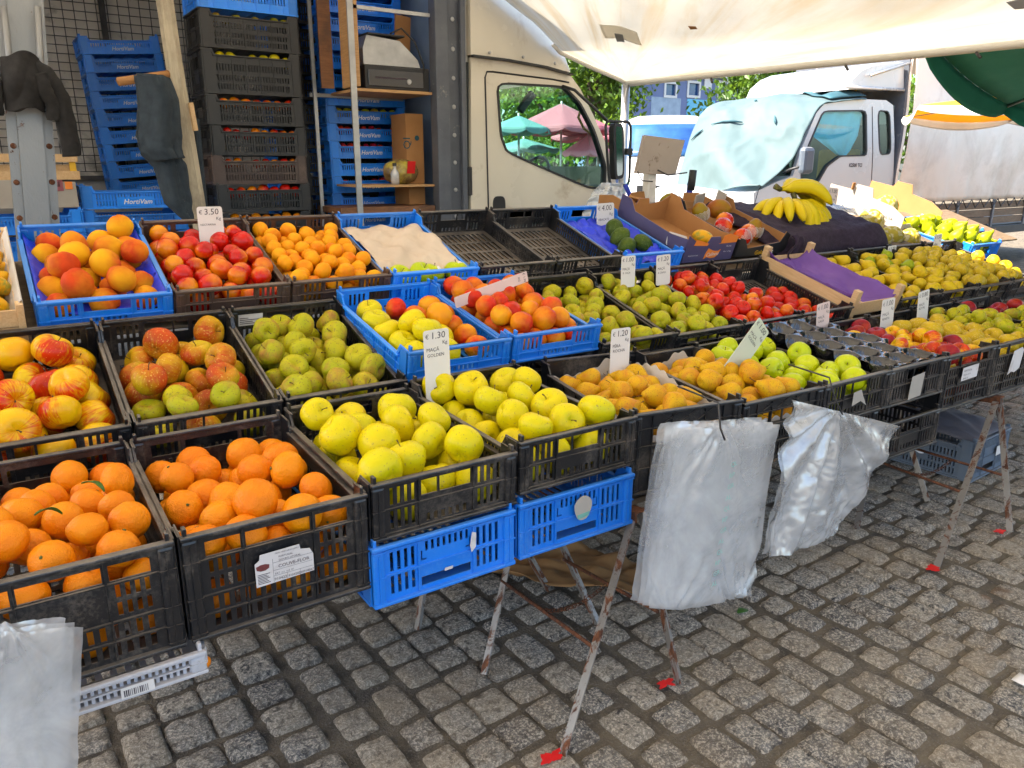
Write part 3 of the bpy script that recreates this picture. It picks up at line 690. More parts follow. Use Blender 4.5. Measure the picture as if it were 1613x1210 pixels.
FR = {
 'orange': ('orange', 'orange', [round_mesh('orange', M['f_orange'], (1, (1, .96, 1, .94, 1)[k], (.94, .88, 1.0, .92, .86)[k]), 0, .05, seed=k) for k in range(5)], CALYX, .6),
 'golden': ('golden_apple', 'apple', [apple_mesh('golden_apple', M['f_gold'], 5, (.92, .84, .98, .88, .80)[k], k) for k in range(5)], ST_A, .75),
 'green': ('green_apple', 'apple', [apple_mesh('green_apple', M['f_green'], 5, .88, k) for k in range(3)], ST_A, .75),
 'redyel': ('apple', 'apple', [apple_mesh('apple', M['f_redyel'], 5, .86, k) for k in range(3)], ST_A, .75),
 'rustred': ('apple', 'apple', [apple_mesh('apple', M['f_rustred'], 5, .84, k) for k in range(3)], ST_A, .75),
 'russet': ('russet_apple', 'apple', [apple_mesh('russet_apple', M['f_russet'], 5, .82, k, .03) for k in range(3)], ST_A, .55),
 'red': ('red_apple', 'apple', [apple_mesh('red_apple', M['f_red'], 5, .88, k) for k in range(2)], ST_A, .5),
 'darkred': ('red_apple', 'apple', [apple_mesh('red_apple', M['f_darkred'], 5, .88, k) for k in range(2)], ST_A, .5),
 'peach': ('peach', 'peach', [round_mesh('peach', M['f_peach'], (1, 1, .93), .09, .10, seed=k) for k in range(2)], None, 0),
 'nect': ('nectarine', 'nectarine', [round_mesh('nectarine', M['f_nect'], (1, 1, .98), .08, .10, seed=k) for k in range(2)], None, 0),
 'nectpale': ('nectarine', 'nectarine', [round_mesh('nectarine', M['f_nectpale'], (1, 1, .96), .06, .10, seed=k) for k in range(2)], None, 0),
 'apricot': ('apricot', 'apricot', [round_mesh('apricot', M['f_apricot'], (.95, 1, 1.03), .08, .07, seed=k) for k in range(2)], None, 0),
 'pear': ('pear', 'pear', [pear_mesh('pear', M['f_pear'], .36, 1.45, .06, k) for k in range(2)], ST_P, .9),
 'pearyel': ('pear', 'pear', [pear_mesh('pear', M['f_pearyel'], .40, 1.7, .12, k) for k in range(2)], ST_P, .8),
 'peargreen': ('green_pear', 'pear', [pear_mesh('green_pear', M['f_peargreen'], .34, 1.65, .05, k) for k in range(2)], ST_P, 1),
 'quince': ('round_pear', 'pear', [apple_mesh('round_pear', M['f_quince'], 5, .9, k) for k in range(2)], ST_A, .5),
 'yellowapple': ('yellow_apple', 'apple', [apple_mesh('yellow_apple', M['f_gold'], 5, .86, k + 5) for k in range(2)], ST_A, .5),
 'avocado': ('avocado', 'avocado', [round_mesh('avocado', M['f_avo'], (.86, .86, 1.12), 0, 0)], None, 0),
 'mango': ('mango', 'mango', [round_mesh('mango', M['f_mango'], (.82, .95, 1.3), 0, 0)], None, 0),
 'papaya': ('papaya', 'papaya', [round_mesh('papaya', M['f_papaya'], (.8, .8, 1.5), 0, 0)], None, 0),
 'melon': ('netted_melon', 'melon', [round_mesh('netted_melon', M['f_melon'], (1, 1, .95), 0, .04, ridges=10, N=40)], None, 0),
 'kumquat': ('kumquat', 'kumquat', [round_mesh('kumquat', M['f_orange'], (.8, .8, 1.05), 0, 0)], None, 0),
}
def one(kind, mw, r, label, group=None, rot=None, lie=False, shape=0):
    nm, cat, meshes, st, pst = FR[kind]
    me = meshes[rnd.randrange(len(meshes))]
    if rot is None:
        if lie: rot = (Matrix.Rotation(rnd.uniform(0, 6.28), 4, 'Z') @ Matrix.Rotation(R(rnd.uniform(60, 105)), 4, 'Y') @ Matrix.Rotation(rnd.uniform(0, 6.28), 4, 'Z'))
        else: rot = Euler((rnd.gauss(0, .75), rnd.gauss(0, .75), rnd.uniform(0, 6.28))).to_matrix().to_4x4()
    s = r
    o = bpy.data.objects.new(nm, me); COL.objects.link(o)
    o.matrix_world = mw @ rot @ Matrix.Diagonal((s * rnd.uniform(.94, 1.06), s * rnd.uniform(.98, 1.03), s * rnd.uniform(.90, 1.05), 1))
    tag(o, label, cat, group)
    if st and rnd.random() < pst:
        c = bpy.data.objects.new('calyx' if st is CALYX else 'stem', st); COL.objects.link(c); c.parent = o
    return o
def pile(box, r, top, seed, kz=.93, cull=2.0, jit=.06, maxn=400, front=True, floor=None):
    """drop spheres into a box (x0,x1,y0,y1); top(x,y) is the highest centre; returns centres"""
    rs = random.Random(seed); x0, x1, y0, y1 = box; P = np.zeros((0, 4)); out = []
    fails = 0; d2 = 2 * r * kz
    fl = floor or (lambda x, y: r * .96)
    while fails < 60 and len(out) < maxn:
        best = None
        X = np.array([rs.uniform(x0 + r, x1 - r) for _ in range(260)]); Y = np.array([rs.uniform(y0 + r, y1 - r) for _ in range(260)])
        Z = np.array([fl(a, b) for a, b in zip(X, Y)])
        if len(P):
            dd = (X[:, None] - P[None, :, 0]) ** 2 + (Y[:, None] - P[None, :, 1]) ** 2
            zz = np.where(dd < d2 * d2, P[None, :, 2] + np.sqrt(np.maximum(d2 * d2 - dd, 0)), -9)
            Z = np.maximum(Z, zz.max(1))
        i = int(np.argmin(Z + .10 * Y - .06 * np.abs(X - (x0 + x1) / 2)))
        if Z[i] > top(X[i], Y[i]): fails += 1; continue
        P = np.vstack([P, [X[i], Y[i], Z[i], 0]]); out.append((X[i], Y[i], Z[i]))
    res = []
    for (x, y, z) in out:
        tz = top(x, y)
        dd = np.hypot(P[:, 0] - x, P[:, 1] - y); above = P[(dd < 1.7 * r), 2]
        hid = (above.max() - z) > cull * r
        if hid and not (front and y < y0 + 2.1 * r): continue
        res.append((x, y, z))
    return res
COUNT = {}
def fill(mw, kind, r, top, label, group, seed, W=.392, L=.6, lie=False, sub=None, box=None, mixk=None, vary=.08, **kw):
    bx = box or (.006, W - .006, .006, L - .006)
    pts = pile(bx, r, top, seed, **kw)
    for (x, y, z) in pts:
        k = kind; lb = label; g = group; rr = r
        if mixk:
            q = mixk(x, y, z)
            if q: k, lb, g, rr = q
        one(k, mw @ Matrix.Translation((x, y, z)), rr * rnd.uniform(1 - vary, 1 + vary * .6), lb, g, lie=lie)
    COUNT[group] = len(pts)
    return pts

# ------------------------------------------------------------------ the three tiers
TA, TB, TC = R(2), R(17), R(19)
CR = {}
def stall():
    pi_ = 'plastic crates set out on the stall'
    def A(k, x0, zt, H, style, mat, label, yf=1.50, yaw=0, tilt=TA):
        mw = row_mat(x0, yf, zt, tilt, H, yaw); CR[k] = (mw, H); return crate(style, mat, mw, label, pi_, H=H)
    # front tier
    a = {}
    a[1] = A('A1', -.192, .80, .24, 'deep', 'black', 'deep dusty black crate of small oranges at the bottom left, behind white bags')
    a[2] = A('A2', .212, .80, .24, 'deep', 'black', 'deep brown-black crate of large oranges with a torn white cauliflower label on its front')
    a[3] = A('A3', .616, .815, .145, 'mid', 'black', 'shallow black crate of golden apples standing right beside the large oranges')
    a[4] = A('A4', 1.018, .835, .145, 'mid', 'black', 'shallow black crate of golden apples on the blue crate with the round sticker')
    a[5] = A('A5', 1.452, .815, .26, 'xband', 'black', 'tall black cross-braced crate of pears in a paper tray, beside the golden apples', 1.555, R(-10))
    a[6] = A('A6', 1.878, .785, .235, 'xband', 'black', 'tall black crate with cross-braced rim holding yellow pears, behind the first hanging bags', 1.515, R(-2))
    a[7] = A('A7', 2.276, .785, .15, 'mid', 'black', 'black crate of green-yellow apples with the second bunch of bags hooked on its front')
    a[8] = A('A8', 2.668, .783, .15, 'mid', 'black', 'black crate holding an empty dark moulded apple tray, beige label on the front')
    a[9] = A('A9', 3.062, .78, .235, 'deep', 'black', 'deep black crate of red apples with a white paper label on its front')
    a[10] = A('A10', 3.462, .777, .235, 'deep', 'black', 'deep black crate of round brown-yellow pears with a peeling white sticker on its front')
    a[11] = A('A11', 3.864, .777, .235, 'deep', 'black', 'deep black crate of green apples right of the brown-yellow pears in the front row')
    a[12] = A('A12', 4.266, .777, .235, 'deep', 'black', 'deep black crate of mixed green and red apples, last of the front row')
    # middle tier
    def B(k, x0, zt, H, style, mat, label): return A(k, x0, zt, H, style, mat, label, 2.16, 0, R(11.5) if k in ('B4', 'B5') else TB)
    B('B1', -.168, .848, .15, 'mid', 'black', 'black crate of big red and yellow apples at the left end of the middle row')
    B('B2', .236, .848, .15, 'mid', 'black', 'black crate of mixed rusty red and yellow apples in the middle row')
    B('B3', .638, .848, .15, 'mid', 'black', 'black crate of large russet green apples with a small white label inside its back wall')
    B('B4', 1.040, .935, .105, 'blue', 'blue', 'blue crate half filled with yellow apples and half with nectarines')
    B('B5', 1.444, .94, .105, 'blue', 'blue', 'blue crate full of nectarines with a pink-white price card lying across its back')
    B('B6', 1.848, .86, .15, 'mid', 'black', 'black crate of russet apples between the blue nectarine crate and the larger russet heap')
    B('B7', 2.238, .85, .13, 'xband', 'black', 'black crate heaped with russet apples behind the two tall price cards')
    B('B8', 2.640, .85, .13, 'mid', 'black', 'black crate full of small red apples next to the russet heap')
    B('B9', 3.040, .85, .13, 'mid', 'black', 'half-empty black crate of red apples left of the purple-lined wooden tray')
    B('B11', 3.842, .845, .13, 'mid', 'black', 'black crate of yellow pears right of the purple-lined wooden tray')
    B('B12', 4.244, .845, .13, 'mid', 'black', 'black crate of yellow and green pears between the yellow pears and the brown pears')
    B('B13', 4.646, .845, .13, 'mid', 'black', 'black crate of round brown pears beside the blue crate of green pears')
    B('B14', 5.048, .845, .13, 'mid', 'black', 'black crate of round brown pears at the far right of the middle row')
    # back tier
    def C(k, x0, H, style, mat, label): return A(k, x0, 1.10, H, style, mat, label, 2.76, 0, TC)
    C('C1', .074, .10, 'blue', 'blue', 'bright blue crate of peaches on blue tissue at the left of the back row')
    C('C2', .476, .115, 'mid', 'brownblack', 'brown-black crate of dark red nectarines with a tall price card in it')
    C('C3', .876, .115, 'mid', 'brownblack', 'brown-black crate full of orange apricots')
    C('C4', 1.276, .115, 'blue', 'blue', 'blue crate with beige packing sheet and a few stickered green apples at its front edge')
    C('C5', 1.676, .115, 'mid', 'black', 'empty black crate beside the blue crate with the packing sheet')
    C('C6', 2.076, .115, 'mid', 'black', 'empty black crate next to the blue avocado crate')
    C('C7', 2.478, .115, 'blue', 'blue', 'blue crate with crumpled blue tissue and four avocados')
    A('C14', 5.45, 1.00, .16, 'blue', 'blue', 'blue crate of bright green pears at the right end of the back row', 2.62, 0, R(14))
    A('C15', 5.88, 1.04, .12, 'blue', 'blue', 'empty blue crate behind the green pears at the right edge', 2.95, 0, R(10))
    # crates used as supports
    s = 'crates propping up the stall'
    crate('bluedeep', 'blue', row_mat(.606, 1.495, .662, 0, .155), 'bright blue crate with a white scuff propping up golden apples beside the large oranges', s, H=.155)
    crate('bluedeep', 'blue', row_mat(1.012, 1.495, .668, 0, .155), 'bright blue crate with a round torn sticker propping up the golden apples nearest the pears', s, H=.155)
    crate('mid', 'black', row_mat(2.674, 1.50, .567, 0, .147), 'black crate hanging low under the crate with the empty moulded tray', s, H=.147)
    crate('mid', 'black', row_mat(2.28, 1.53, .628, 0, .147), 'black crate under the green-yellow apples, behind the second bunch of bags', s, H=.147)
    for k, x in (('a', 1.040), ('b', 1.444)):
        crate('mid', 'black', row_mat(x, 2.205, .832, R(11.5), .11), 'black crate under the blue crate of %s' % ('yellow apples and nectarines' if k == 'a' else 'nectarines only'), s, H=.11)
    crate('grate', 'whiteplastic', row_mat(-.16, 1.49, .548, 0, .052), 'flat white lattice tray under the small oranges at bottom left', s, H=.052, kind='plastic_tray')
    # labels and stickers on crates
    def sticker(par, pts, x, z, lines=(), matk='paper', y=-.0135):
        b = MB(); b.poly(pts, [], (x, y, z), (1, 0, 0), (0, 0, 1), .0008); o = b.build('sticker', M[matk], par)
        if lines:
            b = MB()
            for (t, sz, dx, dz) in lines: b.text(t, sz, (x + dx, y - .0009, z + dz), (1, 0, 0), (0, 0, 1), bold=.0)
            b.build('lettering', M['ink'], o)
        return o
    st = sticker(a[2], [(0, 0), (.125, .004), (.125, .045), (.118, .06), (.098, .064), (.096, .076), (.012, .074), (.01, .062), (0, .055)], .135, .088,
            [('COUVE-FLOR', .0112, .048, .034), ('PORTUGAL', .006, .05, .058), ('DOURO LITORAL', .006, .05, .050), ('910422', .009, .038, .006), ('910420220918047', .0075, .068, .006), ('EAT  n.c  n.d  01', .006, .04, .02), ('FRESH VEGETABLES SUPPLY', .0042, .043, .068)])
    b = MB()
    for q in (.017, .030, .048): b.box(.135 + .037, .135 + .122, -.0146, -.0144, .088 + q, .088 + q + .0005)
    for q in (.037, .066, .094): b.box(.135 + q, .135 + q + .0005, -.0146, -.0144, .088 + .003, .088 + (.017 if q > .04 else .058))
    for q in range(7): b.box(.135 + .004, .135 + .030 - (q % 3) * .003, -.0146, -.0144, .088 + .006 + q * .0035, .088 + .0075 + q * .0035)
    b.build('ruled_lines', M['ink'], st)
    b = MB(); b.poly([(0, .004), (.008, 0), (.018, 0), (.026, .004), (.027, .012), (.018, .015), (.009, .015), (-.001, .012)], [], (.138, -.0144, .088 + .036), (1, 0, 0), (0, 0, 1), .0004)
    b.build('emblem', M['redink'], st)
    sticker(a[8], [(0, 0), (.085, .006), (.09, .10), (.004, .092)], .135, .012, (('', .01, 0, 0),)[:0], 'carton_white')
    sticker(a[9], [(0, 0), (.125, .004), (.125, .06), (0, .056)], .125, .115, [('PORTUGAL', .012, .01, .038), ('MACA  CAT II', .009, .01, .022), ('00418  22', .010, .01, .006)])
    sticker(a[10], [(0, 0), (.03, .012), (.06, .004), (.10, .02), (.11, .10), (.09, .115), (.05, .11), (.02, .105)], .125, .085)
    sticker(a[7], [(0, 0), (.05, .012), (.09, -.012), (.06, .03), (.045, .055), (.0, .05)], .16, .05, matk='carton_white')
    b = MB(); b.text('SLAI', .022, (.165, -.0015, .022), (1, 0, 0), (0, 0, 1), bold=.0008); b.build('moulded_lettering', M['black'], a[4])
    # small white label inside the back wall of the russet crate
    r_ = [o for o in COL.objects if o.get('label', '').startswith('black crate of large russet green')][0]
    b = MB(); b.box(.03, .115, .6 - .0075, .6 - .0062, .085, .128); o = b.build('sticker', M['paper'], r_)
    b = MB(); [b.box(.034, .034 + q, .6 - .0083, .6 - .0078, .092 + k * .007, .0945 + k * .007) for k, q in enumerate((.06, .045, .07, .03))]; b.build('printed_lines', M['ink'], o)
    r_ = [o for o in COL.objects if o.get('label', '').startswith('bright blue crate with a round torn')][0]
    b = MB(); b.poly([(.03 * math.cos(t) * (1 + .08 * math.sin(3 * t)), .036 * math.sin(t)) for t in [k * .3927 for k in range(16)]], [], (.205, -.0135, .098), (1, 0, 0), (0, 0, 1), .0008); o = b.build('sticker', M['carton_white'], r_)
    b = MB(); b.poly([(-.018, -.03), (.02, -.026), (.022, -.014), (-.02, -.017)], [], (.205, -.0146, .098), (1, 0, 0), (0, 0, 1), .0004); b.build('printed_band', M['greenink'], o)
    r_ = [o for o in COL.objects if o.get('label', '').startswith('bright blue crate with a white scuff')][0]
    b = MB(); b.poly([(0, 0), (.012, .012), (.014, .05), (.002, .055), (-.004, .02)], [], (.262, -.0085, .072), (1, 0, 0), (0, 0, 1), .0008); b.build('torn_label', M['paper'], r_); b = MB(); b.poly([(0, 0), (.022, 0), (.024, .007), (.002, .007)], [], (.185, -.0085, .045), (1, 0, 0), (0, 0, 1), .0008)
    b.build('torn_label', M['paper'], r_)
    r_ = [o for o in COL.objects if o.get('label', '').startswith('flat white lattice')][0]
    b = MB(); b.box(.23, .29, -.0145, -.0137, .006, .03); o = b.build('barcode_label', M['card'], r_)
    b = MB(); [b.box(.235 + k * .0035, .235 + k * .0035 + rnd.choice([.001, .002]), -.0153, -.0148, .010, .024) for k in range(13)]; b.build('bars', M['ink'], o)
    # logo on the long side of the blue pear crate
    r_ = [o for o in COL.objects if o.get('label', '').startswith('blue crate of bright green pears')][0]
    b = MB(); b.text('HortiVam', .045, (-.0055, .36, .05), (0, -1, 0), (0, 0, 1), shear=.3, bold=.0005); b.build('logo', M['whiteink'], r_)
stall()

def dome(h0, m, W=.392, L=.6, sl=0.0, y0=0.0, y1=1.0):
    """top-of-heap height for the centres: base h0, mound m, slope sl towards the back; nothing outside y0..y1"""
    h0 = h0 + .022
    def f(x, y):
        t = y / L
        if t < y0 or t > y1: return -1
        return h0 + m * (1 - (2 * x / W - 1) ** 2) * (1 - (2 * t - 1) ** 2) + sl * (t - .5)
    return f
def fillrow(k, *a, **kw): return fill(CR[k][0], *a, **kw)
fillrow('A1', 'orange', .042, dome(.205, .035), 'small orange heaped in the deep crate at the bottom left corner', 'small oranges in the leftmost front crate', 1)
fillrow('A2', 'orange', .046, dome(.155, .05, sl=-.06), 'large orange in the deep crate with the cauliflower label', 'large oranges in the labelled crate', 2, vary=.16)
fillrow('A3', 'golden', .054, dome(0.114, 0.010, sl=.01), 'golden apple in the black crate right beside the large oranges', 'golden apples in the crate beside the oranges', 3)
fillrow('A4', 'golden', .054, dome(0.116, 0.010, sl=.01), 'golden apple in the shallow black crate next to the pears', 'golden apples in the crate beside the pears', 5)
fillrow('A5', 'pear', .038, dome(.20, .02, sl=-.02), 'russet pear in the paper-lined crate right of the golden apples', 'russet pears in the first paper-lined crate', 6, lie=True, box=(.03, .36, .04, .56), floor=lambda x, y: .13, kz=1.0)
fillrow('A6', 'pear', .040, dome(.19, .045, sl=-.01), 'russet pear in the second paper-lined crate, beside the green-yellow apples', 'russet pears in the second paper-lined crate', 7, lie=True, box=(.03, .36, .04, .56), floor=lambda x, y: .11, kz=1.0)
fillrow('A7', 'green', .048, dome(0.117, 0.013, sl=.02), 'green-yellow apple in the crate under the slanting 1.00 card', 'green-yellow apples in the front row', 8)
def a9(x, y, z):
    if z > .17 and y > .5 or rnd.random() < .25: return ('darkred', 'dark red apple in the front-row crate with the white paper label', 'dark red apples with the striped ones', .046)
fillrow('A9', 'redyel', .041, dome(0.201, 0.009), 'striped red and yellow apple in the front-row crate with the white paper label', 'striped apples in the front row', 9, mixk=a9)
fillrow('A10', 'quince', .047, dome(0.196, 0.011), 'round brown-yellow pear in the front-row crate with the peeling sticker', 'round pears in the front row', 10)
fillrow('A11', 'russet', .041, dome(0.201, 0.013), 'green russet apple in the front-row crate right of the round brown pears', 'green apples at the right of the front row', 11)
def a12(x, y, z):
    if y > .38: return ('darkred', 'red apple at the back of the last front-row crate', 'red apples in the last front crate', .045)
fillrow('A12', 'russet', .040, dome(0.201, 0.013), 'green apple in the last front-row crate', 'green apples in the last front crate', 12, mixk=a12)
fillrow('B1', 'redyel', .057, dome(0.122, 0.013), 'big streaked red and yellow apple at the left end of the middle row', 'big streaked apples', 13)
def b2(x, y, z):
    if y < .2 and rnd.random() < .75: return ('russet', 'small green apple at the front of the rusty red apple crate', 'small green apples among the rusty ones', .046)
fillrow('B2', 'rustred', .052, dome(0.096, 0.016, sl=-.03), 'rusty red and yellow apple in the middle-row crate with the scuffed back corner', 'rusty red apples', 14, mixk=b2)
fillrow('B3', 'russet', .048, dome(0.117, 0.013), 'large russet green apple in the crate left of the blue crates', 'large russet apples', 15)
def b4(x, y, z):
    if x + .35 * y > .27: return ('nectpale', 'nectarine in the right half of the half-and-half blue crate', 'nectarines sharing a crate with yellow apples', .046)
fillrow('B4', 'yellowapple', .053, dome(0.090, 0.009), 'big yellow apple in the left half of the half-and-half blue crate', 'yellow apples sharing a crate with nectarines', 16, mixk=b4)
fillrow('B5', 'nectpale', .043, dome(0.090, 0.009), 'nectarine in the blue crate beneath the lying pink-white card', 'nectarines in the full blue crate', 17)
fillrow('B6', 'russet', .041, dome(0.111, 0.009), 'russet apple in the crate right of the blue nectarine crate', 'russet apples beside the blue crate', 18)
fillrow('B7', 'russet', .040, dome(0.106, 0.016), 'russet apple in the heap below the two tall price cards', 'russet apples below the tall cards', 19)
fillrow('B8', 'red', .036, dome(0.104, 0.013), 'small red apple in the full crate next to the russet heap', 'small red apples in the full crate', 20)
fillrow('B9', 'red', .038, dome(.08, .03, y1=.62), 'small red apple in the half-empty crate left of the purple-lined tray', 'small red apples in the half-empty crate', 21)
fillrow('B11', 'pearyel', .037, dome(.10, .02), 'yellow pear in the crate right of the purple-lined tray', 'yellow pears beside the wooden tray', 22, lie=True, kz=1.05)
def b12(x, y, z):
    if y > .33 and rnd.random() < .6: return ('peargreen', 'long green pear lying among the yellow pears', 'green pears among the yellow ones', .034)
fillrow('B12', 'pearyel', .037, dome(.10, .025), 'yellow pear in the crate with the long green pears', 'yellow pears mixed with green ones', 23, lie=True, kz=1.05, mixk=b12)
fillrow('B13', 'quince', .043, dome(0.111, 0.016), 'round brown pear in the crate against the blue pear crate', 'round brown pears beside the blue crate', 24)
fillrow('B14', 'quince', .044, dome(.09, .02), 'round brown pear in the crate at the far right of the middle row', 'round brown pears at the far right', 25)
fillrow('C1', 'peach', .049, dome(0.096, 0.013), 'peach heaped on blue tissue in the bright blue crate', 'peaches in the blue crate', 26)
fillrow('C2', 'nect', .039, dome(0.088, 0.014), 'shiny dark red nectarine in the crate with the 3.50 card', 'dark red nectarines', 27, vary=.14)
fillrow('C3', 'apricot', .033, dome(0.088, 0.011), 'orange apricot in the brown-black crate', 'apricots in the back row', 28)
fillrow('C14', 'peargreen', .044, dome(.14, .05), 'bright green pear standing in the blue crate at the right of the back row', 'bright green pears', 29, lie=False, kz=1.0)
for k, (x, y) in enumerate([(.07, .075), (.16, .065), (.22, .075), (.33, .07)]):
    o = one('green', CR['C4'][0] @ Matrix.Translation((x, y, .055 + .012 * (k % 2))), .052, ['stickered green apple alone at the left of the packing sheet', 'stickered green apple second from the left at the front of the packing sheet', 'stickered green apple in the middle front of the packing sheet', 'stickered green apple at the right front of the packing sheet'][k], rot=Euler((.4, 0, k)).to_matrix().to_4x4())
    b = MB(); b.M = Matrix.Rotation(-k, 4, 'Z') @ Matrix.Rotation(R(38), 4, 'X')
    b.lathe([(0, .985), (.17, .965), (.2, .955), (.2, .90)], 14); b.build('fruit_sticker', M['card'], o)
for k, (x, y, z, rr) in enumerate([(.20, .20, .055, .052), (.235, .30, .06, .055), (.275, .40, .065, .055), (.33, .22, .055, .052)]):
    one('avocado', CR['C7'][0] @ Matrix.Translation((x, y, z)), rr, ['avocado at the front of the column of three in the blue crate', 'middle avocado of the column of three', 'rear avocado against the 4.00 price card', 'avocado lying alone to the right of the other three'][k], rot=Euler((.5, .3 * k, k)).to_matrix().to_4x4())
one('kumquat', Matrix.Translation((.222, 1.505, .503)), .02, 'tiny orange fruit caught beside the white lattice tray', rot=Euler((0, 1.2, 0)).to_matrix().to_4x4())
# two leaves among the small oranges
for k, (x, y) in enumerate([(.30, .19), (.22, .15)]):
    b = MB(); b.grid(lambda u, v: ((v - .5) * .03 * math.sin(math.pi * (u * .9 + .05)), u * .05, .012 * math.sin(u * 3) + .006 * abs(v - .5)), 6, 4, .0008)
    o = b.build('orange_leaf', M['leaf'], smooth=True); o.matrix_world = CR['A1'][0] @ Matrix.Translation((x, y, .285 - k * .012)) @ Euler((.3, .4, 1 + k)).to_matrix().to_4x4(); tag(o, ['green leaf on the small oranges, the one nearer the crate edge', 'green leaf on the small oranges, the one nearer the middle'][k], 'leaf')

# ------------------------------------------------------------------ liners, trays and sheets
def sheet_in(k, name, mat, label, cat, fn, nu, nv, th=.001):
    b = MB(); b.grid(fn, nu, nv, th); o = b.build(name, mat, smooth=True); o.matrix_world = CR[k][0]; return tag(o, label, cat)
sheet_in('C4', 'packing_sheet', M['beigepulp'], 'beige moulded packing sheet draped in the blue crate behind the green apples', 'packing sheet',
         lambda u, v: (.012 + u * .368, .10 + v * .47, .055 + .035 * math.sin(v * 3.0) + .012 * math.sin(u * 14) * math.sin(v * 15) + .018 * fbm((u * 3, v * 3, 0), 1.3, 3)), 40, 40)
sheet_in('C1', 'tissue_sheet', M['bluepaper'], 'blue tissue sheet under the peaches', 'tissue',
         lambda u, v: (.01 + u * .372, .02 + v * .56, .03 + .05 * (abs(u - .5) * 2) ** 6 + .01 * fbm((u * 6, v * 6, 0), 1.5, 4)), 24, 24)
sheet_in('C7', 'tissue_sheet', M['bluepaper'], 'crumpled blue tissue sheet under the avocados', 'tissue',
         lambda u, v: (.01 + u * .372, .03 + v * .55, .035 + .03 * fbm((u * 5, v * 5, 0), 1.5, 9) + .035 * (abs(u - .5) * 2) ** 4), 40, 40)
def papertray(k, label, fz):
    b = MB()
    def wall(p0, p1, h0, nn, hump=0):
        p0 = Vector(p0); p1 = Vector(p1)
        b.grid(lambda u, v: p0.lerp(p1, u) + Vector((0, 0, v * (h0 + .006 * math.sin(u * nn) + hump * math.exp(-((u - .75) / .2) ** 2)))) + (Vector((.012 * v, 0, 0)) if p0.x > .2 else Vector((-.012 * v, 0, 0))), 50, 2, .0012)
    wall((.03, .56, fz), (.03, .03, fz), .095, 60); wall((.36, .03, fz), (.36, .57, fz), .10, 60, .03)
    wall((.03, .565, fz), (.36, .565, fz), .09, 40, .05); wall((.36, .028, fz), (.03, .028, fz), .05, 40)
    b.box(.03, .36, .03, .565, fz, fz + .002)
    o = b.build('paper_tray', M['parchment'], smooth=False); o.matrix_world = CR[k][0]; tag(o, label, 'tray liner')
papertray('A5', 'wavy-edged beige paper tray holding the pears right of the golden apples', .115)
papertray('A6', 'wavy-edged beige paper tray holding the yellow pears behind the first bags', .095)
# dark moulded tray
def applet(u, v):
    x, y = .008 + u * .376, .012 + v * .576
    a = math.sin(x * math.pi * 2 / .125 + (0 if int(y / .115) % 2 else 1.4)) ; c = math.sin(y * math.pi / .0575)
    d = max(0, (a * .5 + .5) * (c * .5 + .5)) ** .6
    
    best = 9
    for j in range(5):
        for i in range(-1, 4):
            cx_ = .065 + i * .125 + (.0625 if j % 2 else 0); cy_ = .07 + j * .115
            best = min(best, math.hypot(x - cx_, y - cy_))
    d = max(0, 1 - (best / .056) ** 3)
    return (x, y, .150 - .060 * d ** .5 + .035 * v + .004 * fbm((x * 20, y * 20, 0), 1.0, 2) + .03 * max(0, v - .9) * 5)
sheet_in('A8', 'moulded_fruit_tray', M['blackpet'], 'shiny black moulded apple tray lying empty on its crate', 'tray', applet, 60, 90)

# wooden tray with purple tissue (middle tier)
mw = row_mat(3.442, 2.15, .885, TB, .12)
CR['B10'] = (mw, .12)
t = thing('wooden_tray', 'pale wooden tray lined with purple tissue between the red apples and the yellow pears', 'tray'); t.matrix_world = mw
for x0, x1 in ((.0, .008), (.384, .392)):
    b = MB(); b.box(x0, x1, .0, .6, .03, .105); b.build('side_board', M['wood'], t)
for y0, y1 in ((.0, .007), (.593, .6)):
    b = MB(); b.box(.008, .384, y0, y1, .03, .09); b.build('end_board', M['wood'], t)
b = MB(); b.box(.008, .384, .007, .593, .02, .03); b.build('base_board', M['wood'], t)
for x in (.0, .37):
    for y in (.0, .575):
        b = MB(); b.box(x - .004, x + .03, y - .004, y + .028, .0, .155, .002); b.build('corner_post', M['wood'], t)
b = MB(); b.grid(lambda u, v: (.010 + u * .372, .010 + v * .58, .038 + .075 * (abs(u - .5) * 2) ** 5 + .03 * (abs(v - .5) * 2) ** 8 + .016 * fbm((u * 4, v * 5, 0), 1.2, 6)), 36, 40, .0008)
o = b.build('tissue_sheet', M['purplepaper'], smooth=True); o.matrix_world = mw; tag(o, 'purple tissue sheet lining the wooden tray', 'tissue')

# wooden crate of kumquats, far left back
mw = row_mat(-.365, 2.74, 1.10, TC, .15)
t = thing('wooden_crate', 'pale wooden crate lined with white paper at the left edge of the back row', 'crate'); t.matrix_world = mw
for y0 in (0, .592):
    for z0, z1 in ((.0, .07), (.075, .13)):
        b = MB(); b.box(0, .392, y0, y0 + .008, z0, z1); b.build('end_board', M['wood'], t)
for x0 in (0, .384):
    for z0, z1 in ((.0, .07), (.075, .13)):
        b = MB(); b.box(x0, x0 + .008, .008, .592, z0, z1); b.build('side_board', M['wood'], t)
for x in (.385, -.01):
    for y in (-.004, .57):
        b = MB(); b.box(x, x + .02, y, y + .03, 0, .15, .002); b.build('corner_post', M['wood'], t)
b = MB(); b.box(.008, .384, .008, .592, .004, .01); b.build('base_board', M['wood'], t)
fill(mw, 'papaya', .036, dome(.11, .03), 'small yellow-orange fruit in the wooden crate at the left edge', 'yellow-orange fruits at the left edge', 31, front=False)
for o in COL.objects:
    if o.get('group') == 'yellow-orange fruits at the left edge': o.name = 'loquat'; o['category'] = 'loquat'
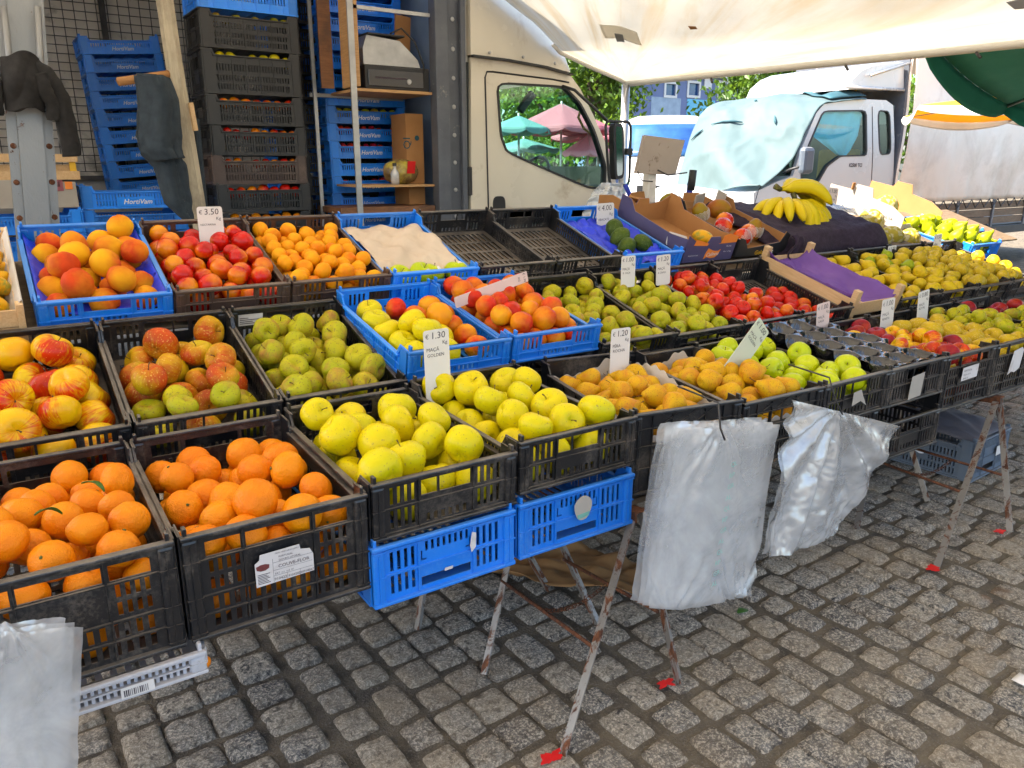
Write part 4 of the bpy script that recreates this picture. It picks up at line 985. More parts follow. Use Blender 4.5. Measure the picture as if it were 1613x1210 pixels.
b = MB(); b.grid(lambda u, v: (.36 + .045 * math.sin(v * 2.2) , .01 + u * .57, .06 + .10 * math.sin(v * 2.6) - .09 * max(v - .6, 0) * 2 + .006 * fbm((u * 9, v * 4, 0), 1.3, 1)), 40, 14, .001)
o = b.build('paper_liner', M['parchment'], smooth=True); o.matrix_world = mw; tag(o, 'white paper liner folded over the edge of the wooden crate', 'paper liner')

# ------------------------------------------------------------------ cartons at the back right
def carton(name, label, mw, W, L, H, t_, outm, inm, ends=None, sidecut=None, prints=None):
    """open cardboard box: four walls with cut profiles; outer faces printed, inner faces kraft"""
    th = thing(name, label, 'cardboard box'); th.matrix_world = mw
    ends = ends or [(0, 0), (W, 0), (W, H), (W * .72, H), (W * .66, H * .68), (W * .34, H * .68), (W * .28, H), (0, H)]
    sides = sidecut or [(0, 0), (L, 0), (L, H), (L * .86, H), (L * .80, H * .8), (L * .2, H * .8), (L * .14, H), (0, H)]
    for nm, P0, eu, pf, out in (('end_wall', (0, 0, 0), (1, 0, 0), ends, 1), ('end_wall', (W, L, 0), (-1, 0, 0), ends, 1), ('side_wall', (0, L, 0), (0, -1, 0), [(L - a, c) for a, c in sides][::-1], 1), ('side_wall', (W, 0, 0), (0, 1, 0), sides, 1)):
        b = MB(); b.poly(pf, [], P0, eu, (0, 0, 1), t_); b.build(nm, outm, th)
        b = MB(); eu_ = Vector(eu); en = eu_.cross(Vector((0, 0, 1)))
        b.poly([(a, c) for a, c in pf], [], Vector(P0) - en * (t_ * 1.02), eu, (0, 0, 1), t_); w_ = [o for o in th.children][-1]
        b.build('inner_face', inm, w_)
    b = MB(); b.box(.003, W - .003, .003, L - .003, 0, .004); b.build('base', inm, th)
    return th
mw = row_mat(2.925, 2.775, 1.165, TC, .15)
E1 = [(0, 0), (.37, 0), (.37, .13), (.25, .10), (.235, .135), (.165, .135), (.15, .10), (.06, .115), (0, .15)]
t = carton('fruit_carton', 'navy and orange open fruit carton with a leaf-shaped logo, beside the avocados', mw, .37, .55, .15, .003, M['carton_purple'], M['kraft'], E1,
           [(0, 0), (.55, 0), (.55, .165), (.47, .165), (.42, .115), (.12, .11), (0, .13)])
b = MB(); b.poly([(0, 0), (.02, .012), (.05, .004), (.085, .006), (.105, .02), (.115, .052), (.095, .042), (.06, .046), (.02, .062), (.008, .04)], [], (.15, -.0035, .012), (1, 0, 0), (0, 0, 1), .0006); o = b.build('logo', M['orangeink'], t)
b = MB(); b.text('Calinou', .030, (.162, -.0048, .027), (1, 0, .06), (0, 0, 1), shear=.25); b.build('lettering', M['whiteink'], o)
b = MB(); b.text('FRUTAS', .011, (.30, -.004, .075), (1, 0, 0), (0, 0, 1)); b.text('Cat I  12 kg', .012, (.29, -.004, .045), (1, 0, 0), (0, 0, 1)); b.text('PRODUCE OF SPAIN', .008, (.03, -.004, .035), (1, 0, 0), (0, 0, 1)); b.build('lettering', M['whiteink'], t)
b = MB(); b.poly([(.235, .095), (.37, .098), (.372, .13), (.30, .15), (.26, .14), (.25, .10)], [], (0, -.0036, 0), (1, 0, 0), (0, 0, 1), .0006); b.poly([(.05, .095), (.15, .088), (.16, .10), (.09, .12), (.06, .125)], [], (0, -.0036, 0), (1, 0, 0), (0, 0, 1), .0006); b.build('orange_flap', M['orangeink'], t)
one('papaya', mw @ Matrix.Translation((.22, .10, .09)), .045, 'yellow papaya behind the 5.50 card in the navy carton', rot=Euler((1.5, 0, .3)).to_matrix().to_4x4())
mw = row_mat(3.315, 2.775, 1.135, TC, .11)
t = carton('fruit_carton', 'black open fruit carton of mangoes wrapped in white foam nets', mw, .41, .55, .11, .003, M['carton_black'], M['kraft'],
           [(0, 0), (.41, 0), (.41, .11), (.37, .13), (.34, .07), (.08, .045), (.04, .10), (0, .11)], [(0, 0), (.55, 0), (.55, .14), (.46, .14), (.42, .095), (0, .10)])
b = MB(); b.text('Gold', .036, (.15, -.004, .006), (1, 0, 0), (0, 0, 1), bold=.0006); b.build('lettering', M['yellowink'], t)
b = MB(); b.text('Fruit', .036, (.235, -.004, .006), (1, 0, 0), (0, 0, 1), bold=.0006); b.text('GOLD', .03, (-.0045, .13, .03), (0, -1, 0), (0, 0, 1), bold=.0008); b.build('lettering', M['whiteink'], t)
b = MB(); b.box(.345, .352, .47, .54, .03, .17); b.build('inner_flap', M['carton_white'], t)
def foamfruit(mw_, r, kind, label):
    o = one(kind, mw_, r, label, 'netted mangoes in the black carton')
    b = MB()
    for j in range(-7, 3):
        z0 = j * .12
        for s in (0,):
            pts = [((1.05 * math.sqrt(max(.02, 1 - (z0 * .75) ** 2)) + .03 * math.sin(k * math.pi)) * math.cos(k * math.pi / 12) * .9, 1.05 * math.sqrt(max(.02, 1 - (z0 * .75) ** 2)) * math.sin(k * math.pi / 12), z0 + .06 * math.cos(k * math.pi)) for k in range(25)]
            b.tube(pts, .02, 4, False)
    b.build('foam_net', M['card'], o, smooth=True)
for k, (x, y, z) in enumerate([(.09, .40, .09), (.10, .22, .085), (.20, .12, .08), (.30, .16, .08), (.20, .30, .075), (.12, .09, .07)]):
    foamfruit(mw @ Matrix.Translation((x, y, z)), .05, 'nect' if k % 3 else 'mango', 'red and yellow fruit in a white foam net in the black carton')
one('mango', mw @ Matrix.Translation((.26, .42, .10)), .06, 'bare dark mango lying at the back of the black carton', rot=Euler((1.3, .3, 1.0)).to_matrix().to_4x4())
# carton behind them, with a mango
mw = row_mat(3.10, 3.36, 1.30, R(8), .15)
t = carton('fruit_carton', 'tall brown carton with loose flaps standing behind the navy and black cartons', mw, .72, .34, .15, .003, M['kraft'], M['kraft'],
           [(0, 0), (.72, 0), (.72, .10), (.50, .10), (.46, .15), (.36, .155), (.33, .08), (.12, .07), (.04, .12), (0, .10)], [(0, 0), (.34, 0), (.34, .14), (.22, .16), (0, .12)])
b = MB(); b.M = Matrix.Translation((.06, .02, .16)) @ Euler((.1, .32, .5)).to_matrix().to_4x4(); b.box(0, .26, 0, .09, 0, .012); b.build('loose_flap', M['kraft'], t)
b = MB(); b.M = Matrix.Translation((.46, .0, .06)) @ Euler((.15, -.1, .2)).to_matrix().to_4x4(); b.box(0, .10, 0, .008, 0, .13); b.build('pale_flap', M['carton_white'], t)
one('mango', mw @ Matrix.Translation((.36, .10, .13)), .055, 'green-yellow mango in the tall brown carton', rot=Euler((1.4, .3, .4)).to_matrix().to_4x4())

# dark towel over raised crates, with bananas
for k, x in enumerate((3.80, 4.22)):
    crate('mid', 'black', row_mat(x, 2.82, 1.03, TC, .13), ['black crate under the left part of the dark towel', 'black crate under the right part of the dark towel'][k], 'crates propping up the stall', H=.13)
def towel(u, v):
    # u: along x, v: from front hem to back
    x = 3.66 + 1.10 * u; y = 2.77 + .66 * v
    z = 1.115 + .165 * v + .03 * math.sin(v * 3.1) * 1 + .02 * fbm((u * 4, v * 4, 0), 1.2, 8)
    e = max(0, .10 - v) / .10; z -= e * e * .10; y += e * .012
    l_ = max(0, .10 - u) / .10; z -= l_ * .09 * (1 - .3 * v); r_ = max(0, u - .9) / .1; z -= r_ * r_ * .09 * (1 + .3 * v)
    return (x + .01 * math.sin(v * 18), y - .02 * math.sin(u * 9) * e, z)
b = MB(); b.grid(towel, 90, 60, .010); o = b.build('dark_towel', M['towel_purple'], smooth=True, origin=(4.2, 3.0, 1.2)); tag(o, 'dark plum terry towel spread over crates under the bananas', 'towel')
b = MB()
b.grid(lambda u, v: (3.68 + .14 * u + .03 * math.sin(v * 7), 2.735 + .05 * u - .012 * math.sin(u * 8 + v * 3), 1.13 - .15 * v - .03 * u * v + .01 * math.sin(u * 12)), 16, 20, .009)
b.build('hanging_corner', M['towel_purple'], o, smooth=True).location = (-4.2, -3.0, -1.2)
def banana_bunch(P, label, n_, spread, size, yaw, pitch_):
    t = thing('banana_bunch', label, 'bananas', P); t.rotation_euler = (pitch_, 0, yaw)
    for k in range(n_):
        a = (k - (n_ - 1) / 2) * spread; b = MB(); pts = []; rr = []
        lay = (k % 2) * .018
        for i in range(11):
            q = i / 10; ang = -.35 + q * 1.55
            rad = .12 * size
            x = rad * (math.cos(-.35) - math.cos(ang)) * 1.0; z = rad * (math.sin(ang) + math.sin(.35)) * -1
            L_ = q * .21 * size
            px = math.sin(a) * L_; pz = -.055 * size * math.sin(q * 2.7) * -1 + lay; py = -math.cos(a) * L_
            pts.append((px + .02 * math.sin(a) * math.sin(q * 3.1), py, pz))
            rr.append(size * (.004 if i == 0 else .008 if i == 1 else .007 if i == 10 else 0.027 * (math.sin(math.pi * (q * .86 + .10)) ** .45)))
        b.tube(pts, rr, 7); c = b.build('banana', M['f_banana'], t, smooth=True)
        b = MB(); b.tube([pts[-1], Vector(pts[-1]) + (Vector(pts[-1]) - Vector(pts[-2])).normalized() * .010], [.0068 * size, .004], 6); b.build('tip', M['bananatip'], c, smooth=True)
    b = MB(); b.tube([(0, .03 * size, .01), (0, -.004, .006)], [.013 * size, .010 * size], 7); b.build('crown', M['bananatip'], t, smooth=True)
ctr = at(1262, 330, 3.05)
banana_bunch(at(1236, 324, 3.14) + Vector((0, 0, .0)), 'flat bunch of bananas at the left on the dark towel', 5, .30, 1.3, R(-62), R(28))
banana_bunch(at(1228, 308, 3.20) + Vector((0, 0, .03)), 'greenish upper bunch of bananas standing at the back of the towel', 6, .22, 1.5, R(68), R(24))
banana_bunch(at(1250, 326, 3.12) + Vector((0, 0, .04)), 'large front bunch of bananas fanning towards the right on the towel', 8, .15, 1.45, R(14), R(62))

# melon carton, white carton, far back crates
mw = row_mat(4.80, 2.80, 1.115, R(12), .18)
t = carton('melon_carton', 'brown open carton of netted melons right of the towel', mw, .55, .62, .18, .003, M['kraft'], M['kraft'],
           [(0, 0), (.55, 0), (.55, .06), (.40, .03), (.15, .03), (0, .06)], [(0, 0), (.62, 0), (.62, .20), (.50, .20), (.40, .15), (.08, .05), (0, .05)])
for k, (x, y, z, rr) in enumerate([(.12, .14, .07, .075), (.28, .16, .075, .082), (.44, .12, .06, .075), (.18, .34, .09, .08), (.36, .38, .115, .088), (.12, .50, .11, .075)]):
    one('melon', mw @ Matrix.Translation((x, y, z)), rr, 'netted beige melon in the brown carton right of the towel', 'netted melons', rot=Euler((rnd.uniform(-.6, .6), rnd.uniform(-.6, .6), k)).to_matrix().to_4x4())
b = MB(); b.grid(lambda u, v: (-.20 + .32 * u, .34 + .22 * v, .205 + .035 * math.sin(u * 3.1) + .02 * fbm((u * 6, v * 6, 0), 1.5, 5) - .03 * u * u), 26, 16, .0008)
o = b.build('crumpled_film', M['bag'], smooth=True); o.matrix_world = mw; tag(o, 'crumpled clear plastic film between the towel and the melons', 'plastic film')
mw = row_mat(5.30, 3.02, 1.19, R(13), .15) @ Matrix.Rotation(R(6), 4, 'Z')
t = carton('fruit_carton', 'white open carton with brown inside and fine print, behind the melons', mw, .62, .60, .15, .003, M['carton_white'], M['kraft'],
           [(0, 0), (.62, 0), (.62, .07), (.5, .07), (.46, .04), (.16, .04), (.12, .07), (0, .07)], [(0, 0), (.60, 0), (.60, .21), (.42, .21), (.40, .255), (.28, .255), (.26, .19), (.10, .17), (0, .12)])
b = MB(); b.text('CARNES Y FRUTAS, S.A.', .022, (-.0045, .30, .09), (0, -1, -.05), (0, 0, 1)); b.text('Calle Mayor 14 Murcia', .018, (-.0045, .28, .065), (0, -1, -.05), (0, 0, 1)); b.build('lettering', M['ink'], t)
one('melon', mw @ Matrix.Translation((.22, .25, .12)), .085, 'netted melon half hidden in the white carton', rot=Euler((.3, .2, 1)).to_matrix().to_4x4())
b = MB(); b.box(-.02, .02, 0, .006, 0, .05); o = b.build('handle_flap', M['kraft'], t); o.location = (-.01, .42, .21)

# ------------------------------------------------------------------ boards and trestles that carry it all
def board(P, sx, sy, sz, tilt, label):
    b = MB(); b.box(0, sx, 0, sy, -sz, 0, .003); o = b.build('wooden_board', M['oldwood']); o.matrix_world = Matrix.Translation(P) @ Matrix.Rotation(tilt, 4, 'X'); tag(o, label, 'board', 'boards of the stall')
board((-.25, 1.64, .492), 2.5, .12, .02, 0, 'front plank under the left half of the front row')
board((-.25, 1.92, .492), 2.5, .12, .02, 0, 'rear plank under the left half of the front row')
board((2.62, 1.64, .415), .56, .12, .02, 0, 'front plank under the low black crate')
board((2.62, 1.92, .415), .56, .12, .02, 0, 'rear plank under the low black crate')
board((3.12, 1.62, .540), 1.8, .12, .02, 0, 'front plank under the right half of the front row')
board((3.12, 1.92, .545), 1.8, .12, .02, 0, 'rear plank under the right half of the front row')
board((-.25, 2.215, .692), 5.9, .58, .012, TB, 'long sloping board under the middle row')
board((-.40, 2.80, .972), 6.9, .60, .012, TC, 'long sloping board under the back row')
for xx in (.1, 1.9, 3.7, 5.2):
    for yy, zz in ((2.36, .72), (2.72, .83), (2.92, .99), (3.30, 1.12)):
        b = MB(); b.box(xx, xx + .04, yy, yy + .04, 0, zz - .02); o = b.build('wooden_post', M['oldwood'], origin=(xx, yy, 0))
        tag(o, 'weathered square post under the stall boards', 'post', 'posts under the stall boards')
def angle_leg(b, p0, p1, w_=.022):
    p0 = Vector(p0); p1 = Vector(p1); d = (p1 - p0).normalized(); a = Vector((0, -1, 0)); a = (a - d * a.dot(d)).normalized(); c = d.cross(a)
    b.add([p + q for p in (p0, p1) for q in (Vector((0, 0, 0)), a * w_, a * w_ + c * .004, a * .004 + c * .004, a * .004 + c * w_, c * w_)],
          [(0, 1, 7, 6), (1, 2, 8, 7), (2, 3, 9, 8), (3, 4, 10, 9), (4, 5, 11, 10), (5, 0, 6, 11), (5, 4, 3, 2, 1, 0), (6, 7, 8, 9, 10, 11)])
def trestle(label, af, ar, fl, fr, rl, rr, chain=True):
    o0 = Vector(((fl[0] + fr[0]) / 2, (fl[1] + rl[1]) / 2, 0))
    t = thing('trestle', label, 'trestle', o0, 'rusty steel trestles under the stall')
    P = lambda p: Vector(p) - o0
    F = {k: P((*v, 0)) for k, v in dict(fl=fl, fr=fr, rl=rl, rr=rr).items()}
    for k, top in (('fl', af), ('fr', af), ('rl', ar), ('rr', ar)):
        b = MB(); dx = Vector((-.012 if k[1] == 'l' else .012, 0, 0)); angle_leg(b, F[k], P(top) + dx, .025); b.build('leg', M['rust'], t)
    b = MB(); b.box(-.022, .022, 0, (Vector(ar) - Vector(af)).length + .06, -.006, 0); b.box(-.022, -.018, 0, (Vector(ar) - Vector(af)).length + .06, -.03, -.006)
    o = b.build('top_rail', M['rustbar'], t); o.location = P(af) + Vector((0, -.03, .012)); o.rotation_euler = (math.atan2(ar[2] - af[2], ar[1] - af[1]), 0, -math.atan2(ar[0] - af[0], ar[1] - af[1]))
    for s in 'lr':
        q0 = F['f' + s].lerp(P(af), .42); q1 = F['r' + s].lerp(P(ar), .45)
        b = MB(); b.tube([q0, q1], .006, 7); b.build('cross_brace', M['rustbar'], t, smooth=True)
    if chain:
        c0 = F['fl'].lerp(P(af), .42).lerp(F['rl'].lerp(P(ar), .45), .5); c1 = F['fr'].lerp(P(af), .42).lerp(F['rr'].lerp(P(ar), .45), .5); b = MB()
        for k in range(18):
            q = (k + .5) / 18; c = c0.lerp(c1, q) + Vector((0, 0, -.03 * math.sin(math.pi * q))); d = (c1 - c0).normalized() * .011
            side = Vector((0, .006, 0)) if k % 2 else Vector((0, 0, .006))
            b.tube([c - d, c - d * .5 + side, c + d * .5 + side, c + d, c + d * .5 - side, c - d * .5 - side, c - d], .0016, 5)
        b.build('chain', M['rustbar'], t, smooth=True)
    return t
trestle('rusty trestle with two red-marked feet in front of the brown paper', (1.43, 1.51, .535), (1.40, 2.02, .46), (1.04, 1.34), (1.51, 1.38), (1.04, 1.74), (1.50, 1.75))
trestle('rusty trestle with red-marked feet at the right, beside the grey crate', (3.53, 1.50, .53), (3.50, 1.98, .50), (2.84, 1.32), (3.41, 1.31), (2.89, 1.69), (3.42, 1.67))
trestle('dark trestle standing behind the others under the middle row at the left', (1.20, 2.20, .64), (1.20, 2.62, .74), (.98, 2.07), (1.49, 2.02), (1.0, 2.7), (1.45, 2.7), False)
trestle('dark trestle under the middle row at the far right', (4.62, 2.20, .66), (4.62, 2.6, .74), (4.40, 2.1), (4.88, 2.02), (4.4, 2.6), (4.88, 2.6), False)
def splash(P, sz, seed, label):
    rs = random.Random(seed); pts = []
    for k in range(40):
        a = k * math.pi / 20; r_ = sz * (.62 + .55 * mnoise.noise(Vector((math.cos(a) * 1.6 + seed * 5, math.sin(a) * 1.6, 0))) + .38 * abs(mnoise.noise(Vector((math.cos(a) * 6, math.sin(a) * 6, seed * 3)))) + rs.uniform(-.05, .10))
        pts.append((1.15 * r_ * math.cos(a), .8 * r_ * math.sin(a)))
    b = MB(); b.poly(pts, [], (P[0], P[1], .0075), (1, 0, 0), (0, 1, 0), .0015)
    tag(b.build('paint_mark', M['redpaint'], origin=(P[0], P[1], .0075)), label, 'paint mark')
splash((1.015, 1.335), .035, 1, 'red paint splash under the foremost trestle foot')
splash((1.475, 1.385), .03, 2, 'red paint splash beside the right foot of the first trestle')
splash((2.83, 1.31), .035, 3, 'red paint splash at the front foot of the right-hand trestle')
splash((3.37, 1.32), .03, 5, 'red paint splash at the far foot of the right-hand trestle')
# grey crate with a sheet on the ground
mw = Matrix.Translation((3.81, 1.67, .004)) @ Matrix.Rotation(R(3), 4, 'Z')
t = crate('bluedeep', 'greyplastic', mw, 'slate grey crate on the cobbles under the stall, covered with a dirty sheet', None, H=.21)
b = MB(); b.box(-.0105, -.0095, .20, .42, .06, .165); o = b.build('name_plate', M['greyplastic'], t)
b = MB(); b.text('MAC', .085, (-.011, .405, .085), (0, -1, 0), (0, 0, 1), bold=.002); b.build('lettering', M['whiteink'], o)
b = MB(); b.box(.24, .31, -.0135, -.0125, .09, .14); b.build('sticker', M['card'], t)
b = MB(); b.grid(lambda u, v: (.0 + u * .40, -.002 + v * .60, .205 + .06 * math.sin(u * 3.1) ** .5 * math.sin(v * 3.1) ** .5 + .02 * fbm((u * 3, v * 3, 0), 1.2, 3)), 24, 30, .003)
o = b.build('cover_sheet', M['greypaper'], smooth=True); o.matrix_world = mw; tag(o, 'dirty grey sheet bulging over the crate on the ground', 'sheet')
# brown paper under the stall
P4 = [onz(588, 884, .02), onz(1012, 948, .02), onz(1030, 900, .02), onz(846, 845, .02)]
b = MB(); b.grid(lambda u, v: (P4[0].lerp(P4[1], u)).lerp(P4[3].lerp(P4[2], u), v) + Vector((0, 0, .025 + .035 * fbm((u * 4, v * 3, 0), 1.4, 2))), 40, 20, .002)
tag(b.build('brown_paper', M['kraftpaper'], smooth=True, origin=tuple(P4[0])), 'crumpled brown packing paper on the cobbles behind the first trestle', 'packing paper')
b = MB(); p = onz(1170, 963, .012); b.grid(lambda u, v: (p.x + (u - .5) * .055, p.y + (v - .5) * .032 * math.sin(math.pi * (u * .9 + .05)), .014 + .006 * math.sin(u * 4)), 6, 4, .001)
tag(b.build('fallen_leaf', M['leaf'], smooth=True), 'small green leaf on the cobbles below the first hanging bags', 'leaf')
b = MB(); p = onz(1609, 1073, .012); b.grid(lambda u, v: (p.x + (u - .4) * .05, p.y + (v - .5) * .04, .014 + .004 * u), 3, 3, .001)
tag(b.build('paper_scrap', M['card'], smooth=True), 'white paper scrap on the cobbles at the right edge', 'paper scrap')

# ------------------------------------------------------------------ price cards
def card(tl, tr, bl, Y, lines, label, mk='card', sizes=None, back=0.0, t_=.002):
    TL, TR, BL = at(*tl, Y), at(*tr, Y), at(*bl, Y + back)
    eu = (TR - TL); wd = eu.length; eu.normalize(); dn = (BL - TL); ev = -(dn - eu * dn.dot(eu)); hh = ev.length; ev.normalize()
    O = TL - ev * hh; r = wd * .1; pts = []
    for cx, cy, a0 in ((wd - r, r, -90), (wd - r, hh - r, 0), (r, hh - r, 90), (r, r, 180)):
        for k in range(4): a = R(a0 + k * 30); pts.append((cx + r * math.cos(a), cy + r * math.sin(a)))
    b = MB(); b.poly(pts, [], O, eu, ev, t_); o = b.build('price_card', M[mk], origin=tuple(O)); tag(o, label, 'price card', 'handwritten price cards')
    b = MB(); s = wd
    for (txt, fx, fy, sz) in lines: b.text(txt, sz * s, O + eu * (fx * s) + ev * (hh - fy * s), eu, ev, t_ + .0006, bold=0.0, shear=.05)
    c = b.build('lettering', M['ink'], o); c.location = -Vector(O)
def std(price, l1, l2=''):
    L_ = [('\u20ac', .06, .30, .22), (price, .27, .32, .34), ('Kg', .72, .54, .18), (l1, .08, .76, min(.18, 1.0 / max(len(l1), 1)))]
    if l2: L_.append((l2, .10, .96, min(.18, 1.0 / len(l2))))
    return L_
card((309, 326), (349, 325), (313, 405), 3.18, std('3.50', 'NECTARINA'), 'tall white price card 3.50 standing in the red nectarines')
card((940, 321), (967, 319), (944, 372), 3.28, std('4.00', 'ABACATE'), 'white price card 4.00 behind the avocados')
card((979, 404), (1001, 402), (969, 455), 2.60, std('1.00', 'MA\u00c7\u00c3', 'B. CA\u00c7A'), 'white price card 1.00 leaning in the back of the russet heap')
card((1034, 403), (1056, 400), (1024, 452), 2.62, std('1.20', 'MA\u00c7\u00c3', 'A CAIXA'), 'white price card 1.20 leaning beside the small red apples')
card((666, 522), (706, 516), (666, 640), 2.02, std('1.30', 'MA\u00c7\u00c3', 'GOLDEN'), 'large white price card 1.30 for golden apples')
card((963, 519), (993, 515), (962, 600), 2.02, std('1.20', 'P\u00caRA', 'ROCHA'), 'white price card 1.20 for pears behind the paper-lined trays')
card((1196, 499), (1211, 524), (1101, 560), 1.80, std('1.00', 'MA\u00c7\u00c3', 'GOLDEN'), 'greenish white price card 1.00 slanting over the green-yellow apples', 'cardgreen')
card((829, 427), (832, 443), (711, 453), 2.50, [('\u20ac 1.90', .05, .5, .34), ('KG', .3, 1.1, .3)], 'pinkish price card lying across the back of the blue nectarine crate', 'cardpink')
card((1287, 480), (1307, 474), (1282, 540), 2.02, std('1.00', 'MA\u00c7\u00c3', 'GALA'), 'white price card 1.00 between the moulded tray and the red apples', 'cardpink')
card((1390, 473), (1410, 468), (1384, 528), 2.02, std('1.00', 'MA\u00c7\u00c3', 'REINETA'), 'white price card 1.00 standing in the round brown-yellow pears of the front row')
card((1447, 461), (1464, 455), (1447, 512), 2.02, std('0.80', 'MA\u00c7\u00c3', 'ROYAL'), 'white price card 0.80 above the green apples at the right of the front row')
card((1399, 388), (1412, 386), (1375, 416), 2.70, std('1.20', 'P\u00caRA'), 'white price card leaning at the back of the yellow pears')
card((1472, 370), (1484, 368), (1459, 402), 2.72, std('1.50', 'P\u00caRA'), 'white price card behind the round brown pears')
card((1306, 295), (1321, 297), (1289, 342), 3.34, std('1.00', 'BANANA'), 'cream price card 1.00 behind the bananas', 'cardpink')
card((1533, 360), (1544, 360), (1522, 386), 2.95, std('1.80', 'P\u00caRA'), 'white price card in the green pears at the right')
card((1053, 364), (1083, 373), (1049, 386), 2.93, [('\u20ac', .08, .2, .15), ('5.50', .3, .28, .26), ('PAPAIA', .12, .45, .15), ('Kg', .75, .5, .14)], 'small white price card 5.50 in the navy carton')

# ------------------------------------------------------------------ hanging bags
def bags(label, corners, Y, layers, seed, wr=.012, hook=None, fold=None, prints=None):
    """corners tl,tr,br,bl in photo points on the plane Y"""
    C4 = [at(*c, Y) for c in corners]; o0 = C4[0].copy(); t = thing('plastic_bags', label, 'plastic bags', o0, 'bunches of plastic bags hanging on the front crates')
    for k in range(layers):
        b = MB(); dy = .012 * (layers - 1 - k); sh = Vector((-.012 * (layers - 1 - k), 0, .006 * (layers - 1 - k))) * (.35 if fold else 1)
        def fn(u, v):
            p = (C4[0].lerp(C4[1], u)).lerp(C4[3].lerp(C4[2], u), v) + sh
            n1 = fbm((u * 2.2, v * 3.0, k * .4), 1.0, seed); n2 = fbm((u * 8, v * 5, k), 1.0, seed + 3); n3 = abs(fbm((u * 3 + v * 2, v * 3.5 - u, k * 2), 1.4, seed + 5))
            e_ = .3 * math.exp(-v * 9) + .5 * math.exp(-(1 - v) * 7) * (.3 + .8 * u); d = wr * (n1 * .35 - n3 * .9 * e_ + n2 * .30 * e_ - .8 * e_ * (1 - 2 * abs(mnoise.noise(Vector((u * 9 + v * 5, v * 16 - u * 4, seed + k * .3))))) ) - .02 * math.sin(math.pi * u) * v + .004 * math.sin(u * 9 + v * 2) * (1 - v)
            ex = 0
            for (u0, v0, am, nk) in ((.40, -.03, .007, 13), (.78, 1.06, .013, 12), (.15, 1.04, .006, 10)):
                an = math.atan2(u - u0, abs(v - v0) + .02); rd = math.hypot(u - u0, v - v0); d += am * math.sin(an * nk + 2 * math.sin(an * 5 + k)) * math.exp(-rd * 3.2) * min(rd * 8, 1)
            if fold:
                ax, ay = u - .36, v + .04; an = math.atan2(ax, ay); rd = math.hypot(ax, ay)
                d = .024 * math.sin(an * 15 + .9 * math.sin(an * 7)) * min(rd * 2.2, 1) * math.exp(-rd * .9) + .012 * n1 + .010 * (abs(n2) - .2); ex = 0
            return (p.x + ex - o0.x + .002 * n2, p.y + dy + d - o0.y, p.z - o0.z + .006 * math.sin(u * 7 + seed) * v * v)
        b.grid(fn, 60, 90); b.build('bag', M['bag'], t, smooth=True)
    if prints:
        b = MB(); 
        for q in range(12):
            v = .20 + q * .062; u = .46
            p = (C4[0].lerp(C4[1], u)).lerp(C4[3].lerp(C4[2], u), v) - o0
            b.text(['QL', 'RP', 'GR', 'AL'][q % 4], .020, p + Vector((0, -.034, 0)), (1, 0, .1), (0, 0, 1))
        b.build('printed_marks', M['greenink'], t)
    if hook:
        h0, h1, h2 = [at(*h, Y - .01) - o0 for h in hook]
        b = MB(); b.tube([h0 + Vector((0, .15, .02)), h0 + Vector((0, 0, .01)), h0.lerp(h1, .5) + Vector((-.004, -.012, 0)), h1 + Vector((0, -.015, 0)), h2 + Vector((0, -.02, 0))], .0028, 7); b.build('wire_hook', M['wire'], t, smooth=True)
    return t
bags('neat pad of clear white bags hanging in front of the tall pear crates', [(1068, 678), (1226, 668), (1184, 938), (1022, 958)], 1.34, 4, 3, .014, hook=[(1131, 640), (1128, 672), (1133, 690)], prints=True)
def fold2(u, v): return (.05 * math.sin(u * 6.0 + 1) * (v - .2) * (1 - v) * .6, .035 * math.sin(u * 17 + v * 3) * math.exp(-v * 1.2) - .03 * math.sin(u * 5))
bags('crumpled bunch of clear bags blown sideways in front of the green-yellow apples', [(1254, 632), (1420, 672), (1322, 846), (1212, 882)], 1.36, 2, 8, .026, hook=[(1306, 600), (1309, 628), (1318, 650)], fold=fold2)
bags('pad of clear white bags hanging in front of the small oranges at the bottom left', [(-70, 1000), (131, 987), (118, 1290), (-90, 1310)], 1.40, 3, 12, .010)

# ------------------------------------------------------------------ delivery truck with open box body
YT = 5.0
def pxpoly(pts, Y): return [(p.x, p.z) for p in (at(x, y, Y) for x, y in pts)]
def plate(parent, name, pts, holes, Y, t_, mat, taper=None):
    b = MB(); b.T = taper
    b.poly(pts if isinstance(pts[0][0], float) else pxpoly(pts, Y), [pxpoly(h, Y) for h in holes], (0, Y, 0), (1, 0, 0), (0, 0, 1), -t_)
    return b.build(name, mat, parent)
def roundloop(pts, r_frac=.25, n=4):
    out = []
    for i in range(len(pts)):
        p0 = Vector(pts[i - 1]); p1 = Vector(pts[i]); p2 = Vector(pts[(i + 1) % len(pts)])
        a = p1.lerp(p0, r_frac); c = p1.lerp(p2, r_frac)
        for k in range(n + 1):
            q = k / n; out.append(tuple(a.lerp(p1, q).lerp(p1.lerp(c, q), q)))
    return out
def inset(loop, d):
    cx = sum(p[0] for p in loop) / len(loop); cy = sum(p[1] for p in loop) / len(loop)
    out = []
    n = len(loop)
    for i in range(n):
        a = Vector(loop[i - 1]); b_ = Vector(loop[i]); c = Vector(loop[(i + 1) % n]); t_ = (c - a)
        if t_.length < 1e-6: out.append(tuple(b_)); continue
        t_.normalize(); nn = Vector((-t_.y, t_.x))
        if nn.dot(Vector((cx, cy)) - b_) < 0: nn = -nn
        out.append(tuple(b_ + nn * d))
    return out
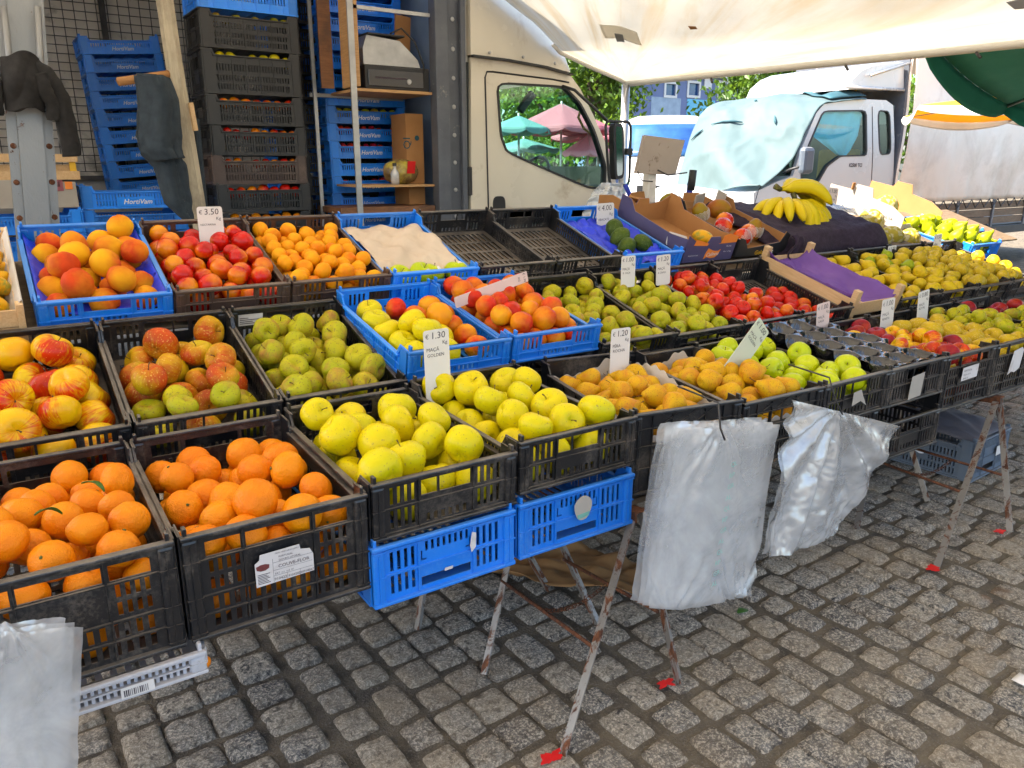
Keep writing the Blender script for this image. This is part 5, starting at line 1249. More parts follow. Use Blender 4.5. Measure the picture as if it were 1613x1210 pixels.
def delivery_truck():
    t = thing('delivery_truck', 'cream light truck with a wind deflector and an open box body full of stacked crates', 'truck')
    cab = bpy.data.objects.new('cab', None)
    side = [(742, 352), (742, 90), (800, 97), (860, 107), (898, 118), (914, 140), (934, 180), (956, 230), (966, 262), (972, 300), (976, 352)]
    win = roundloop([(781, 129), (889, 135), (914, 161), (937, 205), (955, 262), (953, 299), (925, 297), (797, 241), (787, 214)], .18, 3)
    inner = inset(win, 3.0)
    far_dy = 2.15
    b = MB(); b.poly(pxpoly(side, YT), [pxpoly(win, YT)], (0, YT, 0), (1, 0, 0), (0, 0, 1), -.035)
    cb_ = b.build('cab_side', M['cab_cream'], t)
    b = MB(); b.poly(pxpoly(side, YT), [pxpoly(win, YT)], (0, YT + far_dy, 0), (1, 0, 0), (0, 0, 1), -.035); b.build('cab_side', M['cab_cream'], t)
    b = MB(); b.poly(pxpoly(win, YT), [pxpoly(inner, YT)], (0, YT - .008, 0), (1, 0, 0), (0, 0, 1), -.05); g = b.build('window_gasket', M['rubber'], t)
    b = MB(); b.poly(pxpoly(inner, YT), [], (0, YT + .008, 0), (1, 0, 0), (0, 0, 1), -.004); b.build('window_glass', M['glass'], t)
    b = MB(); b.poly(pxpoly(inner, YT), [], (0, YT + far_dy + .01, 0), (1, 0, 0), (0, 0, 1), -.004); b.build('window_glass', M['glass'], t)
    S = pxpoly(side, YT); y0, y1 = YT + .036, YT + far_dy - .001
    b = MB()
    for i in (1, 2, 3): b.add([(S[i][0], y0, S[i][1]), (S[i + 1][0], y0, S[i + 1][1]), (S[i + 1][0], y1, S[i + 1][1]), (S[i][0], y1, S[i][1]), (S[i][0], y0, S[i][1] - .03), (S[i + 1][0], y0, S[i + 1][1] - .03), (S[i + 1][0], y1, S[i + 1][1] - .03), (S[i][0], y1, S[i][1] - .03)], [(0, 1, 2, 3), (7, 6, 5, 4), (0, 4, 5, 1), (2, 6, 7, 3)])
    b.build('roof', M['cab_cream'], t)
    b = MB()
    for i in (8, 9): b.add([(S[i][0], y0, S[i][1]), (S[i + 1][0], y0, S[i + 1][1]), (S[i + 1][0], y1, S[i + 1][1]), (S[i][0], y1, S[i][1]), (S[i][0] - .03, y0, S[i][1]), (S[i + 1][0] - .03, y0, S[i + 1][1]), (S[i + 1][0] - .03, y1, S[i + 1][1]), (S[i][0] - .03, y1, S[i][1])], [(0, 3, 2, 1), (4, 5, 6, 7)])
    b.box(S[9][0] - .25, S[9][0], y0, y1, .5, S[10][1] + .02); b.build('front_panel', M['cab_cream'], t)
    b = MB()
    for i in (5, 6, 7): b.add([(S[i][0], y0, S[i][1]), (S[i + 1][0], y0, S[i + 1][1]), (S[i + 1][0], y1, S[i + 1][1]), (S[i][0], y1, S[i][1])], [(0, 3, 2, 1)])
    b.build('windscreen', M['glass'], t)
    b = MB(); b.box(S[0][0], S[0][0] + .03, y0, y1, .6, S[1][1] - .03); b.box(S[0][0], S[10][0] - .01, YT, YT + far_dy, .55, 1.17); b.build('cab_rear_and_floor', M['interior'], t)
    # cab inside: dash, wheel, mirror, seat, visor
    b = MB(); b.box(3.95, 4.28, y0 + .05, y1 - .05, 1.17, 1.36, .02); b.build('dashboard', M['interior'], t)
    b = MB(); b.box(3.15, 3.35, y0 + .15, y0 + .75, 1.17, 1.75, .05); b.box(3.15, 3.7, y0 + .15, y0 + .75, 1.17, 1.30, .04); b.build('seat', M['interior'], t)
    b = MB(); c = Vector((3.86, YT + .5, 1.40)); b.tube([c + Vector((.10 * math.cos(a) * .8, .22 * math.sin(a), .18 * math.cos(a))) for a in [k * .3142 for k in range(21)]], .014, 6, False); b.tube([c, c + Vector((.25, 0, -.15))], .02, 6); b.build('steering_wheel', M['rubber'], t, smooth=True)
    mc = at(829, 161, YT + .5); b = MB(); b.M = Matrix.Translation(mc) @ Euler((0, R(-48), 0)).to_matrix().to_4x4(); b.box(-.10, .10, -.02, .02, -.035, .035, .015); b.build('inner_mirror', M['rubber'], t)
    b = MB(); b.tube([at(915, 172, YT + .08), at(911, 185, YT + .09), at(920, 203, YT + .09), at(930, 210, YT + .08)], .011, 7); b.build('grab_handle', M['kraft'], t, smooth=True)
    # door seam, handle
    b = MB(); q = [at(*p, YT - .002) for p in [(770, 352), (764, 122), (767, 113), (776, 113), (870, 125), (896, 130)]]; b.tube(q, .0065, 5); b.build('door_seam', M['rubber'], t)
    h = at(786, 322, YT); b = MB(); b.poly(roundloop([(-.055, -.10), (.055, -.10), (.055, .06), (-.055, .06)], .35), [], (h.x, YT - .006, h.z), (1, 0, 0), (0, 0, 1), -.02); b.build('door_handle', M['rubber'], t)
    # roof wind deflector
    F = [(742, 86), (741, 0), (738, -60), (748, -95), (790, -40), (806, -8), (846, 30), (876, 64), (892, 88), (901, 113)]
    Fp = pxpoly(F, YT - .02); b = MB()
    # lofted: side face curving inwards
    ys = [0, .02, .10, .35, 1.1, 1.85, 2.10, 2.18, 2.2]; ins = [.03, .0, .0, -.05, -.10, -.05, .0, .0, .03]
    base = Vector((Fp[0][0], 0, Fp[0][1])); vs = []
    for yy, s_ in zip(ys, ins):
        for x, z in Fp: vs.append((x - (x - base.x) * max(s_, 0) * 1.5 + (-s_ if x > base.x + .2 else 0), YT - .02 + yy, z - (z - base.z) * max(s_, 0)))
    n_ = len(Fp)
    fs = [tuple(range(n_))] + [tuple((len(ys) - 1) * n_ + k for k in range(n_))[::-1]]
    for j in range(len(ys) - 1):
        for k in range(n_): fs.append((j * n_ + k, (j + 1) * n_ + k, (j + 1) * n_ + (k + 1) % n_, j * n_ + (k + 1) % n_))
    b.add(vs, fs); d = b.build('wind_deflector', M['cab_cream'], t, auto=True)
    b = MB(); q = [at(*p, YT - .03) for p in [(744, 88), (800, 95), (860, 106), (901, 118)]]
    for i in range(3): b.bar(q[i], q[i + 1], .03, .016)
    b.build('edge_seal', M['rubber'], d)
    for x, y in ((771, 83), (824, 90), (874, 100)): b = MB(); p = at(x, y, YT - .035); b.M = Matrix.Translation(p) @ Matrix.Rotation(R(90), 4, 'X'); b.lathe([(0, .012), (.008, .010), (.012, 0), (0, 0)], 10); b.build('rivet', M['steel'], d)
    # big side mirror on its loop
    YM = 4.74; lp = roundloop([(953, 191), (994, 192), (991, 292), (960, 292)], .16, 3); b = MB(); P = [at(*p, YM) for p in lp]; b.tube(P + [P[0]], .011, 7, False)
    b.tube([at(886, 136, YT), at(905, 142, YM + .15), at(930, 165, YM + .05), at(956, 190, YM)], .012, 7); b.tube([at(962, 258, YT - .02), at(960, 292, YM)], .011, 6)
    m_ = b.build('mirror_arm', M['rubber'], t, smooth=True)
    b = MB(); b.poly(roundloop(pxpoly([(964, 193), (980, 196), (981, 280), (966, 284)], YM), .25), [], (0, YM - .02, 0), (1, 0, 0), (0, 0, 1), -.06); mh = b.build('mirror_housing', M['rubber'], t)
    b = MB(); b.poly(roundloop(pxpoly([(967, 199), (977, 201), (978, 275), (969, 278)], YM), .2), [], (0, YM - .021, 0), (1, 0, 0), (0, 0, 1), .002); b.build('mirror_glass', M['mirrorglass'], mh)
    b = MB(); p = at(990, 239, YM); b.M = Matrix.Translation(p); b.box(-.03, .03, -.02, .02, -.025, .025, .006); b.build('mirror_clamp', M['rubber'], m_)
    # wheels and chassis (below the stall line)
    for x, y in ((3.75, 5.1), (-.6, 5.1), (3.75, 6.9), (-.6, 6.9)):
        b = MB(); b.M = Matrix.Translation((x, y, .46)) @ Matrix.Rotation(R(90), 4, 'X'); b.lathe([(.2, -.14), (.44, -.14), (.46, -.10), (.46, .10), (.44, .14), (.2, .14), (.2, -.14)], 28); wh = b.build('wheel', M['rubber'], t, auto=True)
        b = MB(); b.M = Matrix.Translation((x, y, .46)) @ Matrix.Rotation(R(90), 4, 'X'); b.lathe([(0, .10), (.12, .12), (.2, .06), (.2, -.06), (0, -.06)], 20); b.build('rim', M['steel'], wh, auto=True)
    b = MB(); b.box(-1.6, 4.0, 5.5, 5.65, .5, .72); b.box(-1.6, 4.0, 6.5, 6.65, .5, .72); b.build('chassis', M['rubber'], t)
    # box body
    b = MB(); b.box(-1.7, 2.93, YT + .0, 8.2, .86, .95); b.build('floor', M['oldwood'], t)
    b = MB(); b.box(-1.7, 2.93, 8.15, 8.22, .951, 3.32); b.build('rear_wall', M['boxwall'], t)
    b = MB(); b.box(-1.6, 2.6, 8.11, 8.149, .951, 1.42); b.build('kick_panel', M['boxskirt'], t)
    b = MB(); b.box(-1.72, 2.95, YT - .02, 8.23, 3.321, 3.36); b.build('roof_panel', M['tarpgrey'], t)
    b = MB(); b.box(2.86, 2.93, YT + .12, 8.14, .951, 3.32); b.build('end_wall', M['frost'], t)
    b = MB(); b.box(-1.72, -1.66, YT + .12, 8.14, .951, 3.32); b.build('end_wall', M['boxwall'], t)
    b = MB(); b.box(2.70, 2.80, YT, YT + .10, .951, 3.32, .006); b.box(2.80, 2.92, YT + .03, YT + .10, .951, 3.32, .004); b.box(2.895, 2.932, YT - .01, YT + .029, .951, 3.32, .004)
    cpost = b.build('corner_post', M['darksteel'], t)
    b = MB(); b.M = Matrix.Rotation(R(90), 4, 'X'); b.lathe([(0, .006), (.013, .004), (.016, 0), (0, 0)], 10); rv = b.mesh('rivet', False, M['steel'])
    for k in range(12): o = bpy.data.objects.new('rivet', rv); COL.objects.link(o); o.parent = cpost; o.location = (2.85, YT + .028, 1.15 + k * .19)
    b = MB(); b.box(2.94, 2.975, YT + .04, YT + .09, .951, 3.3); b.build('door_strip', M['cream_strip'], t)
    b = MB(); b.box(2.936, 2.97, YT - .012, YT + .035, 1.30, 1.50, .004); b.build('hinge', M['rubber'], t)
    # wire mesh against the rear wall
    b = MB(); x0, x1, z0, z1 = -.8, 2.6, 1.46, 3.28
    for k in range(40): x = x0 + (x1 - x0) * k / 39; b.box(x - .0035, x + .0035, 8.080, 8.087, z0, z1)
    for k in range(27): z = z0 + (z1 - z0) * k / 26; b.box(x0, x1, 8.072, 8.0795, z - .0035, z + .0035)
    b.box(1.05, 1.10, 8.05, 8.07, z0, z1); b.build('wire_mesh', M['wire'], t)
    b = MB(); b.box(x0, x1, 8.04, 8.071, 1.385, 1.425); b.build('mesh_rail', M['wire'], t)
    return t
delivery_truck()

ORD = 'first second third fourth fifth sixth seventh eighth ninth tenth eleventh twelfth thirteenth fourteenth fifteenth sixteenth seventeenth eighteenth nineteenth twentieth'.split()
def stacked(x_right, y0, zs, style, matk, label, group, lean=0.0, x_scale=1.0, logo=False, peek=None, seed=0, yaw=0.0, stack='tall black'):
    out = []; rs = random.Random(seed); z = zs[0]
    pivot = Matrix.Translation((x_right, y0, zs[0])) @ Matrix.Rotation(lean, 4, 'Y')
    for k in range(len(zs) - 1):
        H = zs[k + 1] - zs[k] - .002
        Hq = round(H, 2)
        mw = pivot @ Matrix.Translation((rs.uniform(-.006, .006), rs.uniform(-.006, .006), zs[k] - zs[0])) @ Matrix.Rotation(R(90) + yaw + R(rs.uniform(-.8, .8)), 4, 'Z')
        lb = label(k) if callable(label) else label
        sty, mk = (style(k) if callable(style) else style), (matk(k) if callable(matk) else matk)
        c = crate(sty, mk, mw, lb, group, H=Hq); out.append(c)
        if logo and mk == 'blue':
            c2 = bpy.data.objects.new('logo', LOGO if Hq < .14 else LOGO); COL.objects.link(c2); c2.parent = c
            c3 = bpy.data.objects.new('name_plate', LPLATE); COL.objects.link(c3); c3.parent = c
            c4 = bpy.data.objects.new('paper_label', LPAPER); COL.objects.link(c4); c4.parent = c
        if peek and peek(k):
            kind, r = peek(k)
            n_ = int(.54 / (2 * r))
            for i in range(n_):
                if rs.random() < .12: continue
                one(kind, mw @ Matrix.Translation((.012 + r + rs.uniform(0, .012), .04 + r + i * 2.02 * r, Hq - .058 + r * .35 + rs.uniform(-.008, .012))), r, '%s peeping out of the %s crate from the bottom, %s stack' % (FR[kind][1], ORD[k], stack), 'fruit row %s in the %s stack' % (ORD[k], stack))
    return out
b = MB(); b.text('HortiVam', .042, (-.0065, .375, .028), (0, -1, 0), (0, 0, 1), bold=.0006, shear=.3); LOGO = b.mesh('logo', False, M['whiteink'])
b = MB(); b.box(-.0058, -.0043, .19, .41, .012, .072); LPLATE = b.mesh('name_plate', False, M['blue'])
b = MB(); b.box(.17, .22, -.0135, -.0125, .03, .085); LPAPER = b.mesh('paper_label', False, M['paper'])
def zline(px, ys, Y): return [at(px, y, Y).z for y in ys]
gs = 'crates stacked inside the truck'
zs = zline(400, [400, 333, 290, 245, 198, 150, 80, 20, -25, -80], 5.25)
zs = [zs[0]] + zs[1:]
stacked(at(482, 250, 5.25).x, 5.25, zs, lambda k: 'blue' if k > 6 else 'mid', lambda k: 'blue' if k > 6 else ('brownblack' if k in (2,) else 'blackclean'),
        lambda k: ['black crate hidden lowest in the tall black stack', 'second black crate from the bottom of the tall black stack, with orange fruit', 'brownish crate of red fruit low in the tall black stack', 'black crate with a blank plate in the middle of the tall black stack', 'black crate with a paper-edged tray in the tall black stack', 'black crate of yellow apples high in the tall black stack', 'deep black crate near the top of the tall black stack', 'blue crate topping the tall black stack', 'uppermost blue crate on the tall black stack'][k],
        gs, peek=lambda k: {0: ('orange', .034), 1: ('nect', .036), 2: ('nect', .030), 3: ('nect', .030), 4: ('nectpale', .034), 5: ('yellowapple', .034), 6: ('russet', .03)}.get(k), seed=4)
xr = at(641, 250, 5.55).x
stacked(xr, 5.55, [.955 + .122 * k for k in range(19)], 'blue', 'blue', lambda k: 'shallow blue crate with white lettering behind the shelf unit, ' + ORD[k] + ' from the bottom', 'blue crates stacked behind the shelf unit', logo=True, peek=lambda k: ('russet', .035) if k in (7, 8) else (('darkred', .03) if k in (3, 5, 6) else None), seed=6, lean=R(-.6), stack='blue shelf')
stacked(at(478, 250, 6.15).x + .42, 6.15, [.955 + .125 * k for k in range(18)], 'blue', 'blue', lambda k: 'blue crate in the narrow stack beside the tall black stack, ' + ORD[k] + ' from the bottom', 'blue crates in the narrow stack', seed=7)
stacked(at(500, 250, 5.85).x + .45, 5.80, [.955 + .17 * k for k in range(12)], 'mid', 'blackclean', lambda k: 'black crate glimpsed left of the blue lettered stack, ' + ORD[k] + ' from the bottom', 'black crates behind the blue stack', seed=8)
xs = at(276, 200, 7.6).x + .04
stacked(xs, 7.6, [at(200, 300, 7.6).z + .142 * k for k in range(10)], 'blue', 'blue', lambda k: 'shallow blue crate in the leaning stack behind the dark towel, ' + ORD[k] + ' from the bottom', 'blue crates in the leaning stack', lean=R(-4.5), logo=True, seed=9)
stacked(at(292, 320, 5.55).x, 5.55, [.955, 1.10, 1.245, 1.39], 'bluedeep', 'blue', lambda k: ['lowest wider blue crate under the leaning stack', 'middle wider blue crate under the leaning stack', 'upper wider blue crate right under the leaning stack'][k], gs, logo=True, seed=10)
stacked(at(128, 338, 5.5).x, 5.5, [.955, 1.11, 1.255], 'blue', 'blue', lambda k: ['lower blue crate left of the leaning stack', 'upper blue crate under the beige carton'][k], gs, seed=11)
# cartons and a slatted crate at the left
def simple_box(name, label, x0, x1, y0, y1, z0, z1, mat, cat='cardboard box'):
    b = MB(); b.box(x0, x1, y0, y1, z0, z1, .006); o = b.build(name, mat, origin=(x0, y0, z0)); tag(o, label, cat); return o
p0, p1 = at(-20, 325, 5.5), at(30, 283, 5.5)
o = simple_box('carton', 'beige carton with a purple mark left of the grey post', p0.x, p1.x, 5.5, 5.85, 1.26, p1.z, M['carton_white'])
b = MB(); b.text('UNIVE', .045, (.14, -.002, .05), (1, 0, 0), (0, 0, 1)); b.build('lettering', M['carton_purple'], o)
p0, p1 = at(82, 325, 5.5), at(119, 286, 5.5)
o = simple_box('carton', 'beige carton with pink and orange labels right of the grey post', p0.x, p1.x, 5.5, 5.85, 1.26, p1.z, M['carton_white'])
b = MB(); b.box(.0, .075, -.003, -.001, .10, .165); b.build('pink_label', M['pink'], o); b = MB(); b.box(.085, .125, -.003, -.001, .11, .155); b.build('orange_label', M['orangeink'], o)
b = MB(); [b.box(.012 + k * .006, .015 + k * .006, -.0045, -.0035, .125, .155) for k in range(8)]; b.build('bars', M['ink'], o)
p0, p1 = at(-20, 284, 5.5), at(121, 243, 5.5)
t = thing('slatted_crate', 'pale wooden slatted crate with yellow strips on the cartons at the left', 'crate', (p0.x, 5.5, p0.z))
for k, (za, zb) in enumerate(((0, .05), (p1.z - p0.z - .045, p1.z - p0.z))):
    b = MB(); b.box(0, p1.x - p0.x, 0, .012, za, zb); b.build('slat', M['wood'], t)
    b = MB(); b.box(0, p1.x - p0.x, .36, .372, za, zb); b.build('slat', M['wood'], t)
for fx in (.03, .32, .62, .9):
    b = MB(); b.box(fx * (p1.x - p0.x), fx * (p1.x - p0.x) + .035, .0125, .03, .0, p1.z - p0.z); b.build('upright', M['yellowink'] if fx in (.32, .9) else M['wood'], t)
b = MB(); b.box(0, p1.x - p0.x, .03, .36, .0, .012); b.box(0.01, p1.x - p0.x - .01, .035, .35, .012, p1.z - p0.z - .06); b.build('contents', M['wood'], t)

# shelf unit
def shelf_unit():
    x0 = at(527, 200, 5.08).x; x1 = at(562, 200, 5.02).x; x2 = 2.69
    zt = at(620, 143, 5.1).z; zm = at(620, 291, 5.1).z; zb = at(620, 325, 5.1).z
    t = thing('shelf_unit', 'steel and plywood shelf unit inside the truck by the corner post', 'shelf', (x0, 5.03, .951))
    def part(nm, mat, *box, bev=0.0):
        b = MB(); b.box(box[0] - x0, box[1] - x0, box[2] - 5.03, box[3] - 5.03, box[4] - .951, box[5] - .951, bev); return b.build(nm, mat, t)
    part('post', M['steel'], x0 - .012, x0 + .012, 5.40, 5.42, .951, 3.25); part('post', M['steel'], x1 - .02, x1 + .02, 5.03, 5.045, .951, 3.25)
    part('side_panel', M['ply'], x0 + .013, x1 - .03, 5.30, 5.315, zt + .01, 3.2)
    part('panel_edge', M['plyedge'], x1 + .021, x1 + .055, 5.05, 5.28, zt + .012, 3.2)
    part('top_shelf', M['plyedge'], x1 + .022, x2, 5.05, 5.50, zt - .018, zt); part('top_rail', M['steel'], x0, x2, 5.505, 5.525, zt - .03, zt - .005)
    part('middle_shelf', M['plyedge'], x1 + .022, x2, 5.05, 5.50, zm - .015, zm); part('bottom_shelf', M['ply'], x0, x2, 5.05, 5.5, zb - .04, zb)
    part('high_rail', M['steel'], x1, x2, 5.05, 5.07, at(600, 18, 5.05).z, at(600, 12, 5.05).z)
    # cash drawer and scale on the top shelf
    def holes(b): pass
    a0, a1 = at(576, 138, 5.09), at(676, 107, 5.09)
    d = thing('cash_drawer', 'black cash drawer with a round key lock on the plywood shelf', 'cash drawer', (a0.x, 5.09, zt + .002))
    w_, h_ = a1.x - a0.x, a1.z - a0.z
    b = MB(); b.box(0, w_, 0, .33, 0, h_, .008); b.build('housing', M['rubber'], d)
    b = MB(); b.box(.02, w_ - .05, -.008, -.0005, .02, h_ - .03, .003); b.build('drawer_front', M['blackpet'], d)
    b = MB(); b.box(.07, w_ - .18, -.012, -.0085, h_ * .45, h_ * .52); b.build('slot', M['ink'], d)
    b = MB(); b.M = Matrix.Translation((w_ * .66, -.009, h_ * .38)) @ Matrix.Rotation(R(90), 4, 'X'); b.lathe([(0, .008), (.016, .008), (.018, 0), (0, 0)], 14); b.build('lock', M['steel'], d)
    s0 = at(573, 105, 5.10); s = thing('weighing_scale', 'silver weighing scale upside down on the black cash drawer', 'scale', (s0.x, 5.10, zt + h_ + .004))
    b = MB(); b.poly([(0, 0), (.42, 0), (.40, .05), (.27, .16), (.03, .18), (.0, .10)], [], (0, .30, 0), (1, 0, 0), (0, 0, 1), .30); b.build('body', M['steel'], s)
    b = MB(); b.box(.03, .30, -.02, .32, .182, .195, .004); b.build('pan', M['rubber'], s)
    b = MB(); b.tube([(.20, .0, .20), (.28, -.01, .24), (.38, -.01, .16), (.44, -.01, .02), (.43, -.01, -.1)], .006, 6); b.build('cable', M['rubber'], s, smooth=True)
    # bag and bottle on the middle shelf
    c = at(638, 273, 5.15); b = MB(); b.M = Matrix.Translation((c.x, 5.22, zm + .085))
    b.grid(lambda u, v: ((.13 + .015 * fbm((u * 5, v * 5, 0), 1, 3)) * math.cos(u * 6.2832) * math.sin(v * math.pi) ** .7, .10 * math.sin(u * 6.2832) * math.sin(v * math.pi) ** .7, -.085 * math.cos(v * math.pi) + .012 * fbm((math.cos(u * 6.28) * 2, math.sin(u * 6.28) * 2, v * 4), 1.5, 2)), 30, 16)
    o = b.build('bread_bag', surf('bag_brown_film', (0.35, 0.24, 0.09), (0.12, 0.07, 0.03), 16, 0.2, bmp=.004, bscale=30, stain=(0.6, 0.5, 0.06), stain_scale=5), smooth=True, origin=(c.x, 5.22, zm)); tag(o, 'clear bag of brown nuts with a red label on the middle shelf', 'bag')
    b = MB(); b.M = Matrix.Translation((.03, -.105, .115)) @ Euler((.2, 0, .1)).to_matrix().to_4x4(); b.box(-.03, .035, -.004, .0, -.04, .045, .001); b.build('red_label', M['redpaint'], o)
    c = at(622, 275, 5.1); b = MB(); b.M = Matrix.Translation((c.x, 5.10, zm + .001)); b.lathe([(0, 0), (.030, 0), (.031, .07), (.028, .085), (.012, .105), (.012, .125), (0, .125)], 14); o = b.build('plastic_bottle', M['bag'], smooth=True, origin=(c.x, 5.10, zm)); tag(o, 'small clear plastic bottle beside the bag on the middle shelf', 'bottle')
    b = MB(); b.M = Matrix.Translation((0, 0, .126)); b.lathe([(0, 0), (.015, 0), (.015, .02), (0, .022)], 12); b.build('cap', M['rubber'], o)
    # folded cardboard leaning against the wall
    b = MB(); b.M = Matrix.Translation((2.52, 5.30, zt + .005)) @ Euler((0, R(4), R(10))).to_matrix().to_4x4(); b.box(0, .13, 0, .012, 0, .52); o = b.build('flat_cardboard', M['kraft'], origin=(2.52, 5.3, zt)); tag(o, 'folded brown cardboard standing on the top shelf behind the cash drawer', 'cardboard')
    b = MB(); b.box(2.55, 2.69, 5.20, 5.44, zm + .002, at(675, 180, 5.2).z, .003); o = b.build('carton', M['kraft'], origin=(2.55, 5.2, zm)); tag(o, 'tall brown carton at the right of the middle shelf', 'cardboard box')
    b = MB(); b.text('QI', .08, (2.58 - 2.55, -.003, .24), (0, 0, 1), (-1, 0, 0)); b.M = Matrix.Translation((.085, -.003, .32)) @ Matrix.Rotation(R(90), 4, 'X'); b.lathe([(0, .001), (.018, .001), (.018, 0)], 16); b.build('printed_mark', M['tarpdark'], o)
    b = MB(); b.box(2.56, 2.69, 5.20, 5.44, zb + .002, zm - .02, .003); o = b.build('carton', M['kraft'], origin=(2.56, 5.2, zb)); tag(o, 'low brown carton at the right of the bottom shelf', 'cardboard box')
shelf_unit()

# grey post with jacket, wooden pole with towel
YP = 4.55
a0, a1 = at(31, 0, YP), at(59, 345, YP); dd = (a0 - a1) / (a0.z - a1.z)
base = a1 - dd * a1.z; topp = a1 + dd * (3.4 - a1.z)
t = thing('steel_post', 'leaning grey steel channel post at the left with a jacket tied round it', 'post', base)
b = MB(); b.bar((0, 0, 0), topp - base, .105, .05, (0, 1, 0)); b.build('web', M['rustlight'], t)
for s in (-1, 1):
    b = MB(); off = Vector((s * .075, .03, 0)); b.bar(off, topp - base + off, .042, .06, (0, 1, 0)); b.build('flange', M['rustlight'], t)
    for q in (.33, .37, .42, .47): 
        b = MB(); p = (topp - base) * q; b.M = Matrix.Translation(p + Vector((s * .075, -.002, 0))) @ Matrix.Rotation(R(90), 4, 'X'); b.lathe([(0, .006), (.012, .004), (.014, 0), (0, 0)], 10); b.build('bolt', M['rustbar'], t)
for s in (-1, 1):
    q0, q1 = at(32 + 27 * s, 10, YP - .09), at(46 + 22 * s, 174, YP - .09); b = MB(); b.tube([q0 - base, q1 - base], .015, 8); b.build('hook_rod', M['rustlight'], t, smooth=True)
def smooth_path(P, n=6):
    P = [Vector(p) for p in P]; out = []
    for i in range(len(P) - 1):
        p0, p1, p2, p3 = P[max(i - 1, 0)], P[i], P[i + 1], P[min(i + 2, len(P) - 1)]
        for k in range(n):
            q = k / n; out.append(.5 * (2 * p1 + (p2 - p0) * q + (2 * p0 - 5 * p1 + 4 * p2 - p3) * q * q + (3 * p1 - p0 - 3 * p2 + p3) * q ** 3))
    return out + [P[-1]]
def limp(b, pts, ra, rb, seed=0, n=18):
    """flattened cloth sleeve along a path, with soft folds"""
    P = smooth_path(pts, 7); vs = []; fs = []; m = len(P)
    for i, p in enumerate(P):
        d = (P[min(i + 1, m - 1)] - P[max(i - 1, 0)]).normalized(); a = d.cross(Vector((0, 1, 0))).normalized(); c = a.cross(d)
        q = i / (m - 1); ra_ = ra[0] + (ra[1] - ra[0]) * q
        for k in range(n):
            t_ = 2 * math.pi * k / n; f_ = 1 + .16 * mnoise.noise(Vector((math.cos(t_) * 1.5, q * 7, math.sin(t_) * 1.5 + seed))) + .05 * math.sin(q * 34 + math.cos(t_) * 2)
            vs.append(p + a * math.cos(t_) * ra_ * f_ + c * math.sin(t_) * rb * f_)
    for i in range(m - 1):
        for k in range(n): fs.append((i * n + k, i * n + (k + 1) % n, (i + 1) * n + (k + 1) % n, (i + 1) * n + k))
    fs.append(tuple(range(n))[::-1]); fs.append(tuple((m - 1) * n + k for k in range(n)))
    return b.add(vs, fs)
def jk(u, v):
    wob = 6 * math.sin(u * math.pi)
    p = at(6 + 50 * u + 9 * v, 94 - wob + (80 + wob) * v + 4 * math.sin(u * 7), YP - .05)
    fold = .035 * mnoise.noise(Vector((u * 1.6, v * 2.2 + u, 4))) + .007 * math.sin(v * 9 + 3.0 * math.sin(u * 2.4 + .6))
    return (p.x, p.y - .035 - .055 * math.sin(u * math.pi) ** .6 - fold - .02 * math.sin(v * math.pi), p.z)
b = MB(); b.grid(jk, 36, 60, .02); j = b.build('jacket', M['darkcloth'], smooth=True, origin=tuple(at(40, 130, YP - .06))); tag(j, 'dark charcoal jacket tied round the grey post at the left', 'jacket')
jo = -at(40, 130, YP - .06)
b = MB(); limp(b, [at(54, 104, YP - .11), at(76, 122, YP - .13), at(92, 150, YP - .12), at(103, 195, YP - .10), at(114, 246, YP - .08)], (.036, .046), .022, 1); c = b.build('sleeve', M['darkcloth'], j, smooth=True); c.location = jo
b = MB(); limp(b, [at(60, 116, YP - .15), at(72, 145, YP - .15), at(82, 165, YP - .13), at(84, 190, YP - .12)], (.035, .028), .022, 2); c = b.build('hood_fold', M['darkcloth'], j, smooth=True); c.location = jo
b = MB(); limp(b, [at(-14, 112, YP - .1), at(-8, 140, YP - .12), at(-8, 180, YP - .1)], (.03, .035), .02, 3); c = b.build('sleeve', M['darkcloth'], j, smooth=True); c.location = jo
b = MB(); b.tube([at(12, 127, YP - .135), at(26, 130, YP - .165), at(52, 123, YP - .135)], .0035, 5); c = b.build('white_cord', M['card'], j, smooth=True); c.location = jo

YW = 4.35
w0, w1 = at(264, 0, YW), at(312, 345, YW); dd = (w0 - w1) / (w0.z - w1.z); base = w1 - dd * w1.z; topp = w1 + dd * (3.2 - w1.z)
b = MB(); b.tube([base.lerp(topp, k / 8) + Vector((.015 * math.sin(k * .8), 0, 0)) for k in range(9)], .040, 6); b.tube
pole = b.build('wooden_pole', M['polewood'], origin=tuple(base)); tag(pole, 'leaning cream wooden pole with a towel peg, in front of the truck', 'pole')
b = MB(); b.tube([at(186, 129, YW - .05) - base, at(268, 117, YW) - base], .020, 8); b.build('peg', M['kraft'], pole, smooth=True)
b = MB(); b.bar(at(300, 162, YW - .06) - base, at(308, 206, YW - .06) - base, .035, .02); b.build('nailed_block', M['wood'], pole)
def twl(u, v):
    xl = [(214, 118), (219, 160), (216, 215), (222, 240), (246, 262), (262, 318), (292, 345)]; xr_ = [(262, 128), (276, 160), (282, 215), (281, 235), (290, 262), (298, 318), (300, 350)]
    i = min(int(v * 6), 5); q = v * 6 - i; L_ = Vector(xl[i]).lerp(Vector(xl[i + 1]), q); R_ = Vector(xr_[i]).lerp(Vector(xr_[i + 1]), q); p2 = L_.lerp(R_, u)
    p = at(p2.x, p2.y, YW - .08); return (p.x, p.y - .05 * math.sin(u * 3.1) + .014 * math.sin(u * 8 + v * 3.5) * (.4 + v) + .012 * fbm((u * 5, v * 6, 0), 1.2, 2), p.z)
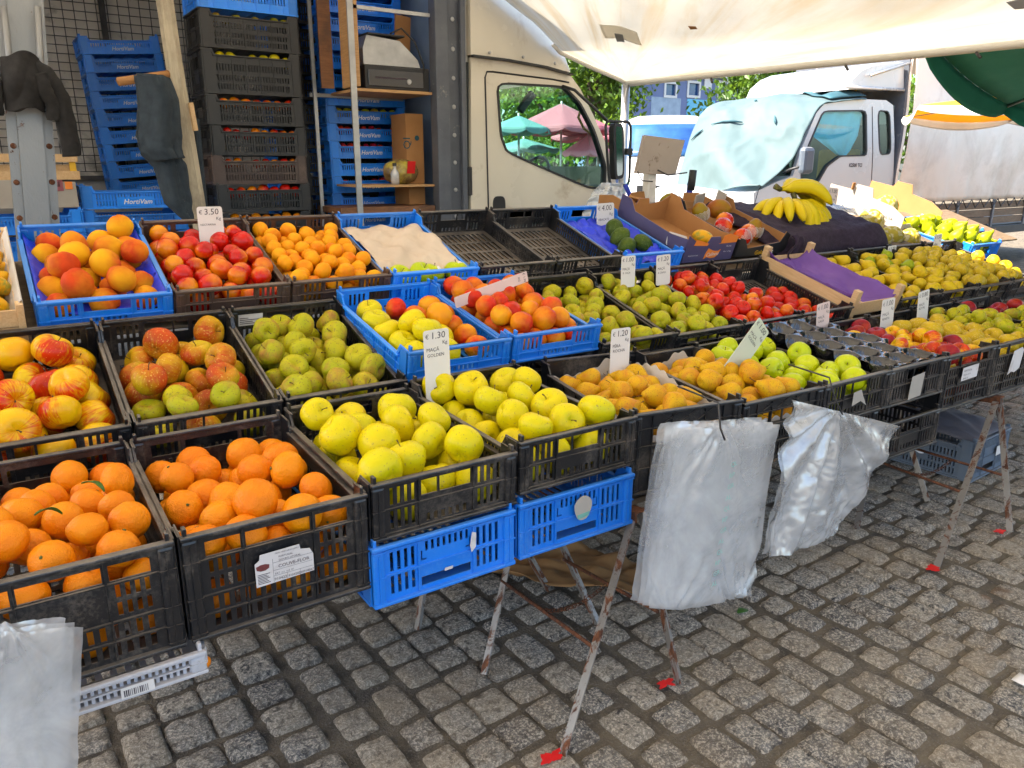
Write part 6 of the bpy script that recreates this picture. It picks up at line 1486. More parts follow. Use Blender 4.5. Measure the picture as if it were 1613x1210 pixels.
b = MB(); b.grid(twl, 44, 60, .014); tw = b.build('hanging_towel', M['towel_blue'], smooth=True, origin=tuple(at(250, 200, YW))); tag(tw, 'dark slate towel hanging from the peg on the wooden pole', 'towel')
b = MB(); b.grid(lambda u, v: tuple(Vector(twl(u * .95, v * .60)) + Vector((.005, -.05 - .02 * math.sin(u * 3), .004))), 30, 34, .012); c = b.build('front_fold', M['towel_blue'], tw, smooth=True); c.location = -at(250, 200, YW)
b = MB(); b.grid(lambda u, v: tuple(at(302 + 12 * u + 14 * v * (1 if u > .5 else .6), 188 + 150 * v, YW + .06) + Vector((0, .02 * math.sin(u * 9), 0))), 12, 20, .012); c = b.build('rear_fold', M['towel_blue'], tw, smooth=True); c.location = -at(250, 200, YW)

# ------------------------------------------------------------------ awning
YB = 4.93
BC = [at(*p, YB) for p in [(988, 129), (978, 123), (930, 102), (884, 80), (872, 67), (843, 36), (798, 0), (745, -45)]]
BX = [(p.x, p.z) for p in BC] + [(BC[-1].x - 1.0, BC[-1].z + .30), (-7.2, BC[-1].z + .9)]
BX.sort(); bxs = np.array([a for a, _ in BX]); bzs = np.array([c for _, c in BX]); XE = float(bxs[-1])
def aw(x, y):
    z = float(np.interp(x, bxs, bzs)); q = (YB - y) / 6.0
    z -= .10 * q * (x > -9)
    dx, dy = XE - x, YB - y; ang = math.atan2(dy, dx + 1e-6); rr = math.hypot(dx, dy)
    z += -.16 * math.sin(min(1, dx / 2.2) * math.pi) * math.sin(min(1, dy / 5.5) * math.pi) * (1 if dx < 2.2 else 0)
    z += .010 * math.sin(ang * 26) * min(rr, 1.6) * math.exp(-rr * .35) * (min(dy, .5) * 2) + .014 * fbm((x, y, 0), 1.3, 2) * min(dx * 2, 1)
    return z
t = thing('awning', 'large cream canvas awning with stained folds stretched over the stall', 'awning', (XE, YB, 2.2)); ao = Vector((XE, YB, 2.2))
b = MB(); b.grid(lambda u, v: (XE - (XE + 7.0) * (u ** 1.35) - ao.x, YB - 6.2 * v - ao.y, aw(XE - (XE + 7.0) * (u ** 1.35), YB - 6.2 * v) - ao.z), 90, 110, .004); b.build('canvas', M['canvas'], t, smooth=True)
b = MB(); b.tube([Vector((XE - .01, YB - 6.2 * k / 30, aw(XE - .01, YB - 6.2 * k / 30) - .02)) - ao for k in range(31)], .022, 8); b.build('eave_bar', M['cream_strip'], t, smooth=True)
b = MB(); b.tube([Vector((p.x, p.y + .01, p.z - .012)) - ao for p in BC[:5]], .016, 8); b.build('edge_hem', M['cream_strip'], t, smooth=True)
b = MB(); b.tube([Vector((XE - .03, YB - .02, 2.13)) - ao, Vector((XE - .03, YB - .02, 0)) - ao], .032, 12); b.build('pole', M['steel'], t, smooth=True)
b = MB(); b.tube([Vector((XE - .06, YB - .06, 2.10)) - ao, Vector((XE - .25, YB - .10, 1.3)) - ao], .004, 5); b.build('guy_cord', M['card'], t, smooth=True)
for k in (3, 6.5, 9, 14):
    b = MB(); y = YB - k * .3; b.tube([Vector((XE - .02, y, aw(XE, y) - .04)) - ao, Vector((XE - .05, y - .04, aw(XE, y) - .07)) - ao], .008, 6); b.build('tie', M['wire'], t, smooth=True)
def hit_aw(px, py):
    d = ray(px, py); E_ = Vector((0, 0, EYE)); lo = None
    for k in range(40, 900):
        p = E_ + d * (k * .01 / d.y)
        if p.y > YB or p.x > XE: break
        if p.z > aw(p.x, p.y): return p
    return E_ + d * (3.5 / d.y)
def awpatch(name, quad, mat, off):
    Q = [hit_aw(*q) for q in quad]; b = MB()
    def f(u, v):
        p = Q[0].lerp(Q[1], u).lerp(Q[3].lerp(Q[2], u), v); return (p.x - ao.x, p.y - ao.y, aw(p.x, p.y) - off - ao.z)
    b.grid(f, 10, 8, .001); return b.build(name, mat, t, smooth=True)
awpatch('canvas_patch', [(944, 35), (1003, 46), (1011, 69), (953, 57)], M['patch'], .010)
awpatch('patch_emblem', [(968, 47), (981, 50), (984, 61), (972, 60)], M['patchdark'], .016)
awpatch('stain_mark', [(1084, 38), (1096, 37), (1099, 42), (1088, 43)], M['kraft'], .010)
awpatch('canvas_patch', [(1586, -4), (1618, -14), (1622, 4), (1600, 7)], M['patchdark'], .010)

def parasol(label, P, rad, rise, mat, rim=None, n_=8, rot=0, val=.16, pole=True, ribm='steel', group=None, tilt=(0, 0)):
    t = thing('parasol', label, 'parasol', P, group); t.rotation_euler = (tilt[0], tilt[1], 0); z0 = P[2]; b = MB()
    def fn(u, v):
        a = rot + u * 2 * math.pi; k = (a - rot) / (2 * math.pi / n_); fr = k - math.floor(k); sag = 1 - .055 * math.sin(fr * math.pi)
        edge = math.cos(math.pi / n_) / math.cos((fr - .5) * 2 * math.pi / n_)
        r = rad * v * edge; return (r * math.cos(a), r * math.sin(a), rise * (1 - v) ** 1.0 - .02 * rad * math.sin(fr * math.pi) * v * v)
    b.grid(fn, n_ * 8, 10, .004); b.build('canopy', mat, t, smooth=True)
    b = MB()
    def fv(u, v):
        a = rot + u * 2 * math.pi; k = (a - rot) / (2 * math.pi / n_); fr = k - math.floor(k); edge = math.cos(math.pi / n_) / math.cos((fr - .5) * 2 * math.pi / n_)
        r = rad * edge; s_ = val * (.42 + .58 * math.sin(fr * math.pi) ** .5); return (r * math.cos(a) * (1 + .01 * v), r * math.sin(a) * (1 + .01 * v), -.02 * rad * math.sin(fr * math.pi) - v * s_)
    b.grid(fv, n_ * 12, 4, .003); b.build('valance', rim or mat, t, smooth=True)
    for k in range(n_):
        a = rot + k * 2 * math.pi / n_; b = MB(); b.tube([(rad * math.cos(a), rad * math.sin(a), -.012), (.04 * math.cos(a), .04 * math.sin(a), rise - .02)], .009, 6); b.build('rib', M[ribm], t, smooth=True)
    if pole: b = MB(); b.tube([(0, 0, rise + .05), (0, 0, -z0)], .025, 10); b.build('pole', M['steel'], t, smooth=True)
    return t
fh = Vector((math.sin(YAW), math.cos(YAW), 0)); rh = Vector((math.cos(YAW), -math.sin(YAW), 0))
def vp(c, l, z): p = fh * c + rh * l; return Vector((p.x, p.y, z))
parasol('dark green market parasol at the upper right, reaching over the awning edge', vp(4.6, 4.45, 2.11), 1.92, .40, M['greencloth'], rot=R(71.6), val=.17, tilt=(0, R(13)))
parasol('yellow parasol with a white border behind the green parasol', vp(7.7, 6.2, 2.06), 2.35, .28, M['yellowcloth'], M['whitecloth'], rot=R(12), val=.09)
parasol('pink parasol seen through the cream cab window, the largest of the far ones', vp(19, 1.16, 2.37), 1.25, .56, M['pink'], rot=.2, val=.12)
parasol('pale pink parasol seen low through the cream cab window', vp(19.5, 1.85, 1.85), .62, .40, M['palepink'], rot=.2, val=.1)
parasol('deep pink parasol behind the wing mirror, seen past the windscreen', vp(21, 2.25, 2.25), 1.3, .35, M['pink'], rot=.5, val=.1)
parasol('turquoise parasol seen at the left of the cream cab window', vp(18, .15, 2.32), .75, .28, M['tealshade'], rot=.4, val=.12)
parasol('turquoise parasol lower down behind the pink ones', vp(20.5, .3, 1.95), .9, .25, M['tealshade'], rot=.1, val=.1)

# plastic bag tied on the mirror
b = MB()
def mb_(u, v):
    xl = [(948, 288), (936, 305), (926, 325), (918, 350)]; xr_ = [(978, 288), (984, 305), (986, 325), (992, 350)]
    i = min(int(v * 3), 2); q = v * 3 - i; p2 = Vector(xl[i]).lerp(Vector(xl[i + 1]), q).lerp(Vector(xr_[i]).lerp(Vector(xr_[i + 1]), q), u)
    p = at(p2.x, p2.y, 4.66); return (p.x, p.y + .03 * math.sin(u * 13 + v * 2) + .03 * fbm((u * 4, v * 4, 0), 1.3, 6), p.z)
b.grid(mb_, 40, 30, .001); tag(b.build('plastic_bag', M['bag'], smooth=True, origin=tuple(at(955, 290, 4.66))), 'crumpled clear bag tied to the big wing mirror', 'plastic bag')

# weighing scale display behind the stall
YS = 3.75
c0 = at(1026, 330, YS); t = thing('market_scale', 'market scale seen from behind, stained square display on a pale column', 'scale', (c0.x, YS, .2)); so = Vector((c0.x, YS, .2))
b = MB(); q = [at(*p, YS - .03) for p in [(1003, 273), (1064, 276), (1079, 221), (1017, 213)]]; b.poly([(p.x - so.x, p.z - so.z) for p in q], [], (0, -.03, 0), (1, 0, 0), (0, 0, 1), -.03)
b.build('display_back', surf('scale_housing', (0.42, 0.35, 0.30), (0.36, 0.30, 0.25), 6, 0.5, stain=(0.2, 0.15, 0.11), stain_scale=18, stain_t=(0.62, 0.68)), t)
top = at(1027, 266, YS); b = MB(); b.box(-.035, .035, .0, .06, 0, top.z - so.z, .01); b.build('column', M['cream_strip'], t)
b = MB(); b.box(-.018, .018, -.008, -.0005, top.z - so.z - .12, top.z - so.z - .06, .002); b.box(-.018, .012, -.008, -.0005, top.z - so.z - .21, top.z - so.z - .17, .002); b.build('socket', M['card'], t)
b = MB(); b.tube([at(1004, 270, YS - .05) - so, at(1012, 285, YS - .06) - so, at(1028, 286, YS - .05) - so], .004, 6); b.tube([at(1036, 268, YS - .05) - so, at(1052, 276, YS - .06) - so, at(1082, 272, YS - .05) - so], .005, 6); b.build('cable', M['rubber'], t, smooth=True)
b = MB(); b.box(-.25, .25, -.1, .25, -.03, 0, .005); b.build('foot', M['cream_strip'], t)
b = MB(); b.box(so.x - .3, so.x + .3, YS - .15, YS + .3, 0, .168); tag(b.build('wooden_box', M['oldwood'], origin=(so.x, YS, 0)), 'weathered wooden box under the market scale', 'box')
b = MB(); b.tube([at(1092, 275, 3.9), at(1087, 290, 3.9), at(1084, 330, 3.9), at(1083, 345, 3.9)], [.018, .02, .022, .022], 8); o = b.build('bundled_strap', M['bluecloth'], smooth=True, origin=tuple(at(1084, 345, 3.9))); tag(o, 'blue strap tied upright behind the brown cartons', 'strap')
b = MB(); b.tube([Vector(at(1092, 268, 3.88)) - at(1084, 345, 3.9), Vector(at(1088, 300, 3.88)) - at(1084, 345, 3.9)], .026, 8); b.build('black_sleeve', M['rubber'], o, smooth=True)
b = MB(); b.tube([at(985, 292, 4.5), at(993, 310, 4.5), at(1006, 332, 4.5)], .018, 7); tag(b.build('blue_pole', M['bluecloth'], smooth=True), 'slanting blue pole below the wing mirror', 'pole')

# ------------------------------------------------------------------ white covered lorry at the right
YK = 6.0
def lorry():
    t = thing('covered_lorry', 'white lorry with a teal sheet over its windscreen and a grey tarpaulin body', 'lorry')
    side = [(1188, 420), (1187, 304), (1225, 286), (1249, 277), (1262, 235), (1286, 178), (1298, 164), (1354, 156), (1396, 158), (1407, 166), (1409, 220), (1403, 420)]
    win = roundloop([(1296, 174), (1365, 173), (1366, 246), (1324, 247), (1304, 262), (1289, 288), (1261, 291), (1261, 274), (1271, 232)], .12, 2)
    qw = roundloop([(1382, 173), (1402, 175), (1404, 243), (1385, 245)], .25, 3)
    for dy in (0, 1.6):
        b = MB(); b.poly(pxpoly(side, YK), [pxpoly(win, YK), pxpoly(qw, YK)], (0, YK + dy, 0), (1, 0, 0), (0, 0, 1), -.04); cs = b.build('cab_side', M['cab_white'], t)
        b = MB(); b.poly(pxpoly(win, YK), [pxpoly(inset(win, 2.2), YK)], (0, YK + dy - .006, 0), (1, 0, 0), (0, 0, 1), -.05); b.poly(pxpoly(qw, YK), [pxpoly(inset(qw, 1.6), YK)], (0, YK + dy - .006, 0), (1, 0, 0), (0, 0, 1), -.05); b.build('window_gasket', M['rubber'], t)
        b = MB(); b.poly(pxpoly(inset(win, 2.2), YK), [], (0, YK + dy + .015, 0), (1, 0, 0), (0, 0, 1), -.004); b.build('window_glass', M['glass'], t)
        b = MB(); b.poly(pxpoly(inset(qw, 1.6), YK), [], (0, YK + dy + .015, 0), (1, 0, 0), (0, 0, 1), -.004); b.build('window_glass', M['glass'], t)
    S = pxpoly(side, YK); b = MB(); y0, y1 = YK + .041, YK + 1.6
    for i in (5, 6, 7, 8, 9): b.add([(S[i][0], y0, S[i][1]), (S[i + 1][0], y0, S[i + 1][1]), (S[i + 1][0], y1, S[i + 1][1]), (S[i][0], y1, S[i][1])], [(0, 1, 2, 3)])
    b.build('roof', M['cab_white'], t)
    b = MB()
    for i in (0, 1, 2): b.add([(S[i][0], y0, S[i][1]), (S[i + 1][0], y0, S[i + 1][1]), (S[i + 1][0], y1, S[i + 1][1]), (S[i][0], y1, S[i][1])], [(0, 1, 2, 3)])
    b.build('bonnet', M['cab_white'], t)
    b = MB()
    for i in (3, 4): b.add([(S[i][0], y0, S[i][1]), (S[i + 1][0], y0, S[i + 1][1]), (S[i + 1][0], y1, S[i + 1][1]), (S[i][0], y1, S[i][1])], [(0, 1, 2, 3)])
    b.build('windscreen', M['glass'], t)
    zc = at(1330, 300, YK).z
    b = MB(); b.box(S[2][0], S[10][0] - .05, y0, y1 - .01, zc - .5, zc - .12); b.box(S[10][0] - .06, S[10][0] - .02, y0, y1 - .01, zc - .5, S[8][1] - .05); b.build('cab_inside', M['interior'], t)
    for k, (px, w_) in enumerate(((1318, .12), (1372, .12))):
        p = at(px, 250, YK + .45); b = MB(); b.box(p.x, p.x + .16, YK + .2, YK + .75, zc - .12, p.z + .12, .04); b.build('seat', M['seatcloth'], t)
    b = MB(); b.tube([at(*p, YK - .003) for p in [(1370, 345), (1375, 240), (1374, 168)]], .0045, 5); b.build('door_seam', M['rubber'], t); b = MB(); b.tube([at(*p, YK - .003) for p in [(1189, 320), (1195, 299), (1200, 292)]], .004, 5); b.build('bonnet_seam', M['rubber'], t)
    b = MB(); h = at(1356, 301, YK); b.poly(roundloop([(-.06, -.05), (.06, -.05), (.06, .05), (-.06, .05)], .25), [], (h.x, YK - .008, h.z), (1, 0, 0), (0, 0, 1), -.02); b.build('door_handle', M['rubber'], t)
    b = MB(); h = at(1364, 314, YK); b.M = Matrix.Translation((h.x, YK - .001, h.z)) @ Matrix.Rotation(R(90), 4, 'X'); b.lathe([(0, .006), (.014, .005), (.016, 0)], 12); b.build('key_lock', M['steel'], t)
    b = MB(); h = at(1337, 263, YK); b.text('K2500 TCI', .062, (h.x, YK - .002, h.z), (1, 0, 0), (0, 0, 1), bold=.0018); b.build('lettering', M['ink'], t)
    b = MB(); h = at(1270, 253, YK - .25); b.M = Matrix.Translation(h); b.box(-.10, .10, -.05, .05, -.15, .15, .045); mm = b.build('wing_mirror', M['greyplastic'], t)
    b = MB(); b.tube([at(1262, 262, YK - .25), at(1245, 267, YK - .12), at(1234, 272, YK)], .016, 7); b.build('mirror_arm', M['rubber'], mm, smooth=True)
    # curtain in the window
    def cur(u, v):
        xl = [(1296, 176), (1280, 215), (1292, 224), (1318, 244)]; xr_ = [(1358, 176), (1350, 215), (1338, 238), (1330, 248)]
        i = min(int(v * 3), 2); q = v * 3 - i; p2 = Vector(xl[i]).lerp(Vector(xl[i + 1]), q).lerp(Vector(xr_[i]).lerp(Vector(xr_[i + 1]), q), u)
        p = at(p2.x, p2.y, YK + .05); return (p.x, p.y + .015 * math.sin(u * 16), p.z)
    b = MB(); b.grid(cur, 30, 24, .004); b.build('curtain', M['tealcloth'], t, smooth=True)
    # roof fairing
    F = pxpoly([(1331, 141), (1338, 124), (1354, 109), (1372, 101), (1392, 98), (1424, 96), (1424, 142), (1390, 141)], YK + .02)
    ys = [0, .06, .25, .8, 1.35, 1.5, 1.56]; k_ = [.06, .01, .0, 0, .0, .01, .06]; vs = []
    cx, cz = F[5][0], F[6][1]
    for yy, s_ in zip(ys, k_):
        for x, z in F: vs.append((x + (cx - x) * s_, YK + .02 + yy, z + (cz - z) * s_))
    n_ = len(F); fs = [tuple(range(n_)), tuple((len(ys) - 1) * n_ + k for k in range(n_))[::-1]]
    for j in range(len(ys) - 1):
        for k in range(n_): fs.append((j * n_ + k, (j + 1) * n_ + k, (j + 1) * n_ + (k + 1) % n_, j * n_ + (k + 1) % n_))
    b = MB(); b.add(vs, fs); b.build('roof_fairing', M['cab_white'], t, auto=True)
    b = MB(); b.tube([at(*p, YK - .02) for p in [(1372, 119), (1438, 98)]], .016, 8); b.build('fairing_stay', M['steel'], t, smooth=True)
    b = MB(); b.tube([at(*p, YK + .0) for p in [(1332, 137), (1424, 142)]], .018, 6); b.build('fairing_lip', M['cab_white'], t, smooth=True)
    # body: headboard, tarpaulin, ropes, wooden side
    hx0, hx1 = at(1411, 250, YK).x, at(1424, 250, YK).x
    zb = at(1424, 321, YK).z; zt = at(1424, 70, YK).z
    b = MB(); b.box(hx0, hx0 + .06, YK - .02, YK + 1.7, .6, zt); b.build('headboard', M['darksteel'], t)
    xs_, xe_ = hx0 + .061, 16.0
    def tp(u, v):
        x = xs_ + (xe_ - xs_) * u; z = zb + (zt - zb) * v
        return (x, YK - .05 + .035 * math.sin(u * 60 + 2 * fbm((u * 9, v, 0), 1, 2)) * (1 - v) ** 2 * .8 - .07 * math.sin(v * math.pi) + .02 * fbm((u * 10, v * 3, 0), 1.2, 4), z + .012 * abs(math.sin(u * 60)) * (v < .01))
    b = MB(); b.grid(tp, 120, 24, .006); b.build('tarpaulin_side', M['tarpgrey'], t, smooth=True)
    b = MB(); b.box(xs_, xe_, YK - .04, YK + 1.75, zt, zt + .02); b.build('tarpaulin_top', M['tarpgrey'], t)
    b = MB(); b.grid(lambda u, v: (xs_ - .01 - .025 * math.sin(v * 9), YK - .05 + 1.75 * u, zb + (zt - zb) * v), 20, 20, .004); b.build('tarpaulin_front', M['tarpgrey'], t, smooth=True)
    b = MB(); P = []
    for k in range(60): P.append((xs_ + .12 + k * .13, YK - .075, zb + (.02 if k % 2 == 0 else -.10)))
    b.tube(P, .008, 5); b.build('lacing_rope', M['wire'], t, smooth=True)
    for k in range(3):
        b = MB(); b.box(xs_, xe_, YK - .03, YK - .005, zb - .13 - k * .115, zb - .025 - k * .115); b.build('side_plank', M['oldwood'], t)
    for k in range(5):
        x = xs_ + .55 + k * 1.05; b = MB(); b.box(x, x + .05, YK - .06, YK - .031, zb - .42, zb + .01, .004); b.build('stake', M['darksteel'], t)
    b = MB(); b.box(hx0 - .4, xe_, YK + .0, YK + 1.6, .55, zb - .38); b.box(xs_, xe_, YK - .06, YK + .0, zb - .52, zb - .40, .004); b.build('frame', M['rubber'], t)
    for x in (8.0, 12.5):
        for yy in (YK + .1, YK + 1.5):
            b = MB(); b.M = Matrix.Translation((x, yy, .42)) @ Matrix.Rotation(R(90), 4, 'X'); b.lathe([(0, -.12), (.38, -.12), (.42, -.08), (.42, .08), (.38, .12), (.2, .12), (.18, .06), (0, .06)], 26); b.build('wheel', M['rubber'], t, auto=True)
    # teal cover
    N_ = [(1366, 158), (1318, 159), (1292, 165), (1272, 203), (1250, 250), (1208, 284), (1196, 293)]
    F_ = [(1332, 141), (1240, 145), (1176, 155), (1132, 163), (1104, 182), (1080, 232), (1064, 322)]
    def cov(u, v):
        i = min(int(v * 6), 5); q = v * 6 - i
        def cr(L_):
            p0, p1, p2, p3 = [Vector(L_[max(0, min(6, i + k))]) for k in (-1, 0, 1, 2)]
            return .5 * (2 * p1 + (p2 - p0) * q + (2 * p0 - 5 * p1 + 4 * p2 - p3) * q * q + (3 * p1 - p0 - 3 * p2 + p3) * q ** 3)
        a = cr(N_); c = cr(F_); A_ = at(a.x, a.y, YK - .04); C_ = at(c.x, c.y, YK + 1.45); p = A_.lerp(C_, u)
        w_ = .05 * fbm((u * 2 + v * 1.2, v * 3, 0), 1.0, 3) + .045 * math.sin((u * 1.6 + v * 3.2) * 4.2 + 1.5 * fbm((u * 2, v * 2, 0), 1, 9)) * (.3 + v * .7) + .03 * (1 - abs(math.sin(u * 4 - v * 7 + 2 * fbm((u, v * 2, 0), 1, 6)))) ** 3
        bul = .10 * math.sin(u * math.pi)
        return (p.x - w_ * .8 - bul * .8, p.y - w_ * .4, p.z + w_ * .5 + bul * .3 - .10 * max(0, v - .88) * 8 * math.sin(u * 9) * .2)
    b = MB(); b.grid(cov, 70, 80, .010); o = b.build('windscreen_cover', M['tarpteal'], smooth=True, origin=tuple(at(1200, 250, YK))); tag(o, 'pale teal cloth sheet draped over the windscreen and roof of the white lorry', 'cover')
    b = MB(); b.grid(lambda u, v: tuple(Vector(cov(.03 + .9 * u, -.0 + .20 * v)) + Vector((.0, -.0, .03 + .035 * math.sin(u * 20) * math.sin(v * 3)))), 40, 8, .01); c = b.build('dark_hem', M['tarpdark'], o, smooth=True); c.location = -at(1200, 250, YK)
    for s0, s1 in (((.55, .60), (.80, .70)), ((.60, .42), (.68, .40)), ((.25, .55), (.30, .50)), ((.86, .74), (.96, .80))):
        P = [Vector(cov(s0[0] + (s1[0] - s0[0]) * q, s0[1] + (s1[1] - s0[1]) * q)) + Vector((-.015, -.01, .012)) for q in (0, .3, .6, 1)]; b = MB(); b.tube(P, [.006, .016, .012, .004], 5); c = b.build('torn_slit', M['tarpdark'], o, smooth=True); c.location = -at(1200, 250, YK)
    return t
lorry()

# ------------------------------------------------------------------ white van facing us
def van():
    c_ = 17.0; ctr = vp(c_, c_ * (1047 - 806.5) / FPX, 0); f = (-ctr).normalized(); f.z = 0; f.normalize(); ang = math.atan2(f.y, f.x) + R(90)
    t = thing('white_van', 'white van facing the stall with a blue-reflecting windscreen, behind the scale', 'van', ctr); t.rotation_euler = (0, 0, ang + R(4))
    prof = [(-.02, .35), (-.04, .62), (.0, .95), (.08, 1.25), (.35, 1.55), (.62, 1.66), (.70, 1.72), (1.35, 2.48), (1.55, 2.62), (2.2, 2.68), (4.6, 2.66), (4.9, 2.5), (4.95, .4)]
    def half(z): return 1.06 if z < 1.5 else 1.06 - (z - 1.5) * .14
    b = MB(); vs = []; fs = []; cols = [-1, -.96, -.75, -.3, .3, .75, .96, 1]
    for (y, z) in prof:
        for s in cols: vs.append((s * half(z), y + .28 * abs(s) ** 3 * (1 if y < 2 else 0), z - .10 * abs(s) ** 6))
    n_ = len(cols)
    for j in range(len(prof) - 1):
        for k in range(n_ - 1): fs.append((j * n_ + k, j * n_ + k + 1, (j + 1) * n_ + k + 1, (j + 1) * n_ + k))
    L_ = [j * n_ for j in range(len(prof))]; fs.append(tuple(L_)); fs.append(tuple([i + n_ - 1 for i in L_][::-1]))
    b.add(vs, fs); b.build('body', M['van_white'], t, auto=True)
    b = MB()
    def ws(u, v):
        z = 1.74 + .70 * v; s = (u * 2 - 1) * .90; y = .70 + (z - 1.72) * .855 + .28 * abs(s) ** 3 - .02; return (s * half(z), y - .01, z)
    b.grid(ws, 12, 6, .01); b.build('windscreen', M['blueglass'], t, smooth=True)
    for s in (-1, 1):
        b = MB(); b.box(s * .92 - .11, s * .92 + .11, .16, .25, 1.03, 1.25, .03); b.build('headlight', M['glass'], t)
        b = MB(); b.box(s * .98 - .08, s * .98 + .08, .20, .30, .72, .96, .02); b.build('indicator', M['amber'], t)
        b = MB(); b.box(s * 1.2 - .1, s * 1.2 + .1, .9, .98, 1.7, 2.05, .03); b.build('wing_mirror', M['rubber'], t)
        b = MB(); b.M = Matrix.Translation((s * .9, .95, .38)) @ Matrix.Rotation(R(90), 4, 'Y'); b.lathe([(0, -.12), (.34, -.12), (.38, -.08), (.38, .08), (.34, .12), (0, .12)], 24); b.build('wheel', M['rubber'], t, auto=True)
    b = MB(); b.tube([(-.5, .66, 1.72), (.1, .78, 1.78)], .012, 5); b.tube([(.1, .66, 1.72), (.6, .80, 1.78)], .012, 5); b.build('wiper', M['rubber'], t)
    b = MB(); b.box(-.7, .7, -.06, -.03, .95, 1.12, .01); b.build('grille', M['rubber'], t)
van()

# ------------------------------------------------------------------ far buildings and trees
def building():
    Yb = 38.0; p0, p1 = at(960, 118, Yb), at(1230, 118, Yb); zt = at(1100, 121, Yb).z
    t = thing('blue_building', 'long blue-grey building with square windows beyond the vans', 'building', (p0.x, Yb, 0)); W_ = p1.x - p0.x
    wins = [((1048, 150), (1064, 133)), ((1084, 150), (1101, 132)), ((1132, 150), (1148, 132))]
    hs = []
    for a, c in wins: A_, C_ = at(*a, Yb), at(*c, Yb); hs.append((A_.x - p0.x, C_.x - p0.x, A_.z, C_.z))
    b = MB(); b.panel(W_, zt, .3, hs, (0, .3, 0)); b.box(0, W_, .31, 9, 0, zt - .05); b.build('wall', M['wallblue'], t)
    for h in hs:
        b = MB(); x0, x1, z0, z1 = h; b.box(x0, x1, .12, .16, z0, z1); wd = b.build('window', M['blueglass'], t)
        b = MB(); b.panel(x1 - x0 + .3, z1 - z0 + .3, .05, [(.15, x1 - x0 + .15, .15, z1 - z0 + .15)], (x0 - .15, -.01, z0 - .15)); b.build('frame', M['cab_white'], wd)
    b = MB(); b.box(-.3, W_ + .3, -.4, 9.3, zt, zt + .3); b.build('roof', M['cab_white'], t)
    A_ = at(1108, 139, Yb); b = MB(); b.box(A_.x - p0.x, A_.x - p0.x + .7, -.08, -.02, A_.z, A_.z + .6); b.build('vent', M['cab_white'], t)
    for k in range(4):
        x = 3.5 + k * 3.2; b = MB(); b.box(x, x + 2.6, -.03, -.005, 0, at(1100, 157, Yb).z); b.build('garage_door', M['tealcloth'] if k % 2 else M['frost'], t)
    b = MB()
    A_ = at(1140, 121, Yb)
    for k in range(14): b.box(A_.x - p0.x, A_.x - p0.x + 1.0, -.25, -.18, .6 + k * .5, .68 + k * .5)
    for s in (0, .95): b.box(A_.x - p0.x + s, A_.x - p0.x + s + .07, -.33, -.251, .4, zt)
    b.build('ladder', M['steel'], t)
building()
def leafmat():
    m, n, l, b = newmat('tree_leaves')
    ge = n.new('ShaderNodeNewGeometry')
    col = ramp(n, l, ge.outputs['Random Per Island'], [(0, (0.03, 0.075, 0.008)), (.5, (0.07, 0.15, 0.014)), (1, (0.13, 0.24, 0.025))])
    l.new(col, b.inputs['Base Color']); b.inputs['Roughness'].default_value = .5
    tr = n.new('ShaderNodeBsdfTranslucent'); l.new(mix(n, l, .5, col, (0.22, 0.34, 0.02)), tr.inputs['Color'])
    ms = n.new('ShaderNodeMixShader'); ms.inputs[0].default_value = .4; l.new(b.outputs[0], ms.inputs[1]); l.new(tr.outputs[0], ms.inputs[2]); l.new(ms.outputs[0], n['Material Output'].inputs['Surface']); return m
M['leaves'] = leafmat(); M['bark'] = surf('tree_bark', (0.12, 0.09, 0.065), (0.07, 0.055, 0.04), 8, 0.9, bmp=.03, bscale=12)
def tree(label, P, hgt, rad, n_leaf, seed, size=.10, crown0=.25):
    rs = random.Random(seed); t = thing('broadleaf_tree', label, 'tree', P, 'trees beyond the market')
    b = MB(); b.tube([(0, 0, 0), (.05, .03, hgt * .3), (-.03, .05, hgt * .6), (.04, 0, hgt * .85)], [.17 * hgt / 5, .13 * hgt / 5, .09 * hgt / 5, .03], 9); tips = []
    for k in range(14):
        a = rs.uniform(0, 6.28); z0 = hgt * rs.uniform(crown0, .75); r_ = rad * rs.uniform(.5, .95); e = (r_ * math.cos(a), r_ * math.sin(a), min(z0 + rs.uniform(.2, .3) * hgt, hgt * .95))
        b.tube([(0, 0, z0), (e[0] * .5, e[1] * .5, (z0 + e[2]) / 2 - .1), e], [.05 * hgt / 5, .03 * hgt / 5, .01], 6); tips.append(Vector(e)); tips.append(Vector((e[0] * .55, e[1] * .55, (z0 + e[2]) / 2 + .2)))
    b.build('trunk', M['bark'], t, smooth=True)
    for k in range(10): a = rs.uniform(0, 6.28); tips.append(Vector((rad * .45 * math.cos(a), rad * .45 * math.sin(a), hgt * rs.uniform(crown0 + .1, 1.0))))
    V = []; F = []
    for k in range(n_leaf):
        c = tips[rs.randrange(len(tips))]; g = [rs.gauss(0, 1) for _ in range(3)]; q = c + Vector(g) * rad * .20
        s = size * rs.uniform(.6, 1.3); a = Vector([rs.gauss(0, 1) for _ in range(3)]).normalized(); d = a.orthogonal().normalized(); e = a.cross(d); i0 = len(V)
        V += [q - d * s, q - e * s * .5 + a * s * .1, q + d * s, q + e * s * .5 + a * s * .1]; F.append((i0, i0 + 1, i0 + 2, i0 + 3))
    me = bpy.data.meshes.new('crown'); me.from_pydata([tuple(v) for v in V], [], F); me.materials.append(M['leaves'])
    o = bpy.data.objects.new('crown', me); COL.objects.link(o); o.parent = t
def vpx(px, c): return vp(c, c * (px - 806.5) / FPX, 0)
tree('leafy tree directly behind the cream truck cab', vpx(925, 24), 6.2, 2.0, 8000, 1, .11, .2)
tree('leafy tree left of the blue building, further back than the one at the cab', vpx(880, 30), 7.5, 2.6, 7000, 2, .14, .15)
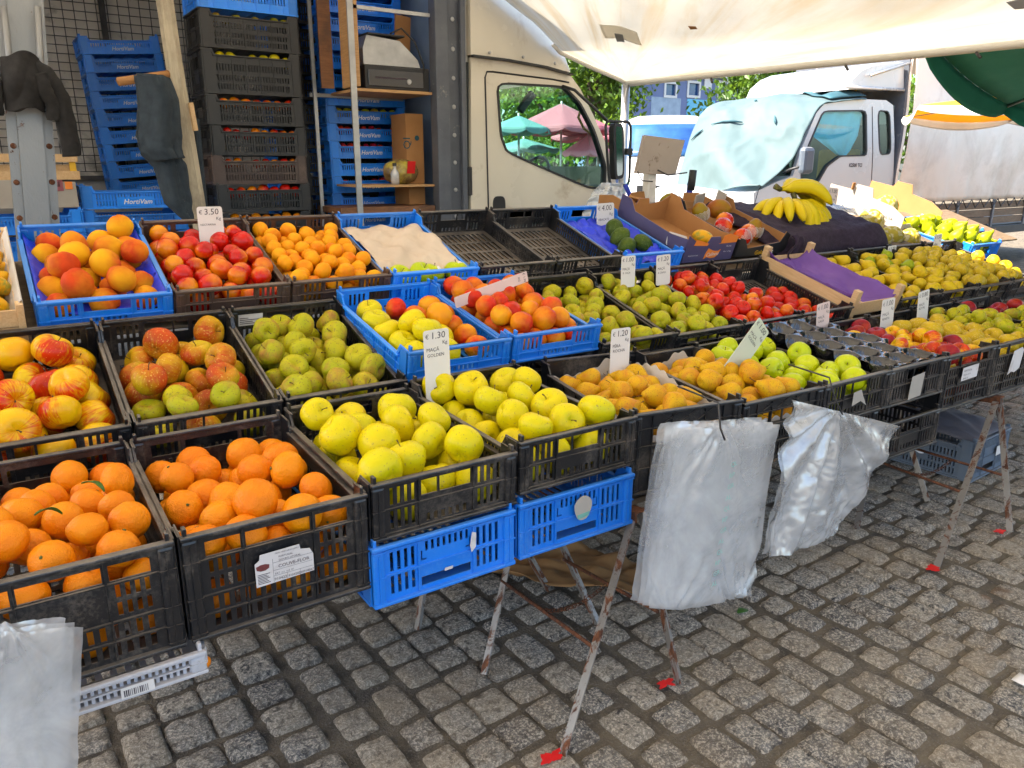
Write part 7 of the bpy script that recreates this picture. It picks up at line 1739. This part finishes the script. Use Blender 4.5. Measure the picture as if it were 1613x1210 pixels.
tree('bright leafy tree between the blue building and the white lorry', vpx(1190, 23), 4.9, 1.9, 7000, 3, .11, .25)
tree('small bright shrubby tree in front of the blue building', vpx(1092, 30), 3.6, .8, 1500, 4, .12, .1)
tree('tree low behind the pink parasols, seen through the cab window', vpx(820, 34), 6.0, 3.4, 6000, 5, .16, .1)
for k, (px, c) in enumerate(((760, 40), (1290, 38), (1420, 42), (1560, 40))):
    tree(['distant tree hidden behind the cream cab', 'distant tree behind the white lorry cab', 'distant tree behind the grey tarpaulin body', 'distant tree at the far right'][k], vpx(px, c), 6.5, 3.2, 2500, 10 + k, .2, .1)
# ------------------------------------------------------------------ single out the pieces one can point at in each heap
from collections import defaultdict
bpy.context.view_layer.update()
heaps = defaultdict(list)
for o in COL.objects:
    if o.type == 'MESH' and not o.parent and o.get('group') and o.get('category') in ('apple', 'orange', 'pear', 'peach', 'nectarine', 'apricot', 'melon', 'loquat') and 'stack' not in o['group']:
        p = o.matrix_world.translation - Vector((0, 0, EYE)); c = p.dot(_fw)
        heaps[o['group']].append((FPX * p.dot(_r) / c, -FPX * p.dot(_u) / c, c, FPX * o.matrix_world.to_scale()[1] / c, o))
for g, L_ in heaps.items():
    if len(L_) < 4: continue
    vis = [a for a in L_ if abs(a[0]) < 800 and not any(b_ is not a and b_[2] < a[2] and math.hypot(a[0] - b_[0], a[1] - b_[1]) < b_[3] * 1.05 for b_ in L_)]
    if len(vis) < 4: continue
    used = set(); mx = sum(a[0] for a in vis) / len(vis); my = sum(a[1] for a in vis) / len(vis)
    for word, key in (('leftmost', lambda a: a[0]), ('rightmost', lambda a: -a[0]), ('furthest back', lambda a: a[1]), ('most central', lambda a: math.hypot(a[0] - mx, a[1] - my)), ('lower-left', lambda a: a[0] - 1.4 * a[1]), ('lower-right', lambda a: -a[0] - 1.4 * a[1]), ('upper-left', lambda a: a[0] + 1.4 * a[1]), ('upper-right', lambda a: -a[0] + 1.4 * a[1])):
        if len(used) >= len(vis) - 1: break
        a = min((q for q in vis if id(q) not in used), key=key); used.add(id(a)); lb = a[4]['label'].split()
        if '-' in word: a[4]['label'] = ' '.join((word + ' ' + a[4]['label']).split()[:16]); continue
        a[4]['label'] = ' '.join(lb[:16 - len(word.split()) - 1]) + ', ' + word if len(lb) + len(word.split()) <= 16 else word + ' ' + ' '.join(lb[:16 - len(word.split())])

# ------------------------------------------------------------------ to metres
SM = Matrix.Scale(K, 4)
bpy.context.view_layer.update()
for me in bpy.data.meshes: me.transform(SM); me.update()
for o in COL.objects:
    if o.type in ('MESH', 'EMPTY'):
        o.location = o.location * K
bpy.context.view_layer.update()
print('objects', len(COL.objects), 'tris', sum(len(o.data.polygons) for o in COL.objects if o.type == 'MESH'))
